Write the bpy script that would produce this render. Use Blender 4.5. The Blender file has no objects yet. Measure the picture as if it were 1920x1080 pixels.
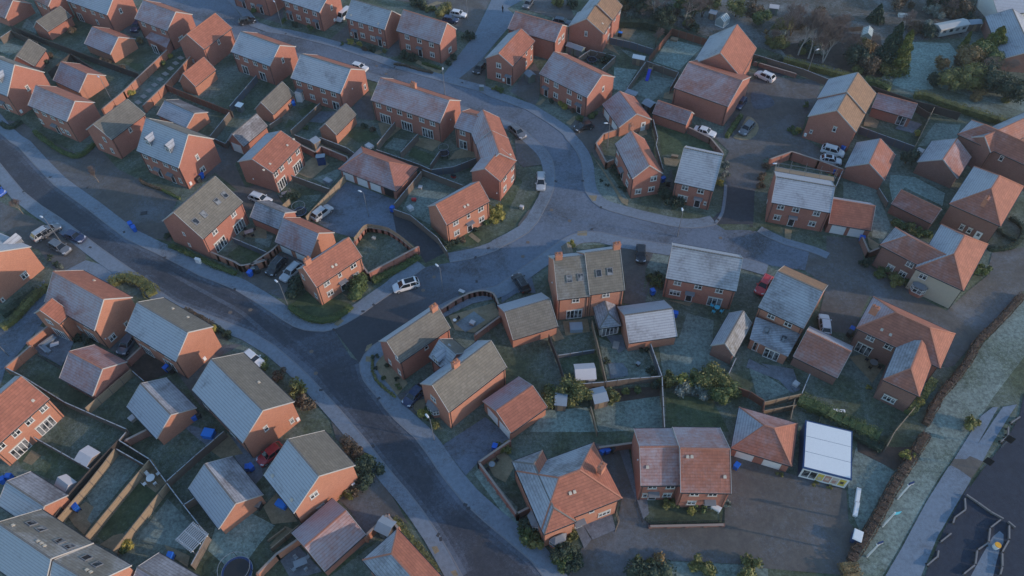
import bpy, bmesh, math, random
from mathutils import Vector, Matrix, noise
from math import sin, cos, pi, radians as rad
S = bpy.context.scene
COL = S.collection
random.seed(4)
# ---------------------------------------------------------------- camera, sky, sun, exposure (metres, z up, camera 98 m up)
cd = bpy.data.cameras.new('camera'); cam = bpy.data.objects.new('camera', cd); COL.objects.link(cam); S.camera = cam
cd.sensor_width = 36; cd.lens = 26.25; cd.clip_start = 1; cd.clip_end = 3000
M_ = Matrix(((0.999768,0.021547,-0.000000,0),(-0.016590,0.769770,-0.638106,0),(-0.013749,0.637958,0.769949,98),(0,0,0,1)))
cam.matrix_world = M_
SUN_EL, SUN_AZ = 14.5, -14.0            # azimuth measured anticlockwise from +x
w = bpy.data.worlds.new('World'); S.world = w; w.use_nodes = True
wn = w.node_tree.nodes; wl = w.node_tree.links
sky = wn.new('ShaderNodeTexSky'); sky.sky_type = 'NISHITA'; sky.sun_disc = False
sky.sun_elevation = rad(SUN_EL); sky.sun_rotation = rad(90 - SUN_AZ); sky.ozone_density = 3.0; sky.dust_density = 0.3; sky.air_density = 1.2
wl.new(sky.outputs[0], wn['Background'].inputs[0]); wn['Background'].inputs[1].default_value = 0.15
sd = bpy.data.lights.new('sun', 'SUN'); sun = bpy.data.objects.new('sun', sd); COL.objects.link(sun)
sd.energy = 1.6; sd.angle = rad(0.6); sd.color = (1.0, 0.77, 0.60)
e_, a_ = rad(SUN_EL), rad(SUN_AZ)
sun.rotation_euler = Vector((cos(e_)*cos(a_), cos(e_)*sin(a_), sin(e_))).to_track_quat('Z', 'Y').to_euler()
sun.location = (60, 60, 60)
S.view_settings.view_transform = 'Standard'; S.view_settings.look = 'None'; S.view_settings.exposure = 0.93
S.view_settings.gamma = 1.0; S.view_settings.use_curve_mapping = False

# ---------------------------------------------------------------- materials
MATS = {}
def nodes(name):
    m = bpy.data.materials.new(name); m.use_nodes = True
    nt = m.node_tree; b = nt.nodes['Principled BSDF']
    return m, nt, b
def N(nt, t, **k):
    n = nt.nodes.new(t)
    for a, v in k.items(): setattr(n, a, v)
    return n
def mixc(nt, f, a, b, blend='MIX'):
    n = N(nt, 'ShaderNodeMix', data_type='RGBA', blend_type=blend)
    for s, v in ((n.inputs[0], f), (n.inputs[6], a), (n.inputs[7], b)):
        if isinstance(v, bpy.types.NodeSocket): nt.links.new(v, s)
        elif isinstance(v, tuple): s.default_value = v + (1,) if len(v) == 3 else v
        else: s.default_value = v
    return n.outputs[2]
def mth(nt, op, a, b=0.0, clamp=False):
    n = N(nt, 'ShaderNodeMath', operation=op, use_clamp=clamp)
    for s, v in ((n.inputs[0], a), (n.inputs[1], b)):
        if isinstance(v, bpy.types.NodeSocket): nt.links.new(v, s)
        else: s.default_value = v
    return n.outputs[0]
def nz(nt, scale, detail=4, vec=None, rough=.6, dist=0.0):
    n = N(nt, 'ShaderNodeTexNoise'); n.inputs['Scale'].default_value = scale; n.inputs['Detail'].default_value = detail
    n.inputs['Roughness'].default_value = rough; n.inputs['Distortion'].default_value = dist
    if vec is None:
        g = nt.nodes.get('Geometry') or N(nt, 'ShaderNodeNewGeometry'); g.name = 'Geometry'; vec = g.outputs['Position']
    nt.links.new(vec, n.inputs['Vector'])
    return n.outputs['Fac']
def ramp(nt, f, lo, hi):
    n = N(nt, 'ShaderNodeMapRange'); n.interpolation_type = 'SMOOTHSTEP'
    n.inputs[1].default_value = lo; n.inputs[2].default_value = hi
    nt.links.new(f, n.inputs[0]); return n.outputs[0]
def bump(nt, b, h, s, d=0.05):
    n = N(nt, 'ShaderNodeBump'); n.inputs['Strength'].default_value = s; n.inputs['Distance'].default_value = d
    nt.links.new(h, n.inputs['Height']); nt.links.new(n.outputs[0], b.inputs['Normal'])
def plain(name, c, rough=.6, metal=0, var=.15, scale=3.0):
    if name in MATS: return MATS[name]
    m, nt, b = nodes(name)
    f = nz(nt, scale, 5)
    nt.links.new(mixc(nt, f, tuple(x*(1-var) for x in c), tuple(min(1, x*(1+var)) for x in c)), b.inputs['Base Color'])
    b.inputs['Roughness'].default_value = rough; b.inputs['Metallic'].default_value = metal
    MATS[name] = m; return m
TILE = {'R': (.34, .125, .08), 'G': (.155, .145, .125), 'D': (.12, .11, .115), 'P': (.33, .135, .10), 'T': (.27, .16, .095)}
def roofm(key):
    """key such as R70: tile colour and the percentage of the slope still under frost"""
    if ('roof', key) in MATS: return MATS[('roof', key)]
    t = TILE[key[0]]; fr = int(key[1:]) / 100.0
    m, nt, b = nodes('roof_tiles_' + key)
    uv = N(nt, 'ShaderNodeUVMap').outputs[0]
    sx = N(nt, 'ShaderNodeSeparateXYZ'); nt.links.new(uv, sx.inputs[0])
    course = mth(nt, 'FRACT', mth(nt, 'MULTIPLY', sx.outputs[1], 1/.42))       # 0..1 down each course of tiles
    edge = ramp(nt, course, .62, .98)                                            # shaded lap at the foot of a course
    tilec = mth(nt, 'FRACT', mth(nt, 'MULTIPLY', sx.outputs[0], 1/.33))
    rib = ramp(nt, mth(nt, 'ABSOLUTE', mth(nt, 'SUBTRACT', tilec, .5)), .3, .5)
    wn_ = N(nt, 'ShaderNodeTexWhiteNoise', noise_dimensions='2D')
    cmb = N(nt, 'ShaderNodeCombineXYZ')
    nt.links.new(mth(nt, 'FLOOR', mth(nt, 'MULTIPLY', sx.outputs[0], 1/.33)), cmb.inputs[0])
    nt.links.new(mth(nt, 'FLOOR', mth(nt, 'MULTIPLY', sx.outputs[1], 1/.42)), cmb.inputs[1])
    nt.links.new(cmb.outputs[0], wn_.inputs[0])
    c1 = mixc(nt, wn_.outputs[0], tuple(x*.86 for x in t), tuple(x*1.14 for x in t))
    c1 = mixc(nt, ramp(nt, nz(nt, .8, 6), .35, .75), c1, tuple(x*.78 for x in t))
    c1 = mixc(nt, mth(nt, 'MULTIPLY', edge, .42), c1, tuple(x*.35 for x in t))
    big = nz(nt, .22, 5, dist=.6); small = nz(nt, 2.2, 5)
    f = mth(nt, 'ADD', mth(nt, 'MULTIPLY', big, .5), mth(nt, 'MULTIPLY', small, .22))
    thr = .62 - fr*.42
    fm = ramp(nt, f, thr-.13, thr+.15)
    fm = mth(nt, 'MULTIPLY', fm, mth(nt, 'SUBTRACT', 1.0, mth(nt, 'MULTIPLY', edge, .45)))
    fm = mth(nt, 'MULTIPLY', fm, mth(nt, 'ADD', .72, mth(nt, 'MULTIPLY', small, .3)), True)
    fm = mth(nt, 'MULTIPLY', fm, .62 + .38*fr if key[0] != 'R' else .42 + .25*fr)
    frost = (.43, .46, .51) if key[0] != 'P' else (.40, .40, .45)
    nt.links.new(mixc(nt, fm, c1, frost), b.inputs['Base Color'])
    b.inputs['Roughness'].default_value = .75
    h = mth(nt, 'ADD', mth(nt, 'MULTIPLY', course, -.8), mth(nt, 'MULTIPLY', rib, .5))
    bump(nt, b, h, .5, .04)
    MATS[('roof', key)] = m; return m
def brickm(name, c):
    if name in MATS: return MATS[name]
    m, nt, b = nodes(name)
    uv = N(nt, 'ShaderNodeUVMap').outputs[0]
    br = N(nt, 'ShaderNodeTexBrick'); nt.links.new(uv, br.inputs[0]); br.inputs['Scale'].default_value = 1
    br.inputs['Brick Width'].default_value = .225; br.inputs['Row Height'].default_value = .075; br.inputs['Mortar Size'].default_value = .008
    br.inputs['Color1'].default_value = tuple(x*1.12 for x in c) + (1,); br.inputs['Color2'].default_value = tuple(x*.8 for x in c) + (1,)
    br.inputs['Mortar'].default_value = (c[0]*.9+.05, c[1]*.9+.08, c[2]*.9+.08, 1)
    f = ramp(nt, nz(nt, .7, 6), .3, .75)
    c2 = mixc(nt, mth(nt, 'MULTIPLY', f, .35), br.outputs[0], tuple(x*.7 for x in c))
    f2 = ramp(nt, nz(nt, 7, 3), .3, .7)
    c2 = mixc(nt, mth(nt, 'MULTIPLY', f2, .22), c2, tuple(min(1, x*1.3) for x in c))
    nt.links.new(c2, b.inputs['Base Color']); b.inputs['Roughness'].default_value = .85
    MATS[name] = m; return m
def groundm(name, c1, c2, frost=0.0, s=.12, fcol=(.23, .27, .28), rough=.9, fine=6.0, patch=.09, stain=None, mottle=.38, clear=None):
    """two tones of the surface itself, with a drifted layer of frost over the given share of it"""
    if name in MATS: return MATS[name]
    m, nt, b = nodes(name)
    a = mixc(nt, ramp(nt, nz(nt, s*6, 7), .3, .7), c1, c2)
    a = mixc(nt, mth(nt, 'MULTIPLY', ramp(nt, nz(nt, fine, 4), .35, .75), .45), a, tuple(x*.62 for x in c1))
    if stain: a = mixc(nt, mth(nt, 'MULTIPLY', ramp(nt, nz(nt, .25, 6, dist=1.5), .48, .68), .8), a, stain)
    if frost > 0:
        big = nz(nt, patch, 5, dist=.8); sm = nz(nt, 1.7, 6, rough=.7); tin = nz(nt, 7, 4)
        f = mth(nt, 'ADD', mth(nt, 'MULTIPLY', big, .8), mth(nt, 'ADD', mth(nt, 'MULTIPLY', sm, .42), mth(nt, 'MULTIPLY', tin, .42)))
        thr = 1.17 - frost*.62
        a = mixc(nt, mth(nt, 'MULTIPLY', ramp(nt, f, thr-.16, thr+.16), .88), a, fcol)
    if clear:
        vd = N(nt, 'ShaderNodeVectorMath', operation='DISTANCE'); nt.links.new(nt.nodes['Geometry'].outputs['Position'], vd.inputs[0]); vd.inputs[1].default_value = (clear[0], clear[1], 0)
        dd = mth(nt, 'ADD', vd.outputs['Value'], mth(nt, 'MULTIPLY', nz(nt, .3, 5), 8))
        a = mixc(nt, ramp(nt, dd, clear[2]+4, clear[3]+4), clear[4], a)
    tone = N(nt, 'ShaderNodeMix', data_type='RGBA', blend_type='MULTIPLY'); tone.inputs[0].default_value = 1
    mot = mth(nt, 'ADD', mth(nt, 'MULTIPLY', ramp(nt, nz(nt, 1.9, 7, rough=.75), .32, .68), mottle*.7), mth(nt, 'MULTIPLY', nz(nt, .45, 4), mottle*.8))
    mr = mth(nt, 'ADD', mot, 1.0 - mottle*.72); cb = N(nt, 'ShaderNodeCombineColor'); [nt.links.new(mr, cb.inputs[i]) for i in range(3)]
    nt.links.new(a, tone.inputs[6]); nt.links.new(cb.outputs[0], tone.inputs[7])
    nt.links.new(tone.outputs[2], b.inputs['Base Color']); b.inputs['Roughness'].default_value = rough
    bump(nt, b, nz(nt, fine*1.3, 4), .5, .06)
    MATS[name] = m; return m
def leafm(name, c1, c2):
    if name in MATS: return MATS[name]
    m, nt, b = nodes(name)
    f = ramp(nt, nz(nt, 1.1, 4), .38, .62)
    c = mixc(nt, f, c1, c2); c = mixc(nt, mth(nt, 'MULTIPLY', ramp(nt, nz(nt, 5, 3), .45, .7), .5), c, tuple(min(1, x*1.7) for x in c2))
    nt.links.new(c, b.inputs['Base Color']); b.inputs['Roughness'].default_value = .7
    MATS[name] = m; return m
def glassm():
    if 'glass' in MATS: return MATS['glass']
    m, nt, b = nodes('window_glass')
    nt.links.new(mixc(nt, ramp(nt, nz(nt, .9, 2), .42, .62), (.02, .024, .03), (.22, .23, .24)), b.inputs['Base Color'])
    b.inputs['Roughness'].default_value = .08
    MATS['glass'] = m; return m
WALL = {'brick': (.38, .145, .10), 'orange': (.44, .185, .115), 'brown': (.25, .12, .092), 'cream': (.52, .46, .36), 'pink': (.36, .15, .11), 'render': (.6, .6, .58)}
def M(k):
    if k in MATS: return MATS[k]
    if k == 'car_glass':
        m, nt, b = nodes(k); b.inputs['Base Color'].default_value = (.012, .016, .022, 1); b.inputs['Roughness'].default_value = .06; MATS[k] = m; return m
    if k.startswith('roof_'): return roofm(k[5:])
    if k.startswith('wall_'):
        n = k[5:]
        return plain(k, WALL[n], .85, 0, .1) if n in ('cream', 'render') else brickm(k, WALL[n])
    T = {'upvc': ((.74, .74, .72), .4), 'white': ((.78, .78, .76), .45), 'fascia': ((.43, .42, .41), .6), 'gutter': ((.03, .03, .035), .5), 'black': ((.018, .018, .02), .45),
         'stone': ((.48, .43, .36), .8), 'door_dark': ((.02, .022, .03), .35), 'lead': ((.16, .17, .19), .6), 'ridge_red': ((.40, .17, .11), .8), 'ridge_grey': ((.17, .155, .14), .8),
         'timber': ((.17, .135, .11), .9), 'timber_dark': ((.075, .062, .055), .9), 'timber_tan': ((.30, .225, .15), .9), 'timber_blue': ((.11, .125, .15), .85), 'timber_red': ((.20, .085, .055), .9),
         'coping': ((.34, .27, .23), .9), 'bin_blue': ((.01, .12, .55), .4), 'bin_dark': ((.03, .035, .04), .5), 'tyre': ((.015, .015, .016), .8), 'rim': ((.42, .43, .45), .35),
         'steel': ((.33, .35, .37), .4), 'lamp_head': ((.62, .66, .7), .5), 'rubber': ((.02, .02, .02), .8), 'bark': ((.10, .075, .055), .9), 'birch_bark': ((.42, .38, .34), .8),
         'twig': ((.17, .135, .125), .9), 'terracotta': ((.36, .15, .08), .8), 'plastic_blue': ((.02, .22, .75), .35), 'plastic_cyan': ((.10, .55, .72), .4), 'plastic_red': ((.55, .03, .03), .4),
         'orange_plastic': ((.85, .38, .02), .4), 'lamp_red': ((.35, .01, .01), .3), 'headlight': ((.6, .62, .65), .15), 'skin': ((.35, .2, .14), .6), 'cloth_dark': ((.02, .022, .03), .9),
         'canvas': ((.55, .52, .52), .8), 'shed_green': ((.17, .21, .18), .8), 'felt': ((.26, .31, .36), .9), 'greenhouse': ((.32, .38, .38), .25), 'yellow_green': ((.35, .4, .05), .6),
         'frost_top': ((.36, .38, .40), .8), 'slab': ((.30, .28, .26), .9), 'kerb': ((.20, .21, .23), .9), 'iron': ((.05, .05, .055), .7), 'paint': ((.55, .56, .56), .8), 'lime': ((.2, .5, .06), .6), 'sign_blue': ((.02, .06, .16), .5),
         'poster_yellow': ((.65, .5, .1), .5), 'poster_pale': ((.6, .52, .45), .5), 'poster_rose': ((.5, .28, .22), .5), 'navy': ((.015, .04, .13), .4), 'barrier': ((.20, .19, .19), .6), 'caravan': ((.42, .43, .42), .5), 'slide_blue': ((.03, .06, .55), .35)}
    c, r = T[k]
    return plain(k, c, r, .6 if k in ('steel', 'rim') else 0, .16 if 'timber' in k or k in ('bark', 'slab', 'stone') else .07)
def carpaint(name, c):
    if name in MATS: return MATS[name]
    m, nt, b = nodes(name)
    fr = mth(nt, 'MULTIPLY', ramp(nt, nz(nt, 1.6, 5), .4, .8), .12)
    nt.links.new(mixc(nt, fr, c, (.5, .52, .55)), b.inputs['Base Color'])
    b.inputs['Roughness'].default_value = .3; b.inputs['Coat Weight'].default_value = .5; b.inputs['Coat Roughness'].default_value = .12
    MATS[name] = m; return m

# ---------------------------------------------------------------- mesh helpers
class MB:
    def __init__(s): s.v = []; s.f = []; s.m = []; s.uv = []
    def face(s, pts, mi=0, uv=None):
        n = len(s.v); s.v += [tuple(p) for p in pts]; s.f.append(list(range(n, n+len(pts)))); s.m.append(mi)
        if uv is None:
            a = Vector(pts[0]); nrm = (Vector(pts[1])-a).cross(Vector(pts[2])-a)
            if abs(nrm.z) > .7*nrm.length: uv = [(p[0], p[1]) for p in pts]
            else:
                t = Vector((-nrm.y, nrm.x, 0)); t = t.normalized() if t.length else Vector((1, 0, 0))
                uv = [(Vector(p).dot(t), p[2]) for p in pts]
        s.uv += uv
    def prism(s, base, z0, z1, mi=0, top=None):
        """vertical prism over a counter-clockwise 2D outline; top may give other outline"""
        t = top or base; n = len(base)
        for i in range(n):
            j = (i+1) % n
            s.face([(*base[i], z0), (*base[j], z0), (*t[j], z1), (*t[i], z1)], mi)
        s.face([(*p, z1) for p in t], mi); s.face([(*p, z0) for p in reversed(base)], mi)
    def box(s, x0, y0, z0, x1, y1, z1, mi=0):
        s.prism([(x0, y0), (x1, y0), (x1, y1), (x0, y1)], z0, z1, mi)
    def hexa(s, p, mi=0):
        """eight corners: bottom four ccw, then top four"""
        for q in ((3, 2, 1, 0), (4, 5, 6, 7), (0, 1, 5, 4), (1, 2, 6, 5), (2, 3, 7, 6), (3, 0, 4, 7)): s.face([p[i] for i in q], mi)
    def bar(s, a, b, w, h=None, mi=0):
        a = Vector(a); b = Vector(b); h = h or w; d = (b-a).normalized()
        sd_ = d.cross(Vector((0, 0, 1)));
        if sd_.length < 1e-3: sd_ = Vector((1, 0, 0))
        sd_.normalize(); u = sd_.cross(d).normalized()
        q = [sd_*(-w/2)-u*h/2, sd_*(w/2)-u*h/2, sd_*(w/2)+u*h/2, sd_*(-w/2)+u*h/2]
        [s.face(f, mi) for f in
            ([a+q[0], a+q[3], a+q[2], a+q[1]], [b+q[0], b+q[1], b+q[2], b+q[3]],
             [a+q[0], a+q[1], b+q[1], b+q[0]], [a+q[1], a+q[2], b+q[2], b+q[1]], [a+q[2], a+q[3], b+q[3], b+q[2]], [a+q[3], a+q[0], b+q[0], b+q[3]])]
    def tube(s, a, b, r0, r1=None, n=8, mi=0, cap=True):
        a = Vector(a); b = Vector(b); r1 = r0 if r1 is None else r1; d = (b-a).normalized()
        x = d.orthogonal().normalized(); y = d.cross(x)
        A = [a+(x*cos(2*pi*i/n)+y*sin(2*pi*i/n))*r0 for i in range(n)]; B = [b+(x*cos(2*pi*i/n)+y*sin(2*pi*i/n))*r1 for i in range(n)]
        for i in range(n): s.face([A[i], A[(i+1) % n], B[(i+1) % n], B[i]], mi)
        if cap: s.face(A[::-1], mi); s.face(B, mi)
    def dome(s, c, rx, ry, rz, n=14, k=5, mi=0, full=False):
        rows = []
        for j in range(k+1):
            t = (pi/2)*j/k if not full else -pi/2+pi*j/k
            rows.append([(c[0]+rx*cos(t)*cos(2*pi*i/n), c[1]+ry*cos(t)*sin(2*pi*i/n), c[2]+rz*sin(t)) for i in range(n)])
        for j in range(k):
            for i in range(n): s.face([rows[j][i], rows[j][(i+1) % n], rows[j+1][(i+1) % n], rows[j+1][i]], mi)
    def mesh(s, name, mats, off=(0, 0, 0), smooth=False):
        me = bpy.data.meshes.new(name)
        o = off; me.from_pydata([(x-o[0], y-o[1], z-o[2]) for x, y, z in s.v], [], s.f)
        for m in mats: me.materials.append(M(m) if isinstance(m, str) else m)
        me.polygons.foreach_set('material_index', s.m)
        u = me.uv_layers.new(name='UVMap')
        u.data.foreach_set('uv', [c for p in s.uv for c in p])
        if smooth: me.polygons.foreach_set('use_smooth', [True]*len(s.f))
        me.update(); return me
    def obj(s, name, mats, parent=None, world=True, smooth=False, label=None):
        off = ABS(parent) if (parent and world) else (0, 0, 0)
        o = bpy.data.objects.new(name, s.mesh(name, mats, off, smooth)); COL.objects.link(o)
        if parent: o.parent = parent
        if label: o['label'] = label
        return o
def ABS(o):
    p = Vector(o.location)
    while o.parent: o = o.parent; p += o.location
    return p
def link(name, me, parent=None, loc=(0, 0, 0), rz=0, sc=None):
    o = bpy.data.objects.new(name, me); COL.objects.link(o); o.parent = parent; o.location = loc; o.rotation_euler = (0, 0, rz)
    if sc: o.scale = sc if isinstance(sc, tuple) else (sc, sc, sc)
    return o
def thing(name, label, cat, loc=(0, 0, 0), rz=0, group=None, kind=None):
    o = bpy.data.objects.new(name, None); COL.objects.link(o); o.empty_display_size = .5
    o.location = loc; o.rotation_euler = (0, 0, rz); o['label'] = label; o['category'] = cat
    if group: o['group'] = group
    if kind: o['kind'] = kind
    return o
def dup(o, loc, rz, label, group=None, sc=None):
    def cp(x, par):
        c = x.copy(); COL.objects.link(c); c.parent = par
        for ch in CH.get(x.name, ()): cp(ch, c)
        return c
    if o.name not in CH:
        def reg(x):
            CH[x.name] = list(x.children)
            for ch in x.children: reg(ch)
        reg(o)
    r = cp(o, None); r.location = loc; r.rotation_euler = (0, 0, rz); r['label'] = label
    if group: r['group'] = group
    if sc: r.scale = (sc, sc, sc)
    return r
CH = {}

# ---------------------------------------------------------------- ground sheets
def poly(name, mat, pts, z, cat=None, label=None):
    b = MB(); b.face([(x, y, z) for x, y in pts]); me = b.mesh(name, [mat])
    if me.polygons[0].normal.z < 0: me.flip_normals()
    o = bpy.data.objects.new(name, me); COL.objects.link(o); o['kind'] = 'structure'
    if label: o['label'] = label
    if cat: o['category'] = cat
    return o
def strip(name, mat, pts, off0, off1, z, thick=0, kind='structure', label=None, cat=None):
    """band beside a polyline, from off0 to off1 metres on its left (+) side"""
    b = MB(); P = [Vector(p) for p in pts]; n = len(P); L = []; R = []
    for i in range(n):
        d = (P[min(i+1, n-1)]-P[max(i-1, 0)]).normalized(); q = Vector((-d.y, d.x))
        L.append(P[i]+q*off0); R.append(P[i]+q*off1)
    for i in range(n-1):
        a, c, d, e = L[i], L[i+1], R[i+1], R[i]
        q = [a, c, d, e] if (c-a).cross(e-a) > 0 else [e, d, c, a]
        if thick: b.prism([tuple(x) for x in q], z-thick, z)
        else: b.face([(x.x, x.y, z) for x in q])
    o = b.obj(name, [mat]); o['kind'] = kind
    if label: o['label'] = label
    if cat: o['category'] = cat
    return o

# ---------------------------------------------------------------- windows and doors (local frame: x along wall, -y outwards, origin at centre)
WM = {}
def rect_ring(b, w, h, t, d0, d1, x0=0, z0=0):
    b.box(x0-w/2, d0, z0-h/2, x0+w/2, d1, z0-h/2+t); b.box(x0-w/2, d0, z0+h/2-t, x0+w/2, d1, z0+h/2)
    b.box(x0-w/2, d0, z0-h/2+t, x0-w/2+t, d1, z0+h/2-t); b.box(x0+w/2-t, d0, z0-h/2+t, x0+w/2, d1, z0+h/2-t)
def winmesh(k):
    if k in WM: return WM[k]
    fr = MB(); gl = MB(); st = MB()
    if k in ('W1', 'W2', 'W3', 'WN', 'FD', 'FS', 'F3', 'BF'):
        w, h, nx, tr = {'W1': (.68, 1.1, 1, 1), 'W2': (1.18, 1.1, 2, 1), 'W3': (1.78, 1.15, 3, 1), 'WN': (.5, .7, 1, 0), 'FD': (1.75, 2.1, 2, 0), 'FS': (2.6, 2.15, 4, 1), 'F3': (2.3, 2.15, 3, 0), 'BF': (3.4, 2.2, 4, 0)}[k]
        rect_ring(fr, w, h, .08, -.07, .04)
        for i in range(1, nx):
            x = -w/2+w*i/nx; fr.box(x-.05, -.065, -h/2+.08, x+.05, .035, h/2-.08)
        if tr and h < 1.5: fr.box(-w/2+.08, -.055, h*.16, w/2-.08, .03, h*.16+.05)
        gl.box(-w/2+.07, -.02, -h/2+.07, w/2-.07, .02, h/2-.07)
        sl_ = MB()
        if h < 1.5: sl_.box(-w/2-.1, -.1, -h/2-.09, w/2+.1, .02, -h/2-.005); st.box(-w/2-.1, -.03, h/2+.005, w/2+.1, .02, h/2+.17)
        else: st.box(-w/2-.1, -.03, h/2+.005, w/2+.1, .02, h/2+.17)
        parts = [('frame', fr, 'upvc'), ('pane', gl, glassm()), ('lintel', st, 'stone')]+([('sill', sl_, 'stone')] if sl_.f else []); root = 'french_door' if h > 1.5 else 'window'
    elif k == 'DR':
        fr.box(-.46, -.03, -1.03, .46, .03, 1.03); ring = MB(); rect_ring(ring, 1.1, 2.15, .09, -.06, .04)
        cn = MB(); cn.hexa([(-.8, -.75, 1.2), (.8, -.75, 1.2), (.8, 0, 1.2), (-.8, 0, 1.2), (-.75, -.7, 1.3), (.75, -.7, 1.3), (.75, 0, 1.5), (-.75, 0, 1.5)])
        gl.box(-.2, -.04, .3, .2, -.031, .75); hd = MB(); hd.box(.3, -.09, -.1, .36, -.03, .05)
        parts = [('leaf', fr, 'door_dark'), ('frame', ring, 'upvc'), ('pane', gl, glassm()), ('handle', hd, 'steel'), ('canopy', cn, 'lead')]; root = 'front_door'
    elif k == 'SD':
        fr.box(-.45, -.03, -1.0, .45, .03, 1.0); rect_ring(fr, 1.05, 2.12, .08, -.06, .04); gl.box(-.25, -.045, .1, .25, -.031, .75)
        parts = [('leaf', fr, 'upvc'), ('pane', gl, glassm())]; root = 'side_door'
    elif k == 'GD':
        fr.box(-1.12, -.02, -1.05, 1.12, .03, 1.05)
        for i in range(4): fr.box(-1.05, -.045, -.98+i*.5, 1.05, -.021, -.56+i*.5)
        ring = MB(); ring.box(-1.22, -.05, -1.05, -1.13, .02, 1.14); ring.box(1.13, -.05, -1.05, 1.22, .02, 1.14); ring.box(-1.13, -.05, 1.055, 1.13, .02, 1.14)
        parts = [('leaf', fr, 'white'), ('frame', ring, 'upvc')]; root = 'garage_door'
    elif k == 'GO':
        fr.box(-1.1, .0, -1.05, 1.1, .02, 1.05); parts = [('opening', fr, 'black')]; root = 'doorway_shade'  # flat black panel on the solid wall, standing in for the bay's dark inside
    elif k == 'MB':
        fr.box(-.24, -.2, -.3, .24, .02, .3); fr.hexa([(-.25, -.22, .301), (.25, -.22, .301), (.25, .02, .301), (-.25, .02, .301), (-.25, -.2, .33), (.25, -.2, .33), (.25, .02, .4), (-.25, .02, .4)])
        parts = [('box', fr, 'white')]; root = 'meter_box'
    elif k == 'LT':
        fr.box(-.08, -.14, -.1, .08, .02, .14); fr.box(-.03, -.2, .0, .03, -.141, .05); parts = [('lamp', fr, 'white')]; root = 'wall_lamp'
    elif k == 'BAY':
        o = [(-1.15, 0), (-.7, -.7), (.7, -.7), (1.15, 0)]
        fr.prism(o, -1.3, -.55, 0); rf = MB(); t = [(-.9, 0.02), (-.55, -.45), (.55, -.45), (.9, 0.02)]
        rf.prism([(-1.3, 0.01), (-.8, -.85), (.8, -.85), (1.3, 0.01)], .78, .9); rf.prism([(-1.25, 0.01), (-.76, -.8), (.76, -.8), (1.25, 0.01)], .902, 1.35, 0, [(-.6, .01), (-.4, -.1), (.4, -.1), (.6, .01)])
        gl.prism([(-1.1, 0), (-.66, -.65), (.66, -.65), (1.1, 0)], -.549, .775); ring = MB()
        for i in range(3):
            a, c = Vector(o[i]), Vector(o[i+1])
            for t_ in (0, .5, 1): p = a.lerp(c, t_); ring.box(p.x-.05, p.y-.04, -.545, p.x+.05, p.y+.05, .77)
            for z in (-.5, .3, .73): ring.bar((a.x, a.y, z), (c.x, c.y, z), .07)
        parts = [('wall', fr, 'wall_brick'), ('frame', ring, 'upvc'), ('pane', gl, glassm()), ('roof', rf, 'lead')]; root = 'bay_window'
    WM[k] = (root, [(n, b.mesh(n, [m])) for n, b, m in parts]); return WM[k]
def win(k, x, y, z, ang):
    root, parts = winmesh(k); ho = CUR; L = ABS(ho)
    r = link(root, parts[0][1], ho, (x-L.x, y-L.y, z-L.z), ang)
    for n, me in parts[1:]: link(n, me, r)
    return r
CUR = None
def house(name, label, cat, x, y, group=None):
    global CUR; CUR = thing(name, label, cat, (x, y, 0), 0, group); return CUR
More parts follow.
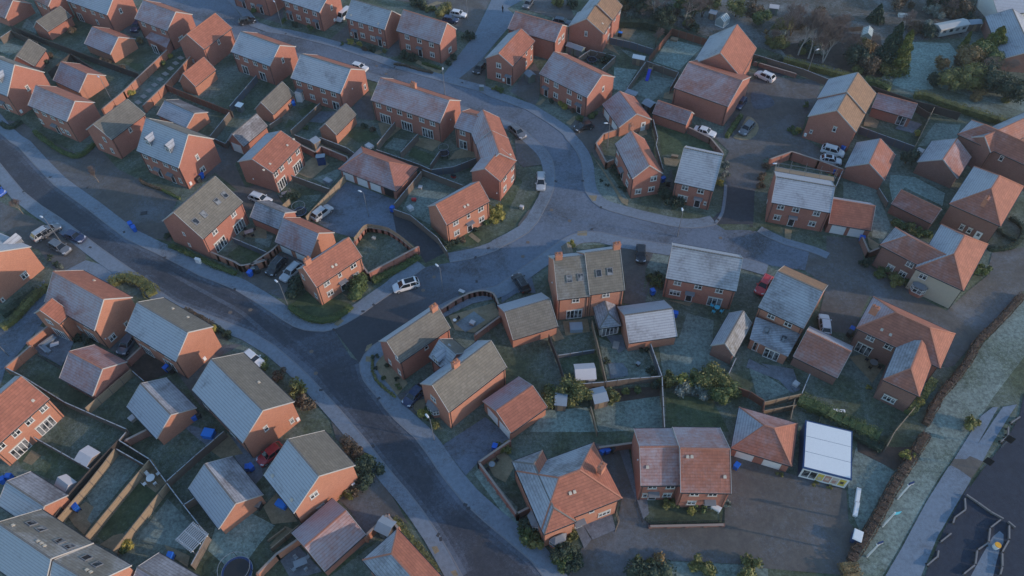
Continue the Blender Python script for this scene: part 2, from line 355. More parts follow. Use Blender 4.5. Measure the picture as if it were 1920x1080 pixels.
def wing(ax, ay, bx, by, W, eh, rise, typ, wall, fm, bm, rm=None, lm_=None, ov=.28, z0=0):
    """walls, tiled roof, ridge, verge boards and gutters of one rectangular wing; A-B is one eave, W metres to the other (left side positive)"""
    A = Vector((ax, ay)); B = Vector((bx, by)); u = (B-A).normalized(); v = Vector((-u.y, u.x))*(1 if W > 0 else -1); W = abs(W)
    L = (B-A).length; P = lambda s, t, z: (A.x+u.x*s+v.x*t, A.y+u.y*s+v.y*t, z)
    flip = u.cross(v) < 0
    def F(b, pts, mi=0, uv=None):
        if flip: pts = pts[::-1]; uv = uv[::-1] if uv else None
        b.face(pts, mi, uv)
    vg = .07; T = .13
    w_ = MB(); i0, i1, j0, j1 = vg, L-vg, ov, W-ov
    if typ[0] == 'h': i0, i1 = ov, L-ov
    top = eh+.0
    for a, c in (((i0, j0), (i1, j0)), ((i1, j1), (i0, j1))): F(w_, [P(*a, z0), P(*c, z0), P(*c, top), P(*a, top)])
    k = rise/(W/2)
    for (s, ja, jb) in ((i1, j0, j1), (i0, j1, j0)):
        if typ[0] == 'g': F(w_, [P(s, ja, z0), P(s, jb, z0), P(s, jb, top+(ov*k-T-.03 if ov*k > T+.04 else 0)), P(s, W/2, eh+rise-T-.04), P(s, ja, top+(ov*k-T-.03 if ov*k > T+.04 else 0))])
        else: F(w_, [P(s, ja, z0), P(s, jb, z0), P(s, jb, top), P(s, ja, top)])
    w_.obj('wall', ['wall_'+wall], CUR)
    r = MB(); hp = (W/2)*.98 if typ[0] == 'h' else 0
    ra = hp if typ in ('h', 'ha') else 0; rb = L-(hp if typ in ('h', 'hb') else 0)
    if typ[0] == 'h' and rb-ra < .2: ra = rb = L/2
    sl = math.hypot(rise, W/2); z = eh; zr = eh+rise
    e = [P(0, 0, z), P(L, 0, z), P(L, W, z), P(0, W, z)]; g = [P(ra, W/2, zr), P(rb, W/2, zr)]
    F(r, [e[0], e[1], g[1], g[0]], 0, [(0, sl), (L, sl), (rb, 0), (ra, 0)]); F(r, [e[2], e[3], g[0], g[1]], 1, [(L, sl), (0, sl), (ra, 0), (rb, 0)])
    if ra > 0: F(r, [e[3], e[0], g[0]], 4, [(0, sl), (W, sl), (W/2, 0)])
    if rb < L: F(r, [e[1], e[2], g[1]], 2, [(0, sl), (W, sl), (W/2, 0)])
    dn = lambda p: (p[0], p[1], p[2]-T)
    ed = dn(e[0]), dn(e[1]), dn(e[2]), dn(e[3]); gd = dn(g[0]), dn(g[1])
    F(r, [ed[1], ed[0], gd[0], gd[1]], 3); F(r, [ed[3], ed[2], gd[1], gd[0]], 3)
    if ra > 0: F(r, [ed[0], ed[3], gd[0]], 3)
    if rb < L: F(r, [ed[2], ed[1], gd[1]], 3)
    F(r, [ed[0], ed[1], e[1], e[0]], 3); F(r, [ed[2], ed[3], e[3], e[2]], 3)
    if ra <= 0: F(r, [ed[3], ed[0], e[0], e[3]], 3) if typ[0] == 'h' else (F(r, [gd[0], ed[0], e[0], g[0]], 3), F(r, [ed[3], gd[0], g[0], e[3]], 3))
    else: F(r, [ed[3], ed[0], e[0], e[3]], 3)
    if rb >= L: (F(r, [ed[1], gd[1], g[1], e[1]], 3), F(r, [gd[1], ed[2], e[2], g[1]], 3))
    else: F(r, [ed[1], ed[2], e[2], e[1]], 3)
    sm = 'fascia'
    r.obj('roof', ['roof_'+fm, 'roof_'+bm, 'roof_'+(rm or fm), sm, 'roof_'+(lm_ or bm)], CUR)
    rc = 'ridge_red' if fm[0] in 'RP' else 'ridge_grey'
    rt = MB(); G0 = Vector(g[0]); G1 = Vector(g[1]); ln = (G1-G0).length; nn = max(1, int(ln/.45))
    if ln > .3:
        for i in range(nn): rt.bar(G0.lerp(G1, (i+.04)/nn)+Vector((0, 0, .015)), G0.lerp(G1, (i+.96)/nn)+Vector((0, 0, .015)), .24, .09)
    for cnd, cs, gp in ((ra > 0, (0, 3), g[0]), (rb < L, (1, 2), g[1])):
        if cnd:
            for c in cs: rt.bar(Vector(e[c])+Vector((0, 0, .03)), Vector(gp)+Vector((0, 0, .02)), .2, .08)
    if rt.f: rt.obj('ridge_tiles', [rc], CUR)
    if typ[0] == 'g':
        for s, sg in ((0, -1), (L, 1)):
            vb = MB()
            for t0 in (0, W):
                a = Vector(P(s+sg*.02, t0, z-.05)); c = Vector(P(s+sg*.02, W/2, zr-.05)); vb.bar(a, c, .05, .2)
            vb.obj('bargeboard', ['fascia'], CUR)
    for p0, p1 in [((0, t), (L, t)) for t in (-.06, W+.06)]+([((s, 0), (s, W)) for s in (-.06, L+.06)] if typ[0] == 'h' else []):
        gu = MB(); gu.bar(P(*p0, z-.08), P(*p1, z-.08), .11, .1); gu.obj('gutter', ['gutter'], CUR)
    if eh > 3.5 and z0 == 0:
        for s in (.35, L-.35): dp = MB(); dp.tube(P(s, ov-.06, 0), P(s, ov-.06, eh-.1), .05, n=6); dp.obj('downpipe', ['gutter'], CUR)
def leanto(pts, z1, z2, mat, wall):
    """mono-pitch roof over four ground points; the first edge is the high one against the house"""
    b = MB(); a, c, d, e = [Vector(p) for p in pts]
    m = (a+c+d+e)/4; ins = lambda p: m+(p-m)*.94
    q = [ins(p) for p in (a, c, d, e)]
    if (q[1]-q[0]).cross(q[2]-q[1]) < 0: q = q[::-1]; zz = [z2-.25, z2-.25, z1-.25, z1-.25]; R = [e, d, c, a]; zt = [z2, z2, z1, z1]
    else: zz = [z1-.25, z1-.25, z2-.25, z2-.25]; R = [a, c, d, e]; zt = [z1, z1, z2, z2]
    for i in range(4):
        j = (i+1) % 4; b.face([(*q[i], 0), (*q[j], 0), (*q[j], zz[j]), (*q[i], zz[i])])
    b.obj('extension_wall', ['wall_'+wall], CUR)
    r = MB(); r.hexa([(*R[i], zt[i]-.14) for i in range(4)]+[(*R[i], zt[i]) for i in range(4)])
    r.obj('extension_roof', [mat], CUR)
def chimney(x, y, zt, ang=0, s=.55):
    b = MB(); b.box(-s, -s*.62, -1.6, s, s*.62, 0); b.box(-s-.06, -s*.62-.06, -.22, s+.06, s*.62+.06, -.05)
    L = ABS(CUR); o = link('chimney', b.mesh('chimney', ['wall_orange']), CUR, (x-L.x, y-L.y, zt), ang)
    for i in (-1, 1): p = MB(); p.tube((i*s*.5, 0, .001), (i*s*.5, 0, .38), .13, .11, 10); link('chimney_pot', p.mesh('chimney_pot', ['terracotta']), o)
def vent(x, y, z, ang, pitch):
    if 'vent' not in WM:
        b = MB(); b.box(-.16, -.2, 0, .16, .2, .1); b.box(-.2, -.24, .1, .2, .1, .14); WM['vent'] = b.mesh('roof_vent', ['stone'])
    L = ABS(CUR); o = link('roof_vent', WM['vent'], CUR, (x-L.x, y-L.y, z)); o.rotation_euler = (Matrix.Rotation(ang, 4, 'Z') @ Matrix.Rotation(pitch, 4, 'X')).to_euler()
def rooflight(x, y, z, ang, pitch):
    if 'rl' not in WM:
        b = MB(); rect_ring(b, .95, 1.2, .1, -.1, .1); g = MB(); g.box(-.4, -.06, -.52, .4, .05, .52)
        rot = lambda bb: setattr(bb, 'v', [(p[0], p[2], -p[1]) for p in bb.v]); rot(b); rot(g)
        WM['rl'] = (b.mesh('rooflight', ['lead']), g.mesh('pane', [glassm()]))
    L = ABS(CUR); o = link('rooflight', WM['rl'][0], CUR, (x-L.x, y-L.y, z)); o.rotation_euler = (Matrix.Rotation(ang, 4, 'Z') @ Matrix.Rotation(pitch, 4, 'X')).to_euler()
    link('pane', WM['rl'][1], o)
def dormer(x, y, z, ang, tile, w=1.5):
    """small gabled dormer; local -y faces out, window centre at the given point"""
    L = ABS(CUR); b = MB(); b.box(-w/2, 0, -.75, w/2, 2.6, .55)
    b.face([(-w/2, 0, .551), (w/2, 0, .551), (0, 0, 1.15)])
    o = link('dormer', b.mesh('dormer', ['lead']), CUR, (x-L.x, y-L.y, z), ang)
    r = MB(); e = w/2+.15
    for sg in (-1, 1):
        q = [(sg*e, -.15, .5), (sg*e, 2.9, .5), (0, 2.9, 1.28), (0, -.15, 1.28)]; q = q if sg > 0 else q[::-1]
        r.face(q, 0, [(0, .9), (3, .9), (3, 0), (0, 0)] if sg > 0 else [(0, 0), (3, 0), (3, .9), (0, .9)])
    link('dormer_roof', r.mesh('dormer_roof', ['roof_'+tile]), o)
    _, parts = winmesh('W2'); link('window', parts[0][1], o, (0, -.03, -.1), 0, (.9, 1, .95)); link('pane', parts[1][1], o, (0, -.03, -.1), 0, (.9, 1, .95))

# ---------------------------------------------------------------- fences and walls
PM = {}
def fence(label, mat, pts, h=1.8, group=None, cat='fence', dark=False):
    P = [Vector(p) for p in pts]; o = thing({'fence': 'timber_fence', 'railing': 'metal_railing'}.get(cat, 'fence'), label, cat, (P[0].x, P[0].y, 0), 0, group)
    b = MB(); cp = MB(); pp = ('post', mat, h)
    if pp not in PM:
        q = MB(); q.box(-.055, -.055, 0, .055, .055, h+.06); PM[pp] = q.mesh('post', ['timber' if mat != 'timber_dark' else 'timber_dark'])
    post = PM[pp]; O = P[0]
    for i in range(len(P)-1):
        d = P[i+1]-P[i]; L = d.length; n = max(1, round(L/1.85)); d.normalize(); q = Vector((-d.y, d.x))
        for k in range(n+1):
            if k == 0 and i > 0: continue
            c = P[i]+d*(L*k/n); link('post', post, o, (c.x-O.x, c.y-O.y, 0), math.atan2(d.y, d.x))
        for k in range(n):
            a = P[i]+d*(L*k/n+.06); c = P[i]+d*(L*(k+1)/n-.06); hh = h-.03+random.uniform(-.02, .02)
            b.prism([tuple(a-q*.02), tuple(c-q*.02), tuple(c+q*.02), tuple(a+q*.02)], .08, hh)
            for zz in (.35, h*.62, h-.2): b.bar((*(a+q*.035), zz), (*(c+q*.035), zz), .03, .07)
            bs = max(1, int((c-a).length/.3))
            for m_ in range(bs):
                t = a.lerp(c, (m_+.5)/bs); b.prism([tuple(t-d*.07-q*.032), tuple(t+d*.07-q*.032), tuple(t+d*.07-q*.021), tuple(t-d*.07-q*.021)], .1, hh-.05)
            cp.prism([tuple(a-q*.06), tuple(c-q*.06), tuple(c+q*.06), tuple(a+q*.06)], hh+.002, hh+.045)
    b.obj('board_panel', [mat], o); cp.obj('capping_rail', ['frost_top' if mat in ('timber', 'timber_blue') else 'timber_tan' if mat == 'timber_tan' else mat], o)
    return o
def brickwall(label, pts, h=1.8, wall='brick', top=None, step=False):
    P = [Vector(p) for p in pts]; o = thing('brick_wall', label, 'wall', (P[0].x, P[0].y, 0)); b = MB(); c = MB(); pr = MB()
    for i in range(len(P)-1):
        a, e = P[i], P[i+1]; d = (e-a); L = d.length; d.normalize(); q = Vector((-d.y, d.x)); n = max(1, round(L/2.6))
        for k in range(n):
            s0 = a+d*(L*k/n); s1 = a+d*(L*(k+1)/n); hh = h+(.0 if not step else .12*(k % 2))
            b.prism([tuple(s0-q*.11), tuple(s1-q*.11), tuple(s1+q*.11), tuple(s0+q*.11)], 0, hh)
            c.prism([tuple(s0-q*.15), tuple(s1-q*.15), tuple(s1+q*.15), tuple(s0+q*.15)], hh+.002, hh+.07)
            m = s0; pr.prism([(m.x-.2, m.y-.2), (m.x+.2, m.y-.2), (m.x+.2, m.y+.2), (m.x-.2, m.y+.2)], 0, h-.02)
        pr.prism([(e.x-.2, e.y-.2), (e.x+.2, e.y-.2), (e.x+.2, e.y+.2), (e.x-.2, e.y+.2)], 0, h-.02)
    b.obj('wall', ['wall_'+wall], o); c.obj('coping', ['coping'], o); pr.obj('pier', ['wall_'+wall], o)
    if top:
        t = MB()
        for i in range(len(P)-1):
            a, e = P[i], P[i+1]; d = (e-a); L = d.length; d.normalize(); q = Vector((-d.y, d.x)); n = max(1, round(L/1.8))
            for k in range(n):
                s0 = a+d*(L*k/n+.08); s1 = a+d*(L*(k+1)/n-.08)
                for m_ in range(4): t.prism([tuple(s0-q*.02), tuple(s1-q*.02), tuple(s1+q*.02), tuple(s0+q*.02)], h+.1+m_*.22, h+.26+m_*.22)
                t.prism([tuple(s0-d*.12-q*.05), tuple(s0-q*.05), tuple(s0+q*.05), tuple(s0-d*.12+q*.05)], h+.07, h+top)
        t.obj('slat_panel', ['timber_tan'], o)
    return o
def railing(label, pts, h=1.0, mat='black', cat='railing'):
    P = [Vector(p) for p in pts]; o = thing('railing', label, cat, (P[0].x, P[0].y, 0)); b = MB(); r = MB()
    for i in range(len(P)-1):
        a, e = P[i], P[i+1]; L = (e-a).length; n = max(1, int(L/.3))
        for z in (.12, h-.03): r.bar((*a, z), (*e, z), .05, .05)
        for k in range(n+1): p = a.lerp(e, k/n); b.tube((*p, 0), (*p, h-.06), .018 if k % 6 else .035, n=5)
    b.obj('baluster', [mat], o); r.obj('rail', [mat], o); return o

# ---------------------------------------------------------------- vegetation
LEAF = {'green': ((.047, .081, .027), (.101, .135, .041)), 'dark': ((.019, .038, .024), (.043, .068, .041)), 'olive': ((.095, .101, .034), (.176, .176, .054)), 'yellow': ((.176, .176, .041), (.351, .297, .068)),
        'brown': ((.081, .065, .041), (.135, .095, .061)), 'beech': ((.060, .040, .030), (.105, .065, .042)), 'frosty': ((.121, .149, .121), (.216, .243, .216)), 'rust': ((.149, .101, .047), (.230, .162, .068)), 'conifer': ((.016, .041, .027), (.034, .068, .041)), 'goldconifer': ((.068, .095, .020), (.149, .162, .034))}
def lm(c): return leafm('leaves_'+c, *LEAF[c])
def leaf(b, p, s, rnd, up=.3):
    n = Vector((rnd.gauss(0, 1), rnd.gauss(0, 1), rnd.gauss(0, 1)+up)).normalized(); x = n.orthogonal().normalized(); y = n.cross(x)
    a = rnd.uniform(0, 2*pi); x, y = x*cos(a)+y*sin(a), y*cos(a)-x*sin(a); p = Vector(p)
    b.face([p-x*s, p-y*s*.55, p+x*s, p+y*s*.55], 0, [(0, 0)]*4)
BM = {}
def bushmesh(cls, v):
    k = (cls, v)
    if k in BM: return BM[k]
    rnd = random.Random(v*7+cls*31); b = MB(); n, s = ((170, .14), (520, .17), (1500, .22))[cls]; R = (.6, 1.3, 2.6)[cls]
    lobes = [(Vector((rnd.gauss(0, .42), rnd.gauss(0, .42), rnd.uniform(.35, .95)))*R, rnd.uniform(.35, .62)*R) for _ in range(5+cls*3)]
    for i in range(n):
        c, r = rnd.choice(lobes); d = Vector((rnd.gauss(0, 1), rnd.gauss(0, 1), rnd.gauss(.35, .9))).normalized()
        p = c+d*r*rnd.uniform(.72, 1.05); p.z = max(.05, p.z); leaf(b, p, s*rnd.uniform(.7, 1.4), rnd)
    core = MB()
    for c, r in lobes: core.dome((c.x, c.y, max(0.0, c.z-r*.5)), r*.72, r*.72, r*1.1, 8, 3)
    BM[k] = (b, core); return BM[k]
PROTO = {}
def bush(label, x, y, r, color='green', h=None, cat='shrub', name='shrub', group=None):
    cls = 0 if r < .9 else 1 if r < 1.9 else 2; R = (.6, 1.3, 2.6)[cls]; v = random.randrange(4)
    key = (cls, v, color)
    if key not in PROTO:
        b, core = bushmesh(cls, v); PROTO[key] = (b.mesh('foliage', [lm(color)]), core.mesh('stem', [lm(color)]))
    f, c = PROTO[key]; o = thing(name, label, cat, (x, y, 0), random.uniform(0, 6.28), group)
    s = r/R/1.05; sz = (h/(R*1.35) if h else s); o.scale = (s, s, sz)
    link('foliage', f, o); link('inner_growth', c, o); return o
def hedge(label, color, pts, wd=1.0, h=1.2, cat='hedge', name='hedge', ragged=.12):
    P = [Vector(p) for p in pts]; o = thing(name, label, cat, (P[0].x, P[0].y, 0)); b = MB(); core = MB(); rnd = random.Random(len(label)*13+int(P[0].x*7))
    for i in range(len(P)-1):
        a, e = P[i], P[i+1]; d = e-a; L = d.length
        if L < .05: continue
        d.normalize(); q = Vector((-d.y, d.x)); core.prism([tuple(a-q*wd*.34-d*.05), tuple(e-q*wd*.34+d*.05), tuple(e+q*wd*.34+d*.05), tuple(a+q*wd*.34-d*.05)], 0, h*.78, 0)
        n = int(L*(wd+2*h)*44)
        for _ in range(n):
            t = rnd.uniform(-.1, L+.1); w_ = 1+ragged*3*noise.noise(Vector((a.x+d.x*t, a.y+d.y*t, 3))*.9)
            hh = h*(1+ragged*2.2*noise.noise(Vector((a.x+d.x*t, a.y+d.y*t, 0))*1.1)); k = rnd.random()*(wd+2*h)
            if k < wd: s_, z = (k/wd-.5)*wd, hh
            else: s_, z = (wd/2 if k < wd+h else -wd/2), rnd.uniform(.05, hh)
            p = a+d*t+q*s_*w_; leaf(b, (p.x, p.y, z+rnd.gauss(0, .05)), rnd.uniform(.06, .14), rnd, .8)
    b.obj('foliage', [lm(color)], o); core.obj('inner_growth', [lm(color)], o); return o
def conifer(label, x, y, h, r, color='conifer', lean=0):
    o = thing('conifer_tree', label, 'tree', (x, y, 0)); rnd = random.Random(int(x*9+y)); b = MB(); t = MB(); t.tube((0, 0, 0), (0, 0, h*.8), .22, .05, 8)
    for i in range(int(h*r*170)):
        z = rnd.random()**1.25; rr = r*(1-z)**.75*rnd.uniform(.72, 1.08)*(1+.25*sin(z*23+rnd.random())); a = rnd.uniform(0, 2*pi); rr *= 1+.18*noise.noise(Vector((cos(a)*2, sin(a)*2, z*6)))
        leaf(b, (cos(a)*rr, sin(a)*rr, .3+z*(h-.3)), rnd.uniform(.16, .36), rnd, 0)
    core = MB()
    for k in range(6): z0 = .4+k*h*.15; core.tube((0, 0, z0), (0, 0, z0+h*.2), r*(1-k/6.6)**.75*.7, r*(1-(k+1)/6.7)**.75*.5 if k < 5 else .05, 9)
    link('trunk', t.mesh('trunk', ['bark']), o); c = link('crown', b.mesh('crown', [lm(color)]), o); link('inner_growth', core.mesh('inner_growth', [lm(color)]), c); return o
def bare_tree(label, x, y, h, spread=.5, bark='birch_bark', trunks=1, seed=1, twig='twig', name='bare_tree', depth=5):
    rnd = random.Random(seed); o = thing(name, label, 'tree', (x, y, 0), 0, 'leafless trees on the allotment bank' if name == 'leafless_tree' else None); t = MB(); tw = MB(); br = MB()
    def grow(p, d, L, r, k):
        seg = 2 if k > 1 else 1
        for _ in range(seg):
            e = p+d*L/seg; b = t if k == depth else (br if k > 2 else tw)
            b.tube(p, e, r, r*.78, 6 if k > 3 else 4, cap=False); p = e; r *= .78; d = (d+Vector((rnd.gauss(0, .08), rnd.gauss(0, .08), .03))).normalized()
        if k == 0: return
        for i in range(3 if k > 3 else rnd.choice((3, 4))):
            q = (d+Vector((rnd.gauss(0, spread), rnd.gauss(0, spread), rnd.gauss(.12, spread*.6)))).normalized()
            grow(p, q, L*rnd.uniform(.58, .82), max(.015, r*rnd.uniform(.55, .75)), k-1)
        if k > 2: grow(p, (d+Vector((rnd.gauss(0, .15), rnd.gauss(0, .15), .1))).normalized(), L*.8, r*.85, k-1)
    for i in range(trunks):
        a = 2*pi*i/trunks+.5; d = Vector((cos(a)*.3, sin(a)*.3, 1)).normalized() if trunks > 1 else Vector((0, 0, 1)); grow(Vector((0, 0, 0)), d, h*.27, h*.018, depth)
    link('trunk', t.mesh('trunk', [bark]), o); c = link('crown', br.mesh('branches', [bark]), o); link('twigs', tw.mesh('twigs', [twig]), c); return o
def tree(label, x, y, h, r, color='green', name='tree', n=None):
    o = thing(name, label, 'tree', (x, y, 0)); rnd = random.Random(int(x*7+y*3)); t = MB(); b = MB(); top = Vector((0, 0, h*.45)); t.tube((0, 0, 0), top, r*.07, r*.05, 8); core = MB()
    for i in range(9):
        a = rnd.uniform(0, 6.28); q = rnd.uniform(.25, .62)*r; c = Vector((cos(a)*q, sin(a)*q, rnd.uniform(.42, .8)*h)); rr = rnd.uniform(.33, .52)*r
        t.tube(top*.8, c, .07, .03, 5); core.dome((c.x, c.y, c.z), rr*.6, rr*.6, rr*.6, 7, 5, full=True)
        for _ in range(n or int(rr*rr*85)+50):
            d = Vector((rnd.gauss(0, 1), rnd.gauss(0, 1), rnd.gauss(.1, .9))).normalized(); leaf(b, c+d*rr*rnd.uniform(.65, 1.12), rnd.uniform(.12, .28), rnd)
    link('trunk', t.mesh('trunk', ['bark']), o); c = link('crown', b.mesh('crown', [lm(color)]), o); link('inner_growth', core.mesh('inner_growth', [lm(color)]), c); return o

# ---------------------------------------------------------------- vehicles
CARS = {}
CT = {  # length, width, height, bonnet end, windscreen top, roof end, tail base (fractions), belt height, tail height
 'hatch': (4.1, 1.76, 1.48, .27, .43, .84, .97, .93, .93), 'suv': (4.5, 1.88, 1.68, .26, .39, .86, .97, 1.08, 1.08), 'estate': (4.7, 1.82, 1.5, .27, .42, .86, .97, .93, .95),
 'saloon': (4.6, 1.8, 1.45, .28, .43, .72, .86, .92, .98), 'van': (5.1, 1.98, 1.98, .17, .30, .95, .985, 1.12, 1.12), 'mpv': (4.6, 1.84, 1.64, .21, .4, .88, .98, 1.02, 1.02)}
def carproto(kind, paint, glassroof=False):
    k = (kind, paint, glassroof)
    if k in CARS: return CARS[k]
    L, W, H, f1, f2, f3, f4, zb, zt = CT[kind]; hw = W/2; X = lambda f: L/2-f*L
    body = MB(); st = []
    prof = [(0, .34, .58, .78), (.015, .26, .68, .90), (.06, .2, .74, .975), (.14, .19, zb-.12, 1), (f1*.9, .19, zb-.05, 1), (f1+.02, .19, zb, 1), (.5, .19, zb+.01, 1), (f3, .19, zb+.01, 1), (f4-.01, .21, zt, .985), (.985, .27, zt-.05, .95), (1, .36, zt-.18, .86)]
    rings = []
    for f, z0, z1, wf in prof:
        x = X(f); w_ = hw*wf; zz = z1-z0
        half = [(0, z0), (w_*.82, z0), (w_*.96, z0+.1), (w_, z0+zz*.42), (w_*.985, z0+zz*.68), (w_*.94, z1-.05), (w_*.84, z1), (w_*.4, z1+.03), (0, z1+.035)]
        rings.append([(x, y, z) for y, z in half]+[(x, -y, z) for y, z in half[-2:0:-1]])
    for i in range(len(rings)-1):
        a, c = rings[i], rings[i+1]; n = len(a)
        for j in range(n): body.face([a[j], a[(j+1) % n], c[(j+1) % n], c[j]])
    body.face(rings[0][::-1]); body.face(rings[-1])
    gl = MB(); bz = zb-.02; tw_, bw = hw*.74, hw*.93
    bot = [(X(f1), bw*.93), (X(f4), bw*.9)]; top = [(X(f2), tw_), (X(f3), tw_*.97)]; zr = H-.04
    lo = [(X(f1), -bw*.9, bz), (X(f2)-.1, -bw, bz), (X(f3), -bw, bz), (X(f4), -bw*.88, bz)]; lo = lo+[(x, -y, z) for x, y, z in lo[::-1]]
    hi = [(X(f2)+.06, -tw_*.9, zr-.03), (X(f2)-.12, -tw_, zr), (X(f3)+.15, -tw_, zr), (X(f3)-.03, -tw_*.9, zr-.03)]; hi = hi+[(x, -y, z) for x, y, z in hi[::-1]]
    for i in range(8): j = (i+1) % 8; gl.face([lo[j], lo[i], hi[i], hi[j]])
    gl.face(hi)
    rf = MB(); o1 = [(p[0]*1.0+(0.03 if i in (0, 7) else -.03 if i in (3, 4) else 0), p[1]*1.02, p[2]+.005) for i, p in enumerate(hi)]; o2 = [(p[0]*.97, p[1]*.9, H) for p in o1]
    for i in range(8): j = (i+1) % 8; rf.face([o1[j], o1[i], o2[i], o2[j]])
    rf.face(o2); rf.face(o1[::-1])
    for i in (0, 3, 4, 7): rf.bar(lo[i], hi[i], .09, .05)
    for f in (.5*(f2+f3), f3-.02):
        for s in (-1, 1): rf.bar((X(f), s*bw*1.0, bz), (X(f), s*tw_*1.0, zr), .1, .05)
    root = thing('parked_car', 'x', 'car'); col = carpaint(*paint)
    link('body', body.mesh('body', [col], smooth=True), root)
    g = link('windows', gl.mesh('windows', ['car_glass']), root)
    link('roof_panel', rf.mesh('roof_panel', [col]), root)
    if glassroof:
        q = MB(); q.box(X(f3)+.25, -tw_*.72, H+.002, X(f2)-.3, tw_*.72, H+.02); link('glass_roof', q.mesh('glass_roof', ['car_glass']), root)
    if 'wh' not in WM:
        ty = MB(); ty.tube((0, -.11, 0), (0, .11, 0), .33, n=18); ri = MB(); ri.tube((0, -.12, 0), (0, -.111, 0), .21, n=14); ri.tube((0, .111, 0), (0, .12, 0), .21, n=14)
        WM['wh'] = (ty.mesh('tyre', ['tyre']), ri.mesh('rim', ['rim']))
    for f in (.17, .8):
        for s in (-1, 1):
            o = link('wheel', WM['wh'][0], root, (X(f), s*(hw-.1), .33)); link('rim', WM['wh'][1], o)
    for s in (-1, 1):
        h = MB(); h.hexa([(X(.005), s*hw*.52-.0, .6), (X(.05), s*hw*.93, .62), (X(.09), s*hw*.98, .64), (X(.03), s*hw*.5, .64), (X(.01), s*hw*.52, .72), (X(.055), s*hw*.9, .75), (X(.12), s*hw*.93, .78), (X(.05), s*hw*.5, .765)]); link('headlight', h.mesh('headlight', ['headlight']), root)
        h = MB(); h.box(X(.998)-.02, min(s*hw*.6, s*hw*.88), zt-.32, X(.975), max(s*hw*.6, s*hw*.88), zt-.1); link('tail_light', h.mesh('tail_light', ['lamp_red']), root)
        h = MB(); h.box(X(f1+.06)-.1, min(s*hw*.98, s*(hw+.17)), zb-.02, X(f1+.06)+.08, max(s*hw*.98, s*(hw+.17)), zb+.13); link('wing_mirror', h.mesh('wing_mirror', [col]), root)
    if kind in ('suv', 'estate', 'mpv'):
        h = MB()
        for s in (-1, 1): h.bar((X(f2+.08), s*tw_*.82, H+.04), (X(f3-.04), s*tw_*.82, H+.04), .04, .04)
        link('roof_rail', h.mesh('roof_rail', ['steel']), root)
    CARS[k] = root; root['_fresh'] = 1; return root
PAINT = {'white': (.72, .73, .74), 'silver': (.42, .44, .46), 'grey': (.13, .14, .155), 'black': (.012, .013, .016), 'navy': (.015, .03, .09), 'blue': (.02, .10, .45), 'red': (.38, .012, .02), 'brightred': (.55, .03, .035), 'slate': (.07, .095, .13)}
def _cp(r, x, y, ang, label, group, name, cat, sc):
    def cp(o, par):
        c = o.copy(); COL.objects.link(c); c.parent = par
        for ch in list(o.children): cp(ch, c)
        return c
    c = cp(r, None); c.name = name; c['label'] = label; c['category'] = cat; c.location = (x, y, .06); c.rotation_euler = (0, 0, ang); c.scale = (sc,)*3
    if group: c['group'] = group
    elif 'group' in c: del c['group']
    return c
def car(kind, paint, x, y, ang, label, group='cars parked on the estate', glassroof=False, name='parked_car', cat='car', sc=1.0):
    key = (kind, paint, glassroof); new = key not in CARS
    r = carproto(kind, ('car_paint_'+paint, PAINT[paint]), glassroof) if (kind, ('car_paint_'+paint, PAINT[paint]), glassroof) not in CARS else CARS[(kind, ('car_paint_'+paint, PAINT[paint]), glassroof)]
    if r['label'] != 'x': return _cp(r, x, y, ang, label, group, name, cat, sc)
    if '_fresh' in r: del r['_fresh']
    r['label'] = label; r['category'] = cat; r.name = name; r.location = (x, y, .06); r.rotation_euler = (0, 0, ang); r.scale = (sc,)*3
    if group: r['group'] = group
    return r

# ---------------------------------------------------------------- small things
def wheelie(label, x, y, ang=0, body='bin_blue', lid='bin_blue'):
    if ('bin', body, lid) not in WM:
        b = MB(); b.prism([(-.24, -.26), (.24, -.26), (.24, .26), (-.24, .26)], .1, .95, 0, [(-.29, -.33), (.29, -.33), (.29, .33), (-.29, .33)])
        l = MB(); l.hexa([(-.31, -.37, .96), (.31, -.37, .96), (.31, .36, .96), (-.31, .36, .96), (-.29, -.34, 1.0), (.29, -.34, 1.0), (.27, .34, 1.07), (-.27, .34, 1.07)])
        w_ = MB(); w_.tube((-.27, .27, .11), (-.2, .27, .11), .11, n=10); w_.tube((.2, .27, .11), (.27, .27, .11), .11, n=10); w_.tube((-.22, .38, .93), (.22, .38, .93), .02, n=6)
        WM[('bin', body, lid)] = (b.mesh('body', [body]), l.mesh('lid', [lid]), w_.mesh('wheel', ['rubber']))
    a, l, w_ = WM[('bin', body, lid)]; o = thing('wheelie_bin', label, 'wheelie bin', (x, y, 0.05), ang, 'wheelie bins by the houses'); o.scale = (1.25,)*3
    link('body', a, o); link('lid', l, o); link('wheel', w_, o); return o
def lamp(label, x, y, ang, h=6.0):
    if ('lamp', h) not in WM:
        p = MB(); p.tube((0, 0, 0), (0, 0, 1.2), .11, .1, 8); p.tube((0, 0, 1.2), (0, 0, h), .075, .05, 8); p.tube((0, 0, h-.02), (.55, 0, h+.12), .04, .035, 6)
        q = MB(); q.dome((.8, 0, h+.09), .42, .17, .13, 12, 4); q.prism([(.42, -.13), (1.18, -.13), (1.18, .13), (.42, .13)], h+.05, h+.09)
        WM[('lamp', h)] = (p.mesh('pole', ['steel']), q.mesh('lamp_head', ['lamp_head']))
    o = thing('street_lamp', label, 'street lamp', (x, y, 0), ang, 'street lamps'); link('pole', WM[('lamp', h)][0], o); link('lamp_head', WM[('lamp', h)][1], o); return o
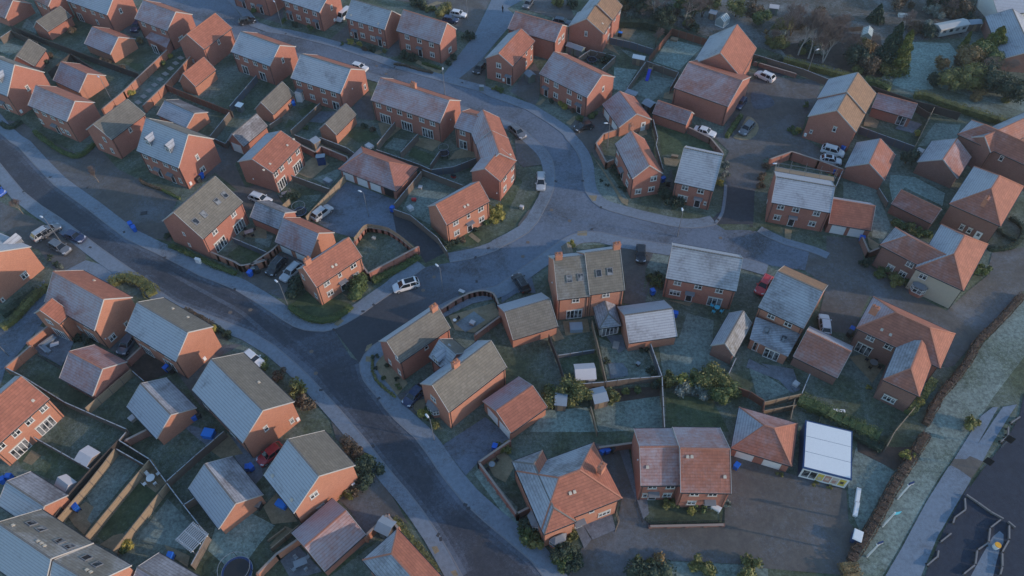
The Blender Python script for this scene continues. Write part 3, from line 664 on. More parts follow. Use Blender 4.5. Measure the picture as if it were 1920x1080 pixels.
def shed(label, x, y, ang, w=2.0, d=1.6, h=1.8, rise=.45, wall='timber', roof='felt', name='garden_shed', cat='shed', pent=False):
    o = thing(name, label, cat, (x, y, 0), ang); b = MB(); b.prism([(-w/2, -d/2), (w/2, -d/2), (w/2, d/2), (-w/2, d/2)], 0, h)
    if not pent:
        for s in (-1, 1): q = [(s*w/2, -d/2*s, h), (s*w/2, d/2*s, h), (s*w/2, 0, h+rise)]; b.face(q)
    link('wall', b.mesh('wall', [wall]), o); r = MB(); e = .14
    if pent: r.hexa([(-w/2-e, -d/2-e, h+.01), (w/2+e, -d/2-e, h+.01), (w/2+e, d/2+e, h+rise*.5), (-w/2-e, d/2+e, h+rise*.5), (-w/2-e, -d/2-e, h+.08), (w/2+e, -d/2-e, h+.08), (w/2+e, d/2+e, h+rise*.5+.07), (-w/2-e, d/2+e, h+rise*.5+.07)])
    else:
        k = rise/(d/2)
        for s in (-1, 1):
            a, c = s*(d/2+e), 0; z0, z1 = h-e*k, h+rise
            p = [(-w/2-e, a, z0), (w/2+e, a, z0), (w/2+e, c, z1), (-w/2-e, c, z1)]
            r.hexa([(*q[:2], q[2]+.01) for q in p]+[(*q[:2], q[2]+.07) for q in p]) if s < 0 else r.hexa([(*q[:2], q[2]+.01) for q in p[::-1]]+[(*q[:2], q[2]+.07) for q in p[::-1]])
    link('roof', r.mesh('roof', [roof]), o); dd = MB(); dd.box(-.4, -d/2-.04, .05, .4, -d/2-.005, h-.12); link('door', dd.mesh('door', ['timber_tan' if wall == 'timber' else 'lead']), o); return o
def greenhouse(label, x, y, ang, w=2.6, d=1.9, h=1.5):
    o = thing('greenhouse', label, 'greenhouse', (x, y, 0), ang); g = MB(); g.prism([(-w/2, -d/2), (w/2, -d/2), (w/2, d/2), (-w/2, d/2)], .3, h)
    g.face([(-w/2, -d/2, h), (w/2, -d/2, h), (w/2, 0, h+.8), (-w/2, 0, h+.8)]); g.face([(w/2, d/2, h), (-w/2, d/2, h), (-w/2, 0, h+.8), (w/2, 0, h+.8)])
    g.face([(w/2, -d/2, h), (w/2, d/2, h), (w/2, 0, h+.8)]); g.face([(-w/2, d/2, h), (-w/2, -d/2, h), (-w/2, 0, h+.8)]); link('glazing', g.mesh('glazing', ['greenhouse']), o)
    f = MB(); n = 5; f.box(-w/2-.03, -d/2-.03, 0, w/2+.03, d/2+.03, .29)
    for i in range(n):
        xx = -w/2+w*i/(n-1)
        for s in (-1, 1): f.bar((xx, s*d/2, .3), (xx, s*d/2, h), .06); f.bar((xx, s*d/2, h+.02), (xx, 0, h+.82), .06)
    f.bar((-w/2, 0, h+.83), (w/2, 0, h+.83), .08); link('frame', f.mesh('frame', ['white']), o); return o
def table_set(label, x, y, ang, n=4, r=.6, top='steel', seat='steel', round_=True, group=None):
    o = thing('garden_table', label+', the table', 'table', (x, y, .06), ang); b = MB()
    if round_: b.tube((0, 0, .7), (0, 0, .75), r, n=18)
    else: b.box(-r*1.3, -r*.75, .7, r*1.3, r*.75, .75)
    link('tabletop', b.mesh('tabletop', [top]), o)
    lg = MB(); lg.tube((0, 0, 0), (0, 0, .699), .03, n=6); lgm = lg.mesh('leg', [seat])
    for a in range(4): link('leg', lgm, o, (cos(a*pi/2+.78)*r*.6, sin(a*pi/2+.78)*r*.6, 0))
    s = MB(); s.box(-.24, -.24, .4, .24, .24, .45); k = MB(); k.box(.2, -.24, .46, .25, .24, .9); l2 = MB(); l2.tube((0, 0, 0), (0, 0, .399), .02, n=5); ms, mk, ml = s.mesh('seat', [seat]), k.mesh('backrest', [seat]), l2.mesh('leg', [seat])
    for i in range(n):
        a = ang+2*pi*i/n+.4; c = thing('garden_chair', label+', one of its chairs', 'chair', (x+cos(a)*(r+.45), y+sin(a)*(r+.45), .06), a, (group or label)+' chairs'); link('seat', ms, c); link('backrest', mk, c)
        for p in ((.2, .2), (-.2, .2), (-.2, -.2), (.2, -.2)): link('leg', ml, c, (*p, 0))
def trampoline(label, x, y, r=1.8):
    o = thing('trampoline', label, 'trampoline', (x, y, 0)); m = MB(); m.tube((0, 0, .78), (0, 0, .8), r*.86, n=28); link('mat', m.mesh('mat', ['black']), o); e = MB()
    for i in range(28):
        a, c = 2*pi*i/28, 2*pi*(i+1)/28; e.face([(cos(a)*r*.86, sin(a)*r*.86, .82), (cos(a)*r, sin(a)*r, .82), (cos(c)*r, sin(c)*r, .82), (cos(c)*r*.86, sin(c)*r*.86, .82)])
    link('padding', e.mesh('padding', ['navy']), o); p = MB(); p.tube((0, 0, 0), (0, 0, 2.3), .035, n=6); pm = p.mesh('pole', ['black'])
    for i in range(7): link('pole', pm, o, (cos(i*2*pi/7)*r*1.02, sin(i*2*pi/7)*r*1.02, 0))
    t = MB()
    for i in range(28): a, c = 2*pi*i/28, 2*pi*(i+1)/28; t.bar((cos(a)*r*1.02, sin(a)*r*1.02, 2.3), (cos(c)*r*1.02, sin(c)*r*1.02, 2.3), .05); t.bar((cos(a)*r, sin(a)*r, .8), (cos(c)*r, sin(c)*r, .8), .05)
    link('ring', t.mesh('ring', ['steel']), o); return o
def person(label, x, y, ang):
    me = bpy.data.meshes.new('person'); V = [(0, 0, .95), (0, 0, 1.15), (0, 0, 1.42), (0, 0, 1.52), (.02, 0, 1.66), (.02, 0, 1.74), (0, .18, 1.4), (.08, .24, 1.12), (.2, .22, .9), (0, -.18, 1.4), (-.08, -.24, 1.12), (.02, -.24, .88), (0, .1, .9), (.14, .1, .5), (.1, .1, .06), (.24, .1, .03), (0, -.1, .9), (-.1, -.1, .5), (-.28, -.1, .08), (-.16, -.1, .03)]
    E = [(0, 1), (1, 2), (2, 3), (3, 4), (4, 5), (2, 6), (6, 7), (7, 8), (2, 9), (9, 10), (10, 11), (0, 12), (12, 13), (13, 14), (14, 15), (0, 16), (16, 17), (17, 18), (18, 19)]
    me.from_pydata(V, E, []); o = bpy.data.objects.new('person', me); COL.objects.link(o); sm = o.modifiers.new('skin', 'SKIN'); R = [.15, .16, .17, .06, .1, .08, .07, .055, .045, .07, .055, .045, .1, .075, .055, .05, .1, .075, .055, .05]
    for i, r in enumerate(R): me.skin_vertices[0].data[i].radius = (r, r)
    me.skin_vertices[0].data[0].use_root = True; o.modifiers.new('sub', 'SUBSURF').levels = 1; me.materials.append(M('cloth_dark')); o.location = (x, y, .02); o.rotation_euler = (0, 0, ang); o['label'] = label; o['category'] = 'person'
    h = MB(); h.dome((.03, 0, 1.7), .1, .1, .12, 10, 6, full=True); link('head', h.mesh('head', ['skin'], smooth=True), o); h = MB(); h.dome((.01, 0, 1.74), .112, .112, .1, 10, 4); link('hair', h.mesh('hair', ['black']), o)
def mesh_thing(name, label, cat, x, y, ang, parts, group=None, sc=1.0):
    o = thing(name, label, cat, (x, y, .03), ang, group); o.scale = (sc,)*3
    for n, b, m in parts: link(n, b.mesh(n, [m]), o)
    return o
# ================================================================ the place
GLY = []; COV = []
GR = groundm('grass', (.048,.066,.036), (.088,.108,.058), .5, fcol=(.17,.21,.19), mottle=0.9)
GF = groundm('grass_frosted', (.050,.072,.044), (.092,.118,.072), .72, fcol=(.19,.24,.22), mottle=1.15)
GW = groundm('grass_white_frost', (.060,.088,.066), (.105,.135,.10), .82, fcol=(.23,.31,.28), mottle=1.15)
GG = groundm('grass_green', (.044,.070,.030), (.082,.112,.052), .34, fcol=(.15,.20,.17), mottle=0.9)
TD = groundm('asphalt', (.042,.049,.064), (.056,.062,.078), .40, fcol=(.095,.12,.16), stain=(.054,.058,.068))
TN = groundm('asphalt_new', (.046,.051,.062), (.058,.063,.074), .35, fcol=(.08,.10,.13))
TM = groundm('asphalt_frosted_edge', (.060,.068,.084), (.082,.090,.108), .55, fcol=(.13,.16,.21))
TL = groundm('asphalt_dusted', (.048,.056,.072), (.064,.072,.090), .45, fcol=(.11,.135,.18))
TF = groundm('asphalt_frosted', (.055,.058,.064), (.085,.085,.088), .7, fcol=(.15,.19,.25), stain=(.075,.075,.08), clear=(-27.79, 68.75, 9, 30, (.05,.056,.068)))
PV = groundm('pavement_asphalt', (.075,.08,.088), (.11,.115,.12), .8, fcol=(.20,.245,.30), stain=(.12,.11,.10))
PW = groundm('path_pale', (.09,.105,.125), (.125,.14,.16), .8, fcol=(.17,.22,.28))
BK = groundm('block_paving', (.098,.090,.084), (.130,.118,.105), .42, fcol=(.155,.18,.21), fine=14, mottle=.28)
PT = groundm('patio_slabs', (0.230,0.189,0.115), (0.324,0.257,0.162), .1, fine=9)
PG = groundm('patio_grey', (.12,.13,.15), (.17,.18,.20), .5, fcol=(.22,.25,.3), fine=9)
SO = groundm('soil', (0.054,0.041,0.032), (0.095,0.068,0.054), .2)
WD = groundm('rough_ground', (0.047,0.047,0.035), (0.101,0.081,0.061), .5, fcol=(0.216,0.243,0.257), fine=3)
PO = groundm('pond_ice', (.10,.14,.17), (.16,.2,.24), .5, rough=.3)
poly('ground', GR, [(-900,-300),(900,-300),(900,1500),(-900,1500)], 0)
poly('road_verge',GR,[(41.3,43.7),(45.6,43.6),(62,54),(63,54.9),(83.1,72.1),(74,51.9),(64.7,31.5),(42.6,32)],0.0106)
poly('forecourt',BK,[(-122.1,141.3),(-112.7,134.3),(-108.1,130.7),(-103.3,130),(-99.2,126.5),(-92.8,122.1),(-87.4,119),(-83.8,120.9),(-77.8,114.2),(-72.2,110.6),(-67.1,107.2),(-63.6,99.7),(-63,94.6),(-66.9,94.7),(-71.8,98.5),(-82.8,107.3),(-89.9,112.9),(-96.3,119.1),(-101.6,124.3),(-107.3,128.7)],0.0112)
poly('lawn',GW,[(90.6,152.9),(102.1,151.8),(102.4,146.6),(98.7,142.3),(92.6,138.7),(92,134.6),(87,133.7),(83.6,136.4),(87.5,142.2)],0.0118)
poly('lawn',GW,[(81,167.6),(90.7,167.2),(97.5,163.1),(91.8,158.3),(79.9,159.4)],0.0124)
poly('lawn',GF,[(87.9,122.9),(92.9,122.2),(89.3,116),(81.8,115.8)],0.0130)
poly('lawn',GF,[(92.4,135.6),(107.6,126),(109.6,130.4),(94.4,136)],0.0136)
poly('lawn',GW,[(38,156.1),(45.1,152.3),(40.4,146.1),(38.4,143.4),(33.1,147)],0.0142)
poly('lawn',GF,[(26.2,152.4),(31.8,149.3),(28.1,148.8)],0.0148)
poly('lawn',GW,[(24.1,145.1),(29.1,143.8),(25.3,135.9),(23,137)],0.0154)
poly('lawn',GF,[(31.1,142.1),(37.1,139.7),(31.1,132.6),(26.3,135.9)],0.0160)
poly('lawn',GG,[(30.8,123.9),(35.2,121.9),(41.4,118.5),(40.6,114.5),(30.4,114.9)],0.0166)
poly('lawn',GF,[(63.9,105.9),(69.3,104.1),(69,94.2),(66.5,90.7),(64.6,91.2),(67.7,99.1),(62.5,101.2)],0.0172)
poly('lawn',GW,[(73.5,107.6),(77.9,106.7),(81.9,102.1),(80.1,98.7),(75,103.9),(71.4,100.5),(72.2,104.4)],0.0178)
poly('lawn',GF,[(65.9,92.9),(68.7,93.5),(65.5,89.4)],0.0184)
poly('lawn',GR,[(46.5,94.9),(55.7,92.5),(56.6,91.7),(55.1,86.6),(52.5,88),(49.1,90.6),(46.8,91.7)],0.0190)
poly('lawn',GF,[(15.9,111.6),(19.1,110.6),(22.3,102.1),(20.5,100.2),(17,102.6),(16,106.2)],0.0196)
poly('lawn',GR,[(28.6,102.3),(36.9,99.3),(37.2,96.7),(33.1,95.7),(27.7,97.7)],0.0202)
poly('lawn',GF,[(11.7,92.7),(16.5,94),(17.7,90.8),(12.9,90.9)],0.0208)
poly('lawn',GF,[(25.8,89.9),(28.2,89.4),(26.6,83.4),(23.4,85.2)],0.0214)
poly('lawn',GR,[(39.7,85.7),(42,85),(39.7,81.5),(38.2,81.2)],0.0220)
poly('lawn',GF,[(23.2,68.5),(26.7,70.1),(28.9,75),(32.9,73.4),(31.6,67.8),(33.7,63.9),(32.5,62.3),(23.1,62.8)],0.0226)
poly('lawn',GR,[(-1.9,69.5),(5.7,70.4),(7.5,61.9),(4.6,60.7),(-.6,65.6)],0.0232)
poly('lawn',GR,[(6.4,69.8),(12.5,71.1),(12.9,68.2),(7.2,67.1)],0.0238)
poly('lawn',GG,[(7.1,67),(13.1,68),(14,62.3),(8.2,61.9)],0.0244)
poly('lawn',GF,[(13.8,70.5),(17.7,68.1),(21.6,68.6),(22.4,62.9),(14.4,62.5)],0.0250)
poly('lawn',GW,[(4.2,57.2),(10.9,57.6),(12.3,53.4),(2.2,53.7)],0.0256)
poly('lawn',GF,[(11.8,57.8),(14.6,59.5),(22,59.5),(22,53.7),(12.3,53.4)],0.0262)
poly('lawn',GG,[(23.1,60),(30,58.3),(31.3,53),(22.2,53.7)],0.0268)
poly('lawn',GF,[(36.6,64.9),(42.1,59.5),(37.7,58.1),(36.7,58.7)],0.0274)
poly('lawn',GR,[(51.5,64.5),(57,62.2),(54.7,59.2),(57.4,55.9),(55.2,52.4),(50.9,55.4),(46.3,59.4),(46.5,61)],0.0280)
poly('lawn',GF,[(49,50.1),(53.2,46.2),(45.7,37.6),(45.3,41.2),(46.2,44.9)],0.0286)
poly('lawn',GF,[(85,76.2),(79.6,71.6),(74.1,67.2),(68.8,61.9),(64.6,58),(60.9,53.9),(57,48.8),(52.4,43.7),(47.3,37.9),(44.2,34.2),(42.4,31.6),(46.4,31.5),(51.9,37.4),(58.5,44.6),(62.6,48.4),(68.9,54.7),(71.9,57.7),(82.5,67.3)],0.0292)
poly('lawn',GF,[(-38.2,110),(-33,113.1),(-33.3,110.6),(-34.8,107.4),(-38.8,110.4)],0.0298)
poly('lawn',GF,[(-40.5,105.2),(-35.9,105.4),(-37.9,100.8),(-40.8,102.1)],0.0304)
poly('lawn',GF,[(-18.8,107.3),(-11.2,104.3),(-14.9,96.8),(-20.2,100.7)],0.0310)
poly('lawn',GR,[(-24.7,95.2),(-21.2,94.1),(-18.4,91.1),(-24.8,85.9),(-26.4,87.3),(-27.2,91.4)],0.0316)
poly('lawn',GG,[(-19.5,118.8),(-14.8,116),(-16,113),(-20.2,116.2)],0.0322)
poly('lawn',GF,[(-46.6,96.3),(-43.2,94.7),(-43.4,91.9),(-46.3,93.4)],0.0328)
poly('lawn',GG,[(-48.4,93.4),(-43.6,90.5),(-43.4,89.1),(-47.2,87.9),(-50.7,90)],0.0334)
poly('lawn',GF,[(-57.7,51.5),(-53.9,49.8),(-57.9,41),(-58.8,41.5),(-58.7,43.5),(-60.1,45.2)],0.0340)
poly('lawn',GG,[(-53.5,47),(-50.2,45.4),(-53.1,39.5),(-55.1,38.4),(-56.6,39.4)],0.0346)
poly('lawn',GF,[(-48.5,44.5),(-42.5,39.3),(-44,37.2),(-51.2,38.9)],0.0352)
poly('lawn',GR,[(-55.3,53.1),(-51.3,55.3),(-46.2,53.5),(-45.3,52.4),(-49.6,47.5),(-52.9,50.7)],0.0358)
poly('lawn',GG,[(-72.9,52.1),(-69.9,53.9),(-61.1,49.1),(-62.3,47.8),(-65,47.4),(-70.9,49.6)],0.0364)
poly('lawn',GR,[(-65.1,57.1),(-62.1,57),(-58,55),(-59.6,52.2),(-62.3,52.5),(-63.6,51.6),(-66.4,53.1)],0.0370)
poly('lawn',GR,[(-78.4,66.5),(-77.5,68.9),(-65.8,61.5),(-66,59.7),(-72.5,62.9)],0.0376)
poly('lawn',GR,[(-63.1,60.1),(-59.4,65.2),(-57.6,63.6),(-59,59.5),(-56.3,56.3),(-62.5,58.4)],0.0382)
poly('lawn',GR,[(-45.6,43.2),(-40.7,39.1),(-39.6,39.4),(-34.4,42.5),(-32.6,33.6),(-42.6,33.8),(-41.3,38.5)],0.0388)
poly('lawn',GW,[(-40.6,43.1),(-36.5,42.2),(-32.8,40.3),(-34.4,37.8),(-36.6,33.7),(-41.1,37.1)],0.0394)
poly('lawn',GG,[(-19.7,37.6),(-17.3,38.9),(-24.3,33.4),(-26,33.4)],0.0400)
poly('lawn',GW,[(-2.1,42.8),(-.2,41.2),(2.8,36.6),(5.2,33.1),(-2.1,39.8)],0.0406)
poly('lawn',GW,[(-5.9,47.2),(0,38.6),(.1,42.2),(-5.1,48.2)],0.0412)
poly('lawn',GF,[(-120.9,161),(-113,158.3),(-116.3,154.9),(-119.1,156.7)],0.0418)
poly('lawn',GF,[(-118.2,167.2),(-113.1,163.8),(-115.3,167.7),(-118.4,171.1)],0.0424)
poly('lawn',GG,[(-88.8,151.5),(-83.5,150.2),(-82.5,147.9),(-83.9,147.4)],0.0430)
poly('lawn',GR,[(-90.7,142.2),(-86.5,145.3),(-84.5,140.9),(-86,135.8),(-91.9,140.1)],0.0436)
poly('lawn',GR,[(-66.3,139.2),(-63.5,143.3),(-59.2,141),(-60.2,134.4),(-65.5,137.1)],0.0442)
poly('lawn',GG,[(-44.8,131.3),(-42.2,134.2),(-41.4,132.7),(-43.6,129.3)],0.0448)
poly('lawn',GG,[(-46.3,128.9),(-44.5,127.4),(-46.6,125.6)],0.0454)
poly('lawn',GF,[(-23.6,122),(-20.6,121),(-21.8,117.5),(-25.4,118.9)],0.0460)
poly('lawn',GG,[(-32.9,126.1),(-27.7,125),(-26.5,122.1),(-30.5,120.4),(-33.1,122.8)],0.0466)
poly('lawn',GR,[(7.4,131.5),(9.4,133.4),(13.6,128.3),(12.8,125.5),(11.3,125)],0.0472)
poly('lawn',GG,[(-37.5,78.3),(-34.8,81.4),(-27.1,78.4),(-30.1,75.4),(-33.2,75.5)],0.0478)
poly('lawn',GG,[(-12.9,93.1),(-5.9,94.7),(-5.1,92.2),(-11.2,89.6)],0.0484)
poly('lawn',GF,[(5.3,174.8),(13.1,171.7),(17.8,168.9),(15.5,165.1),(11.7,166.5)],0.0490)
poly('lawn',GG,[(-1.6,106.8),(.9,110),(2.5,107.8),(-1.7,96.4)],0.0496)
poly('lawn',GF,[(19.9,34.3),(32.4,33.5),(31.6,30.1),(17.8,30.4)],0.0502)
poly('lawn',GF,[(65.5,89.4),(68.1,91),(68.5,92.8)],0.0508)
poly('rough_ground',WD,[(28.6,171.1),(66.1,176.4),(129.3,173.7),(124.3,162.6),(115.1,163),(107.6,154),(87.8,152.4),(84.2,138),(72.7,141.6),(63.2,148.1),(57.8,151.8),(47,155.7),(39.4,160.3),(28.1,163.3)],0.0514)
poly('flower_bed',SO,[(63.5,148.1),(77.4,140.4),(82.9,138),(87.4,155.4),(77.8,157),(62.7,151.6)],0.0520)
poly('flower_bed',SO,[(14,60.7),(22.4,61),(22.1,59.3),(14.4,58.2)],0.0526)
poly('flower_bed',SO,[(49.6,51.9),(53.3,50),(57.8,49.9),(53.3,46.4),(49,49.4)],0.0532)
poly("road",TD,[(-124.4,146.2),(-119.2,140.5),(-112.1,132.5),(-106.3,126.3),(-103.4,123.6),(-101.9,122.6),(-100.4,121.5),(-98.7,119.7),(-96.9,117.9),(-95.1,116),(-93.1,114),(-91.1,111.9),(-88.7,109.7),(-85.8,107.4),(-82.7,105),(-79.5,102.5),(-76.3,99.9),(-73.1,97.2),(-70.1,94.8),(-67.2,93),(-64.4,91.5),(-61.7,90),(-59.1,88.4),(-56.6,86.8),(-54.2,85.4),(-51.9,84.3),(-49.7,83.3),(-47.4,82.1),(-44.9,80.5),(-42.3,78.5),(-40.1,76.9),(-38.5,75.7),(-37.2,74.7),(-36,74),(-34.7,73.4),(-33.5,73.1),(-32.3,72.9),(-31.1,72.9),(-30.1,73.1),(-29.3,73.2),(-25.8,67.6),(-25.4,67.4),(-24.8,67),(-24.3,66.4),(-24,65.5),(-23.7,64.3),(-23.3,63.2),(-22.8,62.4),(-22.2,61.7),(-21.7,61.1),(-21.4,60.7),(-21.1,60.3),(-20.6,59.7),(-19.9,58.7),(-19,57.5),(-18,56.3),(-17,55.2),(-15.8,54.2),(-14.6,53),(-13.5,51.5),(-12.4,49.8),(-11.2,48.1),(-10.1,46.5),(-8.9,44.9),(-7.4,43.1),(-5.4,41.2),(-3.1,39.1),(-1.2,37.4),(-0,36.4),(.8,35.7),(1.8,34.7),(3.2,32.8),(4.8,30.5),(5.9,28.9),(-4.9,29.1),(-5.5,30),(-6.2,31.4),(-7.2,33),(-8.3,34.9),(-9.5,36.9),(-10.8,39),(-12.2,41),(-13.8,43.1),(-15.3,45),(-16.6,46.6),(-17.9,48),(-19.3,49.7),(-21,51.8),(-22.9,54.1),(-24.7,56.3),(-26.3,58.2),(-27.9,59.9),(-29.5,61.6),(-31.1,63.3),(-32.8,65.1),(-34.8,67),(-37.1,69),(-39.7,71.1),(-42.9,73.2),(-47.3,75.3),(-52.3,77.4),(-56.6,79.5),(-59.8,81.6),(-62.3,83.8),(-64.1,85.3),(-64.4,85.6),(-64,85.3),(-64.4,85.6),(-66.7,87.3),(-70,89.7),(-73.4,92.2),(-76.8,94.8),(-80.3,97.6),(-83.8,100.3),(-87.2,102.7),(-90.5,105.1),(-94,108),(-97.3,111.3),(-100.7,115.1),(-105.3,119.9),(-112.8,126.7),(-121.6,134.4),(-127.8,139.9)],0.0538)
poly("road",TF,[(-92,185.1),(-87.5,185.4),(-81,185.4),(-75,183.6),(-70.2,178.2),(-65.9,171),(-61.9,165.3),(-58.7,162.9),(-55.9,162.1),(-52.7,161.1),(-48.7,159.4),(-44.3,157.4),(-39.8,155.2),(-35,152.4),(-30.1,149.4),(-25.5,146.6),(-21.5,144.5),(-17.8,142.7),(-14.4,141),(-11.2,139.5),(-8.3,138.2),(-6.1,137),(-5,136.3),(-4.6,135.7),(-3.6,134.9),(-1.4,133.6),(1.3,132),(4,130.1),(6.5,127.6),(8.8,124.9),(10.6,122.7),(11.3,121.7),(11.4,121.2),(11.6,120.5),(12.3,119.1),(13,117.5),(13.6,115.9),(14,114.5),(14.2,113.1),(14.3,111.6),(14.3,109.8),(14.2,107.9),(14.2,106.3),(14.3,105),(14.5,104),(14.9,103.1),(15.4,102.1),(16,101.2),(16.8,100.3),(17.8,99.6),(19.1,99),(20.6,98.3),(22.5,97.5),(24.6,96.6),(26.6,95.9),(28.2,95.3),(29.5,94.9),(30.9,94.6),(32.2,94.4),(33.5,94.4),(34.7,94.5),(35.8,94.7),(36.8,95.1),(37.5,95.3),(38.8,93.7),(40.3,93.7),(42.5,93.6),(44.5,93.2),(46,92.2),(47.2,91),(48.4,89.9),(49.8,89.2),(51.2,88.6),(52.5,88),(53.7,87.5),(54.7,87),(55,86.3),(53.9,85.4),(52,84.5),(50.6,83.7),(44.6,85.1),(42.8,85.9),(40.4,87),(37.6,88.1),(34.8,88.9),(31.7,89.6),(28.6,90.3),(25.6,91),(22.6,91.8),(20.2,92.4),(18.6,93),(17.5,93.5),(16.4,93.8),(15.2,94),(14,94),(12.8,93.9),(11.8,93.7),(10.8,93.3),(9.9,92.7),(9.1,92.1),(8.3,91.4),(7.2,90.4),(5.6,88.9),(3.7,87.3),(2,85.8),(.5,84.4),(-.8,83.3),(-1.8,82.4),(-2.3,81.9),(-2.5,81.7),(-3,81.5),(-4.3,81.2),(-6,80.9),(-7.9,80.3),(-10.2,79),(-12.7,77.4),(-14.9,75.9),(-16.7,74.5),(-18.1,73.3),(-19.4,72.2),(-20.6,71.3),(-21.7,70.5),(-22.6,69.7),(-23.4,68.6),(-23.9,67.3),(-24.3,66.4),(-29.3,73.2),(-28.4,73.8),(-27.1,74.7),(-25.8,75.6),(-24.9,76.4),(-24.1,77.2),(-23.2,78.1),(-22.2,79),(-21.1,80),(-20.1,81),(-19.3,81.9),(-18.6,82.7),(-17.9,83.6),(-17,84.5),(-16.1,85.5),(-15.1,86.3),(-13.8,86.7),(-12.3,87),(-10.8,87.3),(-9.3,87.6),(-7.7,88),(-6.3,88.3),(-5.1,88.8),(-3.9,89.3),(-3,89.7),(-2.6,89.9),(-2.4,90.2),(-1.7,90.7),(-.3,91.6),(1.6,92.8),(3.2,94.2),(4.4,95.9),(5.4,97.9),(6.3,99.9),(7.1,101.8),(7.8,103.7),(8.4,105.6),(8.7,107.7),(8.8,109.9),(8.8,111.8),(8.7,113.4),(8.3,114.8),(7.9,116.1),(7.4,117.2),(6.8,118.2),(6,119.4),(4.9,121),(3.7,122.8),(2.3,124.4),(1,125.6),(-.3,126.7),(-2.1,127.9),(-4.5,129.1),(-7.2,130.5),(-10.1,132.1),(-13,134.2),(-15.9,136.5),(-18.7,138.5),(-20.9,139.8),(-22.9,140.8),(-25.3,142),(-28.1,143.4),(-31.2,144.9),(-34.7,146.7),(-38.8,148.6),(-43.3,150.7),(-47.8,152.9),(-52.1,155),(-56.5,157.2),(-60.7,159.4),(-64.6,161.7),(-68.4,164),(-72.7,166.6),(-78.6,170.3),(-85.1,174.4),(-89.8,177.3)],0.0544)
poly('pavement',PW,[(2.9,177.6),(-2.9,177.9),(-7.7,159.1),(-14.5,143.2),(-9.9,139.8),(-4.9,151.2),(2.7,166.9),(.3,170.9),(4.3,174.8),(5.1,178.9)],0.0550)
poly('driveway',BK,[(-82.4,112.6),(-72.9,111.1),(-63.4,105.9),(-63.6,99.7),(-61.5,93.8),(-64.3,94.6),(-71.7,100),(-79.2,108),(-83.8,110.2)],0.0556)
poly('driveway',BK,[(-97.5,105.4),(-89,100.5),(-76.7,92.9),(-75.5,89.4),(-78.8,87.4),(-80.4,87.5),(-85.1,92.6),(-86,92.8),(-94.2,97.7)],0.0562)
poly('driveway',TF,[(-32.5,109.4),(-21.7,103.4),(-22.1,100.7),(-18.1,98),(-11.4,89.9),(-15.1,87.3),(-17.2,91.5),(-19.6,93.8),(-26,97.2),(-28.5,93.9),(-31.8,95.1),(-36.7,98.5),(-34.6,104.2)],0.0568)
poly('driveway',TN,[(-22,100),(-18.1,98),(-11.4,89.9),(-15.1,87.3),(-17.2,91.5),(-20.8,94.8)],0.0574)
poly('driveway',BK,[(-46,88.2),(-43.2,90.8),(-40.3,90.4),(-35.8,87.9),(-37.6,83.6),(-39.7,81.1),(-44.6,81.3),(-46.9,85.2)],0.0580)
poly('driveway',BK,[(-45.5,85.6),(-38.7,85.4),(-38.4,79.6),(-45,83.3)],0.0586)
poly('driveway',BK,[(52.2,139.1),(59.2,139.9),(68.6,138.5),(66.3,131.4),(62.2,126.1),(59.3,119.7),(62.2,115.6),(65.4,110.8),(62.1,111.3),(56.4,115.2),(51.9,113.4),(49.8,112.6),(50.5,110.4),(46.4,103.7),(41.5,105.6),(42.5,112.8),(43.9,115.4),(41.4,120.4),(43.9,121.1),(49.2,134)],0.0592)
poly('driveway',TN,[(41.5,105.6),(46.4,103.7),(44.2,95),(37.5,95.3),(34.8,94.5),(39.2,98.9)],0.0598)
poly('driveway',BK,[(56.6,91.7),(62.7,90.9),(61.3,85.8),(63.9,81.4),(66.8,79.4),(68,77.3),(71.4,74.3),(76.9,78.6),(81.1,81.6),(84.2,86.8),(90.4,88),(86,78.3),(76.5,70.8),(68.3,63.5),(66.7,63.3),(70.8,69.9),(67.9,71.3),(63,74.7),(59.8,77.8),(54.5,70),(51.5,70.6),(50.4,74.1),(53.3,80.2),(50.6,83.7),(52.5,88),(55.1,86.6)],0.0604)
poly('driveway',BK,[(19.3,91.8),(25,90.2),(25.8,89.9),(23.3,84.9),(22.1,79.4),(23.8,82.9),(22,76.7),(18.5,77.4),(19.4,81.1)],0.0610)
poly('driveway',TF,[(-1.8,84.6),(3.2,84.8),(4,80),(.8,80.1),(-1.8,78)],0.0616)
poly('driveway',BK,[(11.3,51.7),(15.1,50.5),(17.2,40),(18.3,39.1),(27.9,39.2),(28.8,43.6),(31,49.4),(35.7,47.3),(39.8,45.7),(45.6,43.6),(44.6,39.2),(45.6,36.2),(42.5,32),(31,33.3),(32.4,33.5),(19.5,34.5),(16.4,33.6),(13.9,32.6),(6.3,32.4),(8.4,36.2),(9.7,37.8),(13.3,38.9),(14.5,43.1)],0.0622)
poly('driveway',PG,[(14.9,50.7),(16.3,50.5),(16.8,43),(18,41),(17,40)],0.0628)
poly('driveway',TF,[(-10.6,51.8),(-4.4,56.3),(-.6,52.9),(-5.3,49.1),(-7.1,47)],0.0634)
poly('driveway',BK,[(-18.2,60.3),(-14.6,62.5),(-13.1,59.1),(-15.1,57)],0.0640)
poly('driveway',BK,[(-27.4,56.2),(-24.6,56.1),(-19.3,49.6),(-19.3,47.3),(-16.3,42.7),(-14.7,40.1),(-17.6,41.5),(-20.4,38.8),(-22.9,42.3),(-24.9,44),(-22.4,46),(-21.6,49.7),(-26.2,53.1)],0.0646)
poly('driveway',BK,[(-53,65.6),(-46.8,70.6),(-43.7,70.6),(-47.9,67.6),(-49.7,62.4),(-44.9,57.1),(-47.6,59.3)],0.0652)
poly('driveway',BK,[(-37.9,49.2),(-33.5,53),(-36,47.6),(-37.2,45.7)],0.0658)
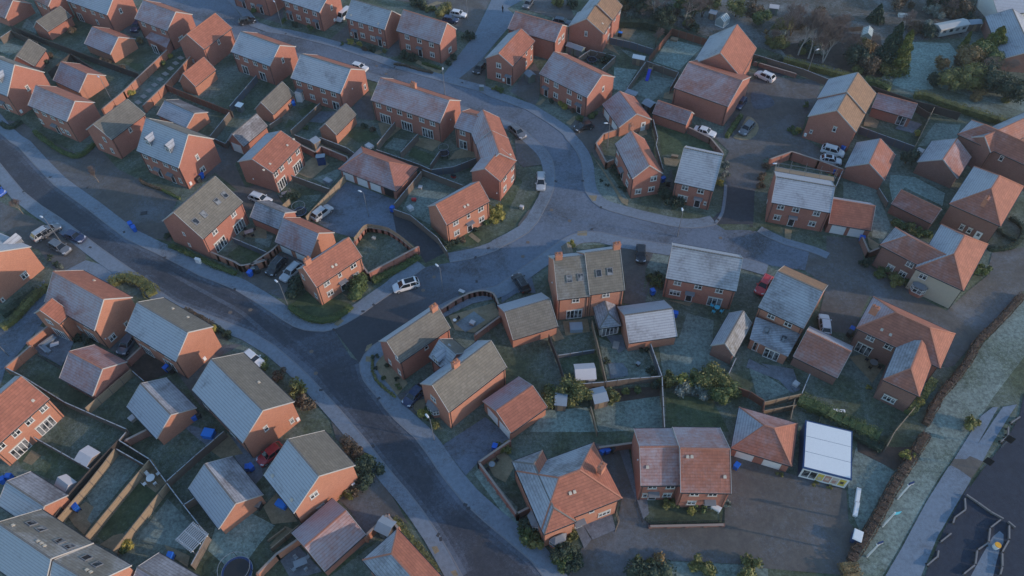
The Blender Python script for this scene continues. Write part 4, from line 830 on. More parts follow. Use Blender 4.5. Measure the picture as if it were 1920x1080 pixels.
poly('driveway',PG,[(-50.6,56.7),(-40.1,53.4),(-37,50.6),(-35.8,47.6),(-37.2,45.5),(-40.6,50.9),(-44.6,52.3)],0.0664)
poly('driveway',BK,[(.5,136.8),(6.2,147.4),(7.3,144),(6.8,134.5),(5.6,131.5)],0.0670)
poly('driveway',BK,[(12.2,125.5),(16.6,128.2),(19.7,129.1),(22.4,123.2),(17.6,118.8),(16.2,115.3),(15.6,115),(13.3,123.2)],0.0676)
poly('driveway',BK,[(17,114.5),(15.7,120.3),(18,123),(19.3,112.3)],0.0682)
poly('driveway',BK,[(11.5,175.9),(15.1,175.7),(16.8,165),(11.7,165.9),(4.2,170.7),(5.7,174.7)],0.0688)
poly('driveway',BK,[(-11.2,141.4),(-4.9,150.1),(-4.9,139.1),(-6.7,138.6)],0.0694)
poly('driveway',BK,[(-42.2,158),(-38.3,165.3),(-37.1,157.8),(-39.3,156.7)],0.0700)
poly('driveway',BK,[(-28.1,151.5),(-25.5,160.4),(-24.4,151.4),(-27.3,150.9)],0.0706)
poly('driveway',BK,[(-28.1,176.1),(-8,179.5),(-2.9,179.3),(-7.7,159.1),(-11.9,161.7),(-15.5,167.6),(-14.3,171.5)],0.0712)
poly('driveway',BK,[(-33.1,132.9),(-30.3,137.9),(-28,127.8),(-31.4,128.4)],0.0718)
poly('driveway',BK,[(-63.6,173.5),(-56.2,180.1),(-54.4,165.9),(-62.2,170.1)],0.0724)
poly('driveway',BK,[(-92.9,165.5),(-90.2,168),(-87.8,162.2),(-89.6,161.7)],0.0730)
poly('driveway',BK,[(-66.8,71.2),(-63.4,73.7),(-60.3,69.6),(-61.7,68.3)],0.0736)
poly('driveway',BK,[(-61.8,103.1),(-47,109.4),(-42.8,102.9),(-48.8,101.6)],0.0742)
poly('driveway',BK,[(-62.1,117.1),(-57.3,121.4),(-51,128.2),(-54.6,114.7),(-49,103.9),(-53.8,108.4),(-58,112.3),(-59.7,109.8),(-62,107.9)],0.0748)
poly('driveway',TN,[(56.5,146.1),(64,141.1),(59.2,139.9),(54.9,139)],0.0754)
poly('driveway',TF,[(-81.3,85.3),(-77.1,80),(-78.9,71.8),(-80.3,66.8),(-79.8,63.4),(-84.5,74.5)],0.0760)
poly('driveway',PV,[(-75.6,89.7),(-64.2,85.5),(-70.7,84.3),(-78.4,82.2),(-80.4,86.2),(-78.3,87.4)],0.0766)
poly('lawn',GR,[(-89.7,86.8),(-81.3,85.3),(-84.5,74.5)],0.0772)
poly('driveway',PT,[(55.9,64.4),(61.5,67.5),(59.1,63.8)],0.0778)
poly('patio',PT,[(-42.5,112.2),(-38.7,117.2),(-35.7,114.1),(-38.5,110),(-39.7,110.4)],0.0784)
poly('patio',PT,[(-50.4,95.6),(-45,97.7),(-44.3,94),(-48.1,94.5)],0.0790)
poly('patio',PT,[(-71.1,50.7),(-70.6,52.5),(-68.8,51.5),(-69.6,50)],0.0796)
poly('patio',PT,[(-61.8,42.5),(-59.8,44.3),(-58.4,43.5),(-58.7,41.7),(-57.9,41),(-58.4,39.6),(-60.2,40.9)],0.0802)
poly('patio',PT,[(-55.8,38.2),(-54.4,39.4),(-53.2,39.7),(-52.6,39.1),(-53.8,37.4)],0.0808)
poly('patio',PT,[(-53.7,47.6),(-52.5,50.7),(-49.4,46.9),(-50.4,45.4)],0.0814)
poly('patio',PT,[(-47.1,38),(-43.3,36.4),(-43.2,34.9),(-46.2,36.7)],0.0820)
poly('patio',PT,[(-44.5,51.9),(-42.4,54.6),(-39.4,51.1),(-42.5,50.5)],0.0826)
poly('patio',PT,[(-34.9,43),(-33.3,45.2),(-29.8,40.8),(-33.2,40.5)],0.0832)
poly('patio',PT,[(-33,37.5),(-31.4,40.2),(-29.5,39.4),(-32.4,37.3)],0.0838)
poly('patio',PT,[(-4.3,49.1),(-1.8,50.9),(-0,48.6),(-1.5,45.8),(-3.1,46.7)],0.0844)
poly('patio',PG,[(-31.2,35.5),(-29.2,37.5),(-25.5,34),(-27.3,33.5),(-29.7,33.5)],0.0850)
poly('patio',PT,[(8.2,73.8),(12.3,74.3),(12.5,71.6),(8.5,70.9)],0.0856)
poly('patio',PT,[(6,71.5),(7.2,72.9),(8.3,70.3),(6.6,69.8)],0.0862)
poly('patio',PG,[(14.8,65.5),(17.2,65.4),(17.8,63),(14.9,62.5)],0.0868)
poly('patio',PT,[(26,77.8),(30.2,77.1),(29.4,76.4)],0.0874)
poly('patio',PG,[(15,70.7),(17.6,70.9),(17.9,68.1),(16.7,67.3)],0.0880)
poly('patio',PG,[(37,65.7),(38.9,64.3),(41.5,62.4),(42.5,59.3),(41.9,59.5),(40.7,61.6),(36.2,64.1)],0.0886)
poly('patio',PG,[(38.6,64.8),(43.4,63.6),(43.5,59.8),(42.6,59.5),(41.5,62.1)],0.0892)
poly('patio',PT,[(52.7,65.6),(55.8,66.3),(57.1,63.3),(54.7,60.7)],0.0898)
poly('patio',PT,[(-10.6,75.5),(-3.1,78),(-2.1,75.6),(-6.3,71.9),(-9.4,72.5)],0.0904)
poly('patio',PT,[(-22.6,69.2),(-21.5,70.3),(-16.4,62.5),(-17.9,60.3),(-21.6,64.3)],0.0910)
poly('patio',PT,[(-27.3,126.8),(-24,127.2),(-22.3,124.8),(-25.5,120.3)],0.0916)
poly('patio',PT,[(-19.8,121.9),(-13.2,120.8),(-15.4,117.3),(-19.6,119.6)],0.0922)
poly('patio',PG,[(-41.5,131.2),(-36.5,131),(-39,127.2),(-42.1,127.8)],0.0928)
poly('patio',PT,[(-5.9,114.8),(-7.1,119.3),(-10.8,117.2),(-12.1,114.6),(-7.9,115.3)],0.0934)
poly('patio',PT,[(74.9,126.7),(76.6,123.7),(75.3,121.5),(73,122.5)],0.0940)
poly('patio',PG,[(82.2,124.5),(85.1,122.5),(82.1,119.8),(79.1,121.3)],0.0946)
poly('patio',PT,[(63.8,91.2),(65.3,89.4),(64.1,87.4),(63.3,88.8)],0.0952)
poly('patio',PG,[(-78.6,75.3),(-74.8,74),(-71.3,71.9),(-71.3,68.8),(-71.6,67.1),(-75.9,69.5),(-77.9,71.5)],0.0958)
poly('patio',SO,[(-61,67.4),(-59.4,69.6),(-52.9,65.9),(-57.6,63.6),(-60.5,66.3)],0.0964)
poly('patio',PT,[(22.6,153.1),(25.9,149.5),(25.4,150.7),(23.6,156.7)],0.0970)
poly('patio',PT,[(27.5,161.4),(30.8,160),(28.6,155.9),(26.7,157.1)],0.0976)
poly('patio',PT,[(33.9,135.1),(36.3,136),(35.4,132.5),(33.3,133.1)],0.0982)
poly('patio',PT,[(26.8,122.6),(28.3,123),(28.4,121.2),(26.5,120.3)],0.0988)
poly('patio',PT,[(30.6,114.1),(33.8,113.1),(32.6,111),(30.5,111.5)],0.0994)
poly('patio',BK,[(31.8,111.1),(31.2,103.3),(29,103.4)],0.1000)
poly('patio',PT,[(-20.3,149.5),(-16.2,145.4),(-14.3,145.4),(-15.5,143.5),(-20.9,148.4)],0.1006)
poly('patio',PT,[(5.9,132),(7.5,134),(8.1,133.5),(6.8,131.5)],0.1012)
poly('patio',PT,[(11.9,125.5),(13.9,127.8),(14.5,127.3),(12.8,124.5)],0.1018)
poly('patio',PT,[(16.7,114.5),(18.1,111.5),(21.3,102.5),(22.3,102.1),(21.9,100.5),(20.9,101.3),(18.5,109.4)],0.1024)
poly('patio',PT,[(49.6,93.7),(50.8,93.3),(49.6,89.8),(48.7,90)],0.1030)
poly('patio',PT,[(-7.7,93.7),(-7.1,94.4),(-5.4,92.5),(-5.9,91.8)],0.1036)
poly('patio',PT,[(-29.1,80.9),(-27.3,79.9),(-26,79.3),(-26.7,78.7)],0.1042)
poly('patio',PT,[(-15.2,59.2),(-13.5,59.7),(-13.7,56),(-15.2,58)],0.1048)
poly('patio',PG,[(7.7,39.4),(8.7,39.9),(9.8,37.4),(8.8,36.2)],0.1054)
poly('patio',PG,[(8.9,39.5),(12.9,40.9),(13.2,38.7),(10,37.4)],0.1060)
poly('patio',PG,[(16.5,43),(18,43),(17.9,40.7),(17.1,40.2)],0.1066)
poly('patio',PT,[(-37,157.2),(-36.1,157.7),(-35.2,156.5),(-36.5,155.7)],0.1072)
poly('patio',PT,[(-30.8,152.8),(-29.6,153.9),(-28.8,152.7),(-30.1,151.9)],0.1078)
poly('patio',PT,[(-17.3,175),(-15.5,174.2),(-20.6,171.1),(-21.4,171.8)],0.1084)
poly('pond',PO,[(14.8,65.2),(16.7,65.4),(17.7,64.3),(17.7,63),(15.1,62.8)],0.1090)
poly('pond',PO,[(-9.4,73.8),(-6.4,76.3),(-4.5,74.4),(-7.7,72)],0.1096)
strip("road",TM,[(-24.3,66.4),(-23.9,65),(-23.3,63.2),(-22.5,62.1),(-21.7,61.1),(-21.2,60.5),(-20.6,59.7),(-19.5,58.1),(-18,56.3),(-16.4,54.7),(-14.6,53),(-12.9,50.7),(-11.2,48.1),(-9.5,45.7),(-7.4,43.1),(-4.3,40.1),(-1.2,37.4),(.4,36),(1.8,34.7),(4,31.6),(5.9,28.9)],-0.05,-0.70,0.0705)
strip("road",TL,[(-24.3,66.4),(-23.9,65),(-23.3,63.2),(-22.5,62.1),(-21.7,61.1),(-21.2,60.5),(-20.6,59.7),(-19.5,58.1),(-18,56.3),(-16.4,54.7),(-14.6,53),(-12.9,50.7),(-11.2,48.1),(-9.5,45.7),(-7.4,43.1),(-4.3,40.1),(-1.2,37.4),(.4,36),(1.8,34.7),(4,31.6),(5.9,28.9)],-0.70,-1.50,0.0712)
strip("road",TM,[(-124.4,146.2),(-115.7,136.5),(-106.3,126.3),(-102.6,123),(-100.4,121.5),(-97.8,118.8),(-95.1,116),(-92.1,113),(-88.7,109.7),(-84.3,106.2),(-79.5,102.5),(-74.7,98.5),(-70.1,94.8),(-65.7,92.2),(-61.7,90),(-57.8,87.6),(-54.2,85.4),(-50.8,83.8),(-47.4,82.1),(-43.6,79.5),(-40.1,76.9),(-37.6,75.1),(-36,74)],-0.05,-0.70,0.0705)
strip("road",TL,[(-124.4,146.2),(-115.7,136.5),(-106.3,126.3),(-102.6,123),(-100.4,121.5),(-97.8,118.8),(-95.1,116),(-92.1,113),(-88.7,109.7),(-84.3,106.2),(-79.5,102.5),(-74.7,98.5),(-70.1,94.8),(-65.7,92.2),(-61.7,90),(-57.8,87.6),(-54.2,85.4),(-50.8,83.8),(-47.4,82.1),(-43.6,79.5),(-40.1,76.9),(-37.6,75.1),(-36,74)],-0.70,-1.50,0.0712)
strip("road",TM,[(-127.8,139.9),(-117.3,130.6),(-105.3,119.9),(-98.9,113.1),(-94,108),(-88.9,103.9),(-83.8,100.3),(-78.5,96.2),(-73.4,92.2),(-68.3,88.4),(-64.4,85.6)],-0.05,-0.70,0.0705)
strip("road",TL,[(-127.8,139.9),(-117.3,130.6),(-105.3,119.9),(-98.9,113.1),(-94,108),(-88.9,103.9),(-83.8,100.3),(-78.5,96.2),(-73.4,92.2),(-68.3,88.4),(-64.4,85.6)],-0.70,-1.50,0.0712)
strip("road",TM,[(-64.1,85.4),(-61.2,82.8),(-56.6,79.5),(-49.8,76.4),(-42.9,73.2),(-38.3,70.1),(-34.8,67),(-31.9,64.2),(-29.5,61.6),(-27.1,59),(-24.7,56.3),(-21.9,53),(-19.3,49.7),(-17.3,47.3),(-15.3,45),(-13,42.1),(-10.8,39),(-8.7,35.6),(-7.2,33)],0.05,0.70,0.0705)
strip("road",TL,[(-64.1,85.4),(-61.2,82.8),(-56.6,79.5),(-49.8,76.4),(-42.9,73.2),(-38.3,70.1),(-34.8,67),(-31.9,64.2),(-29.5,61.6),(-27.1,59),(-24.7,56.3),(-21.9,53),(-19.3,49.7),(-17.3,47.3),(-15.3,45),(-13,42.1),(-10.8,39),(-8.7,35.6),(-7.2,33)],0.70,1.50,0.0712)
strip("road",TM,[(-60,86.6),(-57.1,84.6),(-53.3,82.2),(-49.7,80),(-46.6,78.1),(-44.8,76.8),(-43.4,75.5),(-41.3,73.6),(-39.1,71.6),(-37,69.7),(-35,68),(-33.2,66.4),(-31.5,64.8),(-29.8,62.8),(-28.6,61.3)],-0.35,0.35,0.0719)
strip("road",TL,[(-57.2,87.5),(-53.2,85.3),(-48.6,82.7),(-46,80.7),(-44.1,78.8),(-41.9,77.1),(-39.8,75.4),(-37.7,73.5),(-35.6,71.5),(-33.3,69.4),(-31.5,67.7)],-0.30,0.30,0.0726)
RV = groundm('asphalt_river_lane', (.018,.029,.050), (.026,.038,.062), 0)
poly('road',RV,[(76.8,58.2),(74.5,54.6),(72.4,52.3),(69,49.1),(65,45.7),(62.7,43.6),(62.8,44.1),(56.8,37.7),(53.2,33.2),(49.8,28.8),(70.7,27.5),(88.9,63.4)],0.1102)
poly('footpath',PW,[(71.2,56.1),(68.9,54.7),(62.2,47.9),(61.3,46.9),(60.9,46.7),(56,41.7),(50.2,35.2),(46.7,31.5),(51.3,31.4),(55.7,36.9),(62.9,44.3),(63.4,44.9),(62.7,46.2),(64.4,47.9),(72,56.1)],0.1108)
poly('footpath',PW,[(75,56.5),(73,54.6),(68.4,50),(65.5,46.8),(64.6,48.3),(71.2,54.7),(72.7,56.1)],0.1114)
poly('footpath',BK,[(62.2,47.9),(61.3,47),(62.3,46.2),(63.4,44.9),(66.1,47.4),(64.6,48.3),(63.8,47.8)],0.1120)
strip("pavement",PV,[(-92,185.1),(-84.3,185.5),(-75,183.6),(-68,174.6),(-61.9,165.3),(-57.3,162.4),(-52.7,161.1),(-46.6,158.5),(-39.8,155.2),(-32.5,150.9),(-25.5,146.6),(-19.6,143.5),(-14.4,141),(-9.7,138.8),(-6.1,137),(-4.8,136),(-3.6,134.9),(-.1,132.8),(4,130.1),(7.7,126.2),(10.6,122.7),(11.4,121.4),(11.6,120.5),(12.7,118.3),(13.6,115.9),(14.1,113.8),(14.3,111.6),(14.2,108.9),(14.2,106.3),(14.4,104.5),(14.9,103.1),(15.6,101.6),(16.8,100.3),(18.4,99.3),(20.6,98.3),(23.6,97),(26.6,95.9),(28.9,95.1),(30.9,94.6),(32.9,94.4),(34.7,94.5),(36.4,94.9),(37.5,95.3)],0.10,2.3,.12,thick=.115)
strip("kerb","kerb",[(-92,185.1),(-84.3,185.5),(-75,183.6),(-68,174.6),(-61.9,165.3),(-57.3,162.4),(-52.7,161.1),(-46.6,158.5),(-39.8,155.2),(-32.5,150.9),(-25.5,146.6),(-19.6,143.5),(-14.4,141),(-9.7,138.8),(-6.1,137),(-4.8,136),(-3.6,134.9),(-.1,132.8),(4,130.1),(7.7,126.2),(10.6,122.7),(11.4,121.4),(11.6,120.5),(12.7,118.3),(13.6,115.9),(14.1,113.8),(14.3,111.6),(14.2,108.9),(14.2,106.3),(14.4,104.5),(14.9,103.1),(15.6,101.6),(16.8,100.3),(18.4,99.3),(20.6,98.3),(23.6,97),(26.6,95.9),(28.9,95.1),(30.9,94.6),(32.9,94.4),(34.7,94.5),(36.4,94.9),(37.5,95.3)],-.09,.09,.13,thick=.13)
strip("pavement",PV,[(44.6,85.1),(41.7,86.4),(37.6,88.1),(33.2,89.2),(28.6,90.3),(24.1,91.4),(20.2,92.4),(18,93.2),(16.4,93.8),(14.6,94),(12.8,93.9),(11.3,93.5),(9.9,92.7),(8.7,91.8),(7.2,90.4),(4.6,88.1),(2,85.8),(-.2,83.8),(-1.8,82.4),(-2.4,81.8),(-3,81.5),(-5.1,81.1),(-7.9,80.3),(-11.4,78.2),(-14.9,75.9),(-17.4,73.9),(-19.4,72.2),(-21.2,70.9),(-22.6,69.7),(-23.7,68.1),(-24.3,66.4),(-24,64.8),(-23.3,63.2),(-22.5,62.1),(-21.7,61.1),(-21.2,60.5),(-20.6,59.7),(-19.5,58.1),(-18,56.3),(-16.4,54.7),(-14.6,53),(-12.9,50.7),(-11.2,48.1),(-9.5,45.7),(-7.4,43.1),(-4.3,40.1),(-1.2,37.4),(.4,36),(1.8,34.7),(4,31.6),(5.9,28.9)],0.10,2.6,.12,thick=.115)
strip("kerb","kerb",[(44.6,85.1),(41.7,86.4),(37.6,88.1),(33.2,89.2),(28.6,90.3),(24.1,91.4),(20.2,92.4),(18,93.2),(16.4,93.8),(14.6,94),(12.8,93.9),(11.3,93.5),(9.9,92.7),(8.7,91.8),(7.2,90.4),(4.6,88.1),(2,85.8),(-.2,83.8),(-1.8,82.4),(-2.4,81.8),(-3,81.5),(-5.1,81.1),(-7.9,80.3),(-11.4,78.2),(-14.9,75.9),(-17.4,73.9),(-19.4,72.2),(-21.2,70.9),(-22.6,69.7),(-23.7,68.1),(-24.3,66.4),(-24,64.8),(-23.3,63.2),(-22.5,62.1),(-21.7,61.1),(-21.2,60.5),(-20.6,59.7),(-19.5,58.1),(-18,56.3),(-16.4,54.7),(-14.6,53),(-12.9,50.7),(-11.2,48.1),(-9.5,45.7),(-7.4,43.1),(-4.3,40.1),(-1.2,37.4),(.4,36),(1.8,34.7),(4,31.6),(5.9,28.9)],-.09,.09,.13,thick=.13)
strip("pavement",PV,[(-89.8,177.3),(-82,172.4),(-72.7,166.6),(-66.5,162.8),(-60.7,159.4),(-54.3,156.1),(-47.8,152.9),(-41,149.7),(-34.7,146.7),(-29.6,144.1),(-25.3,142),(-21.9,140.4),(-18.7,138.5),(-14.5,135.4),(-10.1,132.1),(-5.8,129.8),(-2.1,127.9),(.4,126.2),(2.3,124.4),(4.3,121.9),(6,119.4),(7.1,117.7),(7.9,116.1),(8.5,114.1),(8.8,111.8),(8.8,108.8),(8.4,105.6),(7.5,102.7),(6.3,99.9),(5,96.9),(3.2,94.2),(.6,92.2),(-1.7,90.7),(-2.5,90),(-3,89.7),(-4.5,89),(-6.3,88.3),(-8.8,87.7),(-10.8,87.3)],-0.10,-2.3,.12,thick=.115)
strip("kerb","kerb",[(-89.8,177.3),(-82,172.4),(-72.7,166.6),(-66.5,162.8),(-60.7,159.4),(-54.3,156.1),(-47.8,152.9),(-41,149.7),(-34.7,146.7),(-29.6,144.1),(-25.3,142),(-21.9,140.4),(-18.7,138.5),(-14.5,135.4),(-10.1,132.1),(-5.8,129.8),(-2.1,127.9),(.4,126.2),(2.3,124.4),(4.3,121.9),(6,119.4),(7.1,117.7),(7.9,116.1),(8.5,114.1),(8.8,111.8),(8.8,108.8),(8.4,105.6),(7.5,102.7),(6.3,99.9),(5,96.9),(3.2,94.2),(.6,92.2),(-1.7,90.7),(-2.5,90),(-3,89.7),(-4.5,89),(-6.3,88.3),(-8.8,87.7),(-10.8,87.3)],-.09,.09,.13,thick=.13)
strip("pavement",PV,[(-15.1,86.3),(-16.3,85.1),(-17.9,83.6),(-19,82.3),(-20.1,81),(-21.7,79.5),(-23.2,78.1),(-24.5,76.8),(-25.8,75.6),(-27.5,74.3),(-29.3,73.2),(-30.8,72.8),(-32.3,72.9),(-34.1,73.2),(-36,74),(-37.8,75.2),(-40.1,76.9),(-43.6,79.5),(-47.4,82.1),(-50.8,83.8),(-54.2,85.4),(-57.8,87.6),(-61.7,90),(-65.7,92.2),(-70.1,94.8),(-74.7,98.5),(-79.5,102.5),(-84.3,106.2),(-88.7,109.7),(-92.1,113),(-95.1,116),(-97.8,118.8),(-100.4,121.5),(-102.6,123),(-106.3,126.3),(-115.7,136.5),(-124.4,146.2)],-0.10,-2.5,.12,thick=.115)
strip("kerb","kerb",[(-15.1,86.3),(-16.3,85.1),(-17.9,83.6),(-19,82.3),(-20.1,81),(-21.7,79.5),(-23.2,78.1),(-24.5,76.8),(-25.8,75.6),(-27.5,74.3),(-29.3,73.2),(-30.8,72.8),(-32.3,72.9),(-34.1,73.2),(-36,74),(-37.8,75.2),(-40.1,76.9),(-43.6,79.5),(-47.4,82.1),(-50.8,83.8),(-54.2,85.4),(-57.8,87.6),(-61.7,90),(-65.7,92.2),(-70.1,94.8),(-74.7,98.5),(-79.5,102.5),(-84.3,106.2),(-88.7,109.7),(-92.1,113),(-95.1,116),(-97.8,118.8),(-100.4,121.5),(-102.6,123),(-106.3,126.3),(-115.7,136.5),(-124.4,146.2)],-.09,.09,.13,thick=.13)
strip("pavement",PV,[(-64.4,85.6),(-68.3,88.4),(-73.4,92.2),(-78.5,96.2),(-83.8,100.3),(-88.9,103.9),(-94,108),(-98.9,113.1),(-105.3,119.9),(-117.3,130.6),(-127.8,139.9)],0.10,2.4,.12,thick=.115)
strip("kerb","kerb",[(-64.4,85.6),(-68.3,88.4),(-73.4,92.2),(-78.5,96.2),(-83.8,100.3),(-88.9,103.9),(-94,108),(-98.9,113.1),(-105.3,119.9),(-117.3,130.6),(-127.8,139.9)],-.09,.09,.13,thick=.13)
strip("pavement",PV,[(-64.1,85.3),(-61.2,82.8),(-56.6,79.5),(-49.8,76.4),(-42.9,73.2),(-38.3,70.1),(-34.8,67),(-31.9,64.2),(-29.5,61.6),(-27.1,59),(-24.7,56.3),(-21.9,53),(-19.3,49.7),(-17.3,47.3),(-15.3,45),(-13,42.1),(-10.8,39),(-8.9,35.9),(-7.2,33),(-5.8,30.7),(-4.9,29.1)],-0.10,-2,.12,thick=.115)
strip("kerb","kerb",[(-64.1,85.3),(-61.2,82.8),(-56.6,79.5),(-49.8,76.4),(-42.9,73.2),(-38.3,70.1),(-34.8,67),(-31.9,64.2),(-29.5,61.6),(-27.1,59),(-24.7,56.3),(-21.9,53),(-19.3,49.7),(-17.3,47.3),(-15.3,45),(-13,42.1),(-10.8,39),(-8.9,35.9),(-7.2,33),(-5.8,30.7),(-4.9,29.1)],-.09,.09,.13,thick=.13)
strip("pavement",PV,[(44.5,93.2),(46.2,91.6),(48.4,89.9),(50.5,88.9),(52.5,88),(54,87.1),(55,86.3)],0.10,1.6,.12,thick=.115)
strip("kerb","kerb",[(44.5,93.2),(46.2,91.6),(48.4,89.9),(50.5,88.9),(52.5,88),(54,87.1),(55,86.3)],-.09,.09,.13,thick=.13)
strip("pavement",PV,[(37.5,95.3),(38.2,96.2),(39,97.4),(39.4,98.2),(39.9,99.6),(40.8,102.7),(41.5,105.6)],0.10,0.5,.12,thick=.115)
strip("kerb","kerb",[(37.5,95.3),(38.2,96.2),(39,97.4),(39.4,98.2),(39.9,99.6),(40.8,102.7),(41.5,105.6)],-.09,.09,.13,thick=.13)
house('house','terrace house at the very top left with a wide pale window row','house',-112.21,169.41)
wing(-115.04,171.4,-109.37,167.43,5,5.1,1.95,'g','brick','R60','R0')
win('W2',-113.1,170.38,4.15,-0.61)
win('W2',-111.4,169.19,4.15,-0.61)
house('garage','red garage cut by the left edge at the top corner','garage',-125.6,169.86)
wing(-130.26,172.6,-120.93,167.13,7.67,2.45,2.75,'g','brick','P60','R5')
house('house','frost-roofed brick house at the top left with a small lone window in its sunlit gable','house',-99.85,166.44)
wing(-105.82,169.89,-93.87,162.98,8.28,5.1,3.2,'g','brick','D95','R10')
win('W2',-104.36,169.37,4.15,-0.52)
win('W2',-101.42,167.67,4.15,-0.52)
win('W2',-98.61,166.05,4.15,-0.52)
win('W2',-95.97,164.52,4.15,-0.52)
win('FD',-103.96,169.14,1.13,-0.52)
win('W1',-98.6,166.04,1.55,-0.52)
win('W1',-92.03,166.31,4.15,1.05)
house('garage','tan hipped-looking garage with lit side wall beside a frosty lawn at top left','garage',-106.59,164.18)
wing(-105,167.52,-108.18,160.85,-4.71,2.45,2.1,'g','brick','G5','G70')
house('garage','small tan garage with a bush against its end, left edge near the top','garage',-105.78,149.98)
wing(-105.73,153.29,-105.83,146.67,-5.33,2.45,2.7,'g','brick','G5','G60')
house('house','brick house at top left with a lean-to roof over its patio doors','house',-82.21,158.37)
wing(-86.74,161.14,-77.68,155.61,8.02,5.1,2.7,'g','brick','P75','R5')
win('W2',-84.77,160.26,4.15,-0.55)
win('W2',-81.89,158.51,4.15,-0.55)
win('W2',-79.23,156.88,4.15,-0.55)
win('W2',-76.28,158.04,1.55,1.02)
leanto([(-82.8,160.3),(-77.7,157.1),(-78.3,153.4),(-84.4,157.8)],2.9,2.2,"roof_P70","brick")
win("FD",-81.5,154.48,1.1,-0.55)
house('house','orange-roofed brick house with a window high under its eaves, beside the stepped garden wall','house',-65.05,151.96)
wing(-62.9,156.23,-67.2,147.69,-7.44,5.1,2.8,'g','brick','R0','R60')
win('W1',-65.3,152.09,4.15,1.1)
win('WN',-71.67,150.01,0.76,-0.47)
house('garage','small orange-roofed garage with a lit side wall in the upper left gardens','garage',-65.98,140.69)
wing(-64.51,143.77,-67.46,137.61,-4.55,2.45,2.65,'g','orange','R5','R70')
house('garage','pink-frosted garage beside a decked garden at the upper left','garage',-93.96,153.01)
wing(-97.7,155.33,-90.22,150.69,7.37,2.45,2.45,'g','orange','P80','R10')
house('garage','pink-frosted garage with a round bush growing against its gable','garage',-95.93,138.79)
wing(-99.58,141.13,-92.28,136.45,7.18,2.45,2.6,'g','orange','P80','R20')
house('house','grey-roofed detached house with a dormer at the left edge of the picture','house',-109.66,134.58)
wing(-115.19,137.6,-104.14,131.56,9.54,5.3,4.75,'g','brick','D95','G40')
win('W1',-101.98,135.65,4.35,1.07)
win('MB',-103.83,132.26,0.9,1.07)
win('W2',-109.26,134.68,1.55,-0.5)
win('W2',-111.82,136.08,1.55,-0.5)
win('DR',-107.59,133.77,1.13,-0.5)
win('W2',-106.21,133.01,1.55,-0.5)
dormer(-105.87,134.31,7.52,-0.5,'D95')
house('house','brick house with a pink-frosted front slope, arched doorway and clipped front hedges','house',-93.31,125.17)
wing(-98.31,128.03,-88.31,122.31,7.17,5.5,2.65,'g','brick','P78','R0')
win('W2',-97.09,127.66,4.55,-0.52)
win('W2',-94.87,126.38,4.55,-0.52)
win('W2',-92.63,125.11,4.55,-0.52)
win('W2',-90.59,123.94,4.55,-0.52)
win('W2',-97.48,127.88,1.55,-0.52)
win('W2',-90.46,123.87,1.55,-0.52)
win('DR',-93.35,125.52,1.13,-0.52)
win('W1',-91.83,124.65,1.55,-0.52)
house('house','tan and slate roofed house with white windows facing the paved forecourt at left','house',-75.56,120.82)
wing(-73.44,124.77,-77.69,116.88,-7.03,5.1,2.55,'g','brick','G15','G70')
win('W1',-75.77,121.04,4.15,1.08)
win('W1',-79.88,118.14,4.15,-0.49)
win('W1',-81.99,119.28,1.55,-0.49)
win('W1',-79.36,117.86,1.55,-0.49)
house('garage','blue-grey frosted garage behind the house with two dormers','garage',-69.42,125.78)
wing(-73.08,128.1,-65.76,123.47,6.04,2.45,1.7,'g','orange','D95','D50')
house('house','big grey-roofed house with two small dormers facing the forecourt','house',-66.63,110.1)
wing(-71.31,112.72,-61.95,107.48,9.56,5.6,4.5,'g','brick','D95','G40')
win('W2',-69.97,112.28,4.65,-0.51)
win('W2',-67.83,111.09,4.65,-0.51)
win('W2',-65.33,109.69,4.65,-0.51)
win('W2',-63.4,108.61,4.65,-0.51)
win('W1',-70.31,112.47,1.55,-0.51)
win('W1',-63.22,108.51,1.55,-0.51)
win('DR',-68.09,111.23,1.13,-0.51)
win('DR',-65.1,109.56,1.13,-0.51)
win('W1',-59.74,111.57,4.65,1.06)
win('W2',-59.75,111.55,1.55,1.06)
win('MB',-61.54,108.35,0.9,1.06)
dormer(-68.45,112.73,7.56,-0.51,'D95')
dormer(-63.93,110.35,7.68,-0.51,'D95')
house('garage','slate garage with a melted triangle on its roof and a white end door','garage',-50.93,120.34)
wing(-49.19,123.49,-52.67,117.19,-4.1,2.45,2.4,'g','brick','D55','D40')
win('GD',-54.54,118.3,1.08,-0.5)
house('house','grey-roofed row house with french doors onto the gardens, left of the road','house',-56.16,143.59)
wing(-60.99,146.5,-51.33,140.68,8.61,5.1,2.7,'g','brick','D95','R20')
win('W2',-59.86,146.14,4.15,-0.54)
win('W2',-57.6,144.78,4.15,-0.54)
win('W2',-55.23,143.36,4.15,-0.54)
win('W2',-52.86,141.93,4.15,-0.54)
win('FD',-58.63,145.4,1.13,-0.54)
win('FD',-54.2,142.74,1.13,-0.54)
win('W1',-49.32,144.16,4.15,1.03)
house('house','brick house at the top edge with a dark door and two blue bins','house',-62.8,171.96)
wing(-67.72,174.69,-57.87,169.24,8.06,5.1,3.15,'g','brick','D90','R20')
win('W2',-62.33,172.03,1.55,-0.51)
win('DR',-60.07,170.77,1.13,-0.51)
win('DR',-64.96,173.48,1.13,-0.51)
house('house','grey-roofed pair of houses at the top edge with two dark front doors','house',-48.71,165.08)
wing(-53.7,168.08,-43.73,162.09,8.14,5.1,2.2,'g','brick','D90','R20')
win('W2',-52.47,167.66,4.15,-0.54)
win('W2',-50.19,166.3,4.15,-0.54)
win('W2',-47.66,164.78,4.15,-0.54)
win('W2',-45.26,163.34,4.15,-0.54)
win('W2',-50.06,166.22,1.55,-0.54)
win('W2',-47.57,164.73,1.55,-0.54)
win('DR',-52.27,167.55,1.13,-0.54)
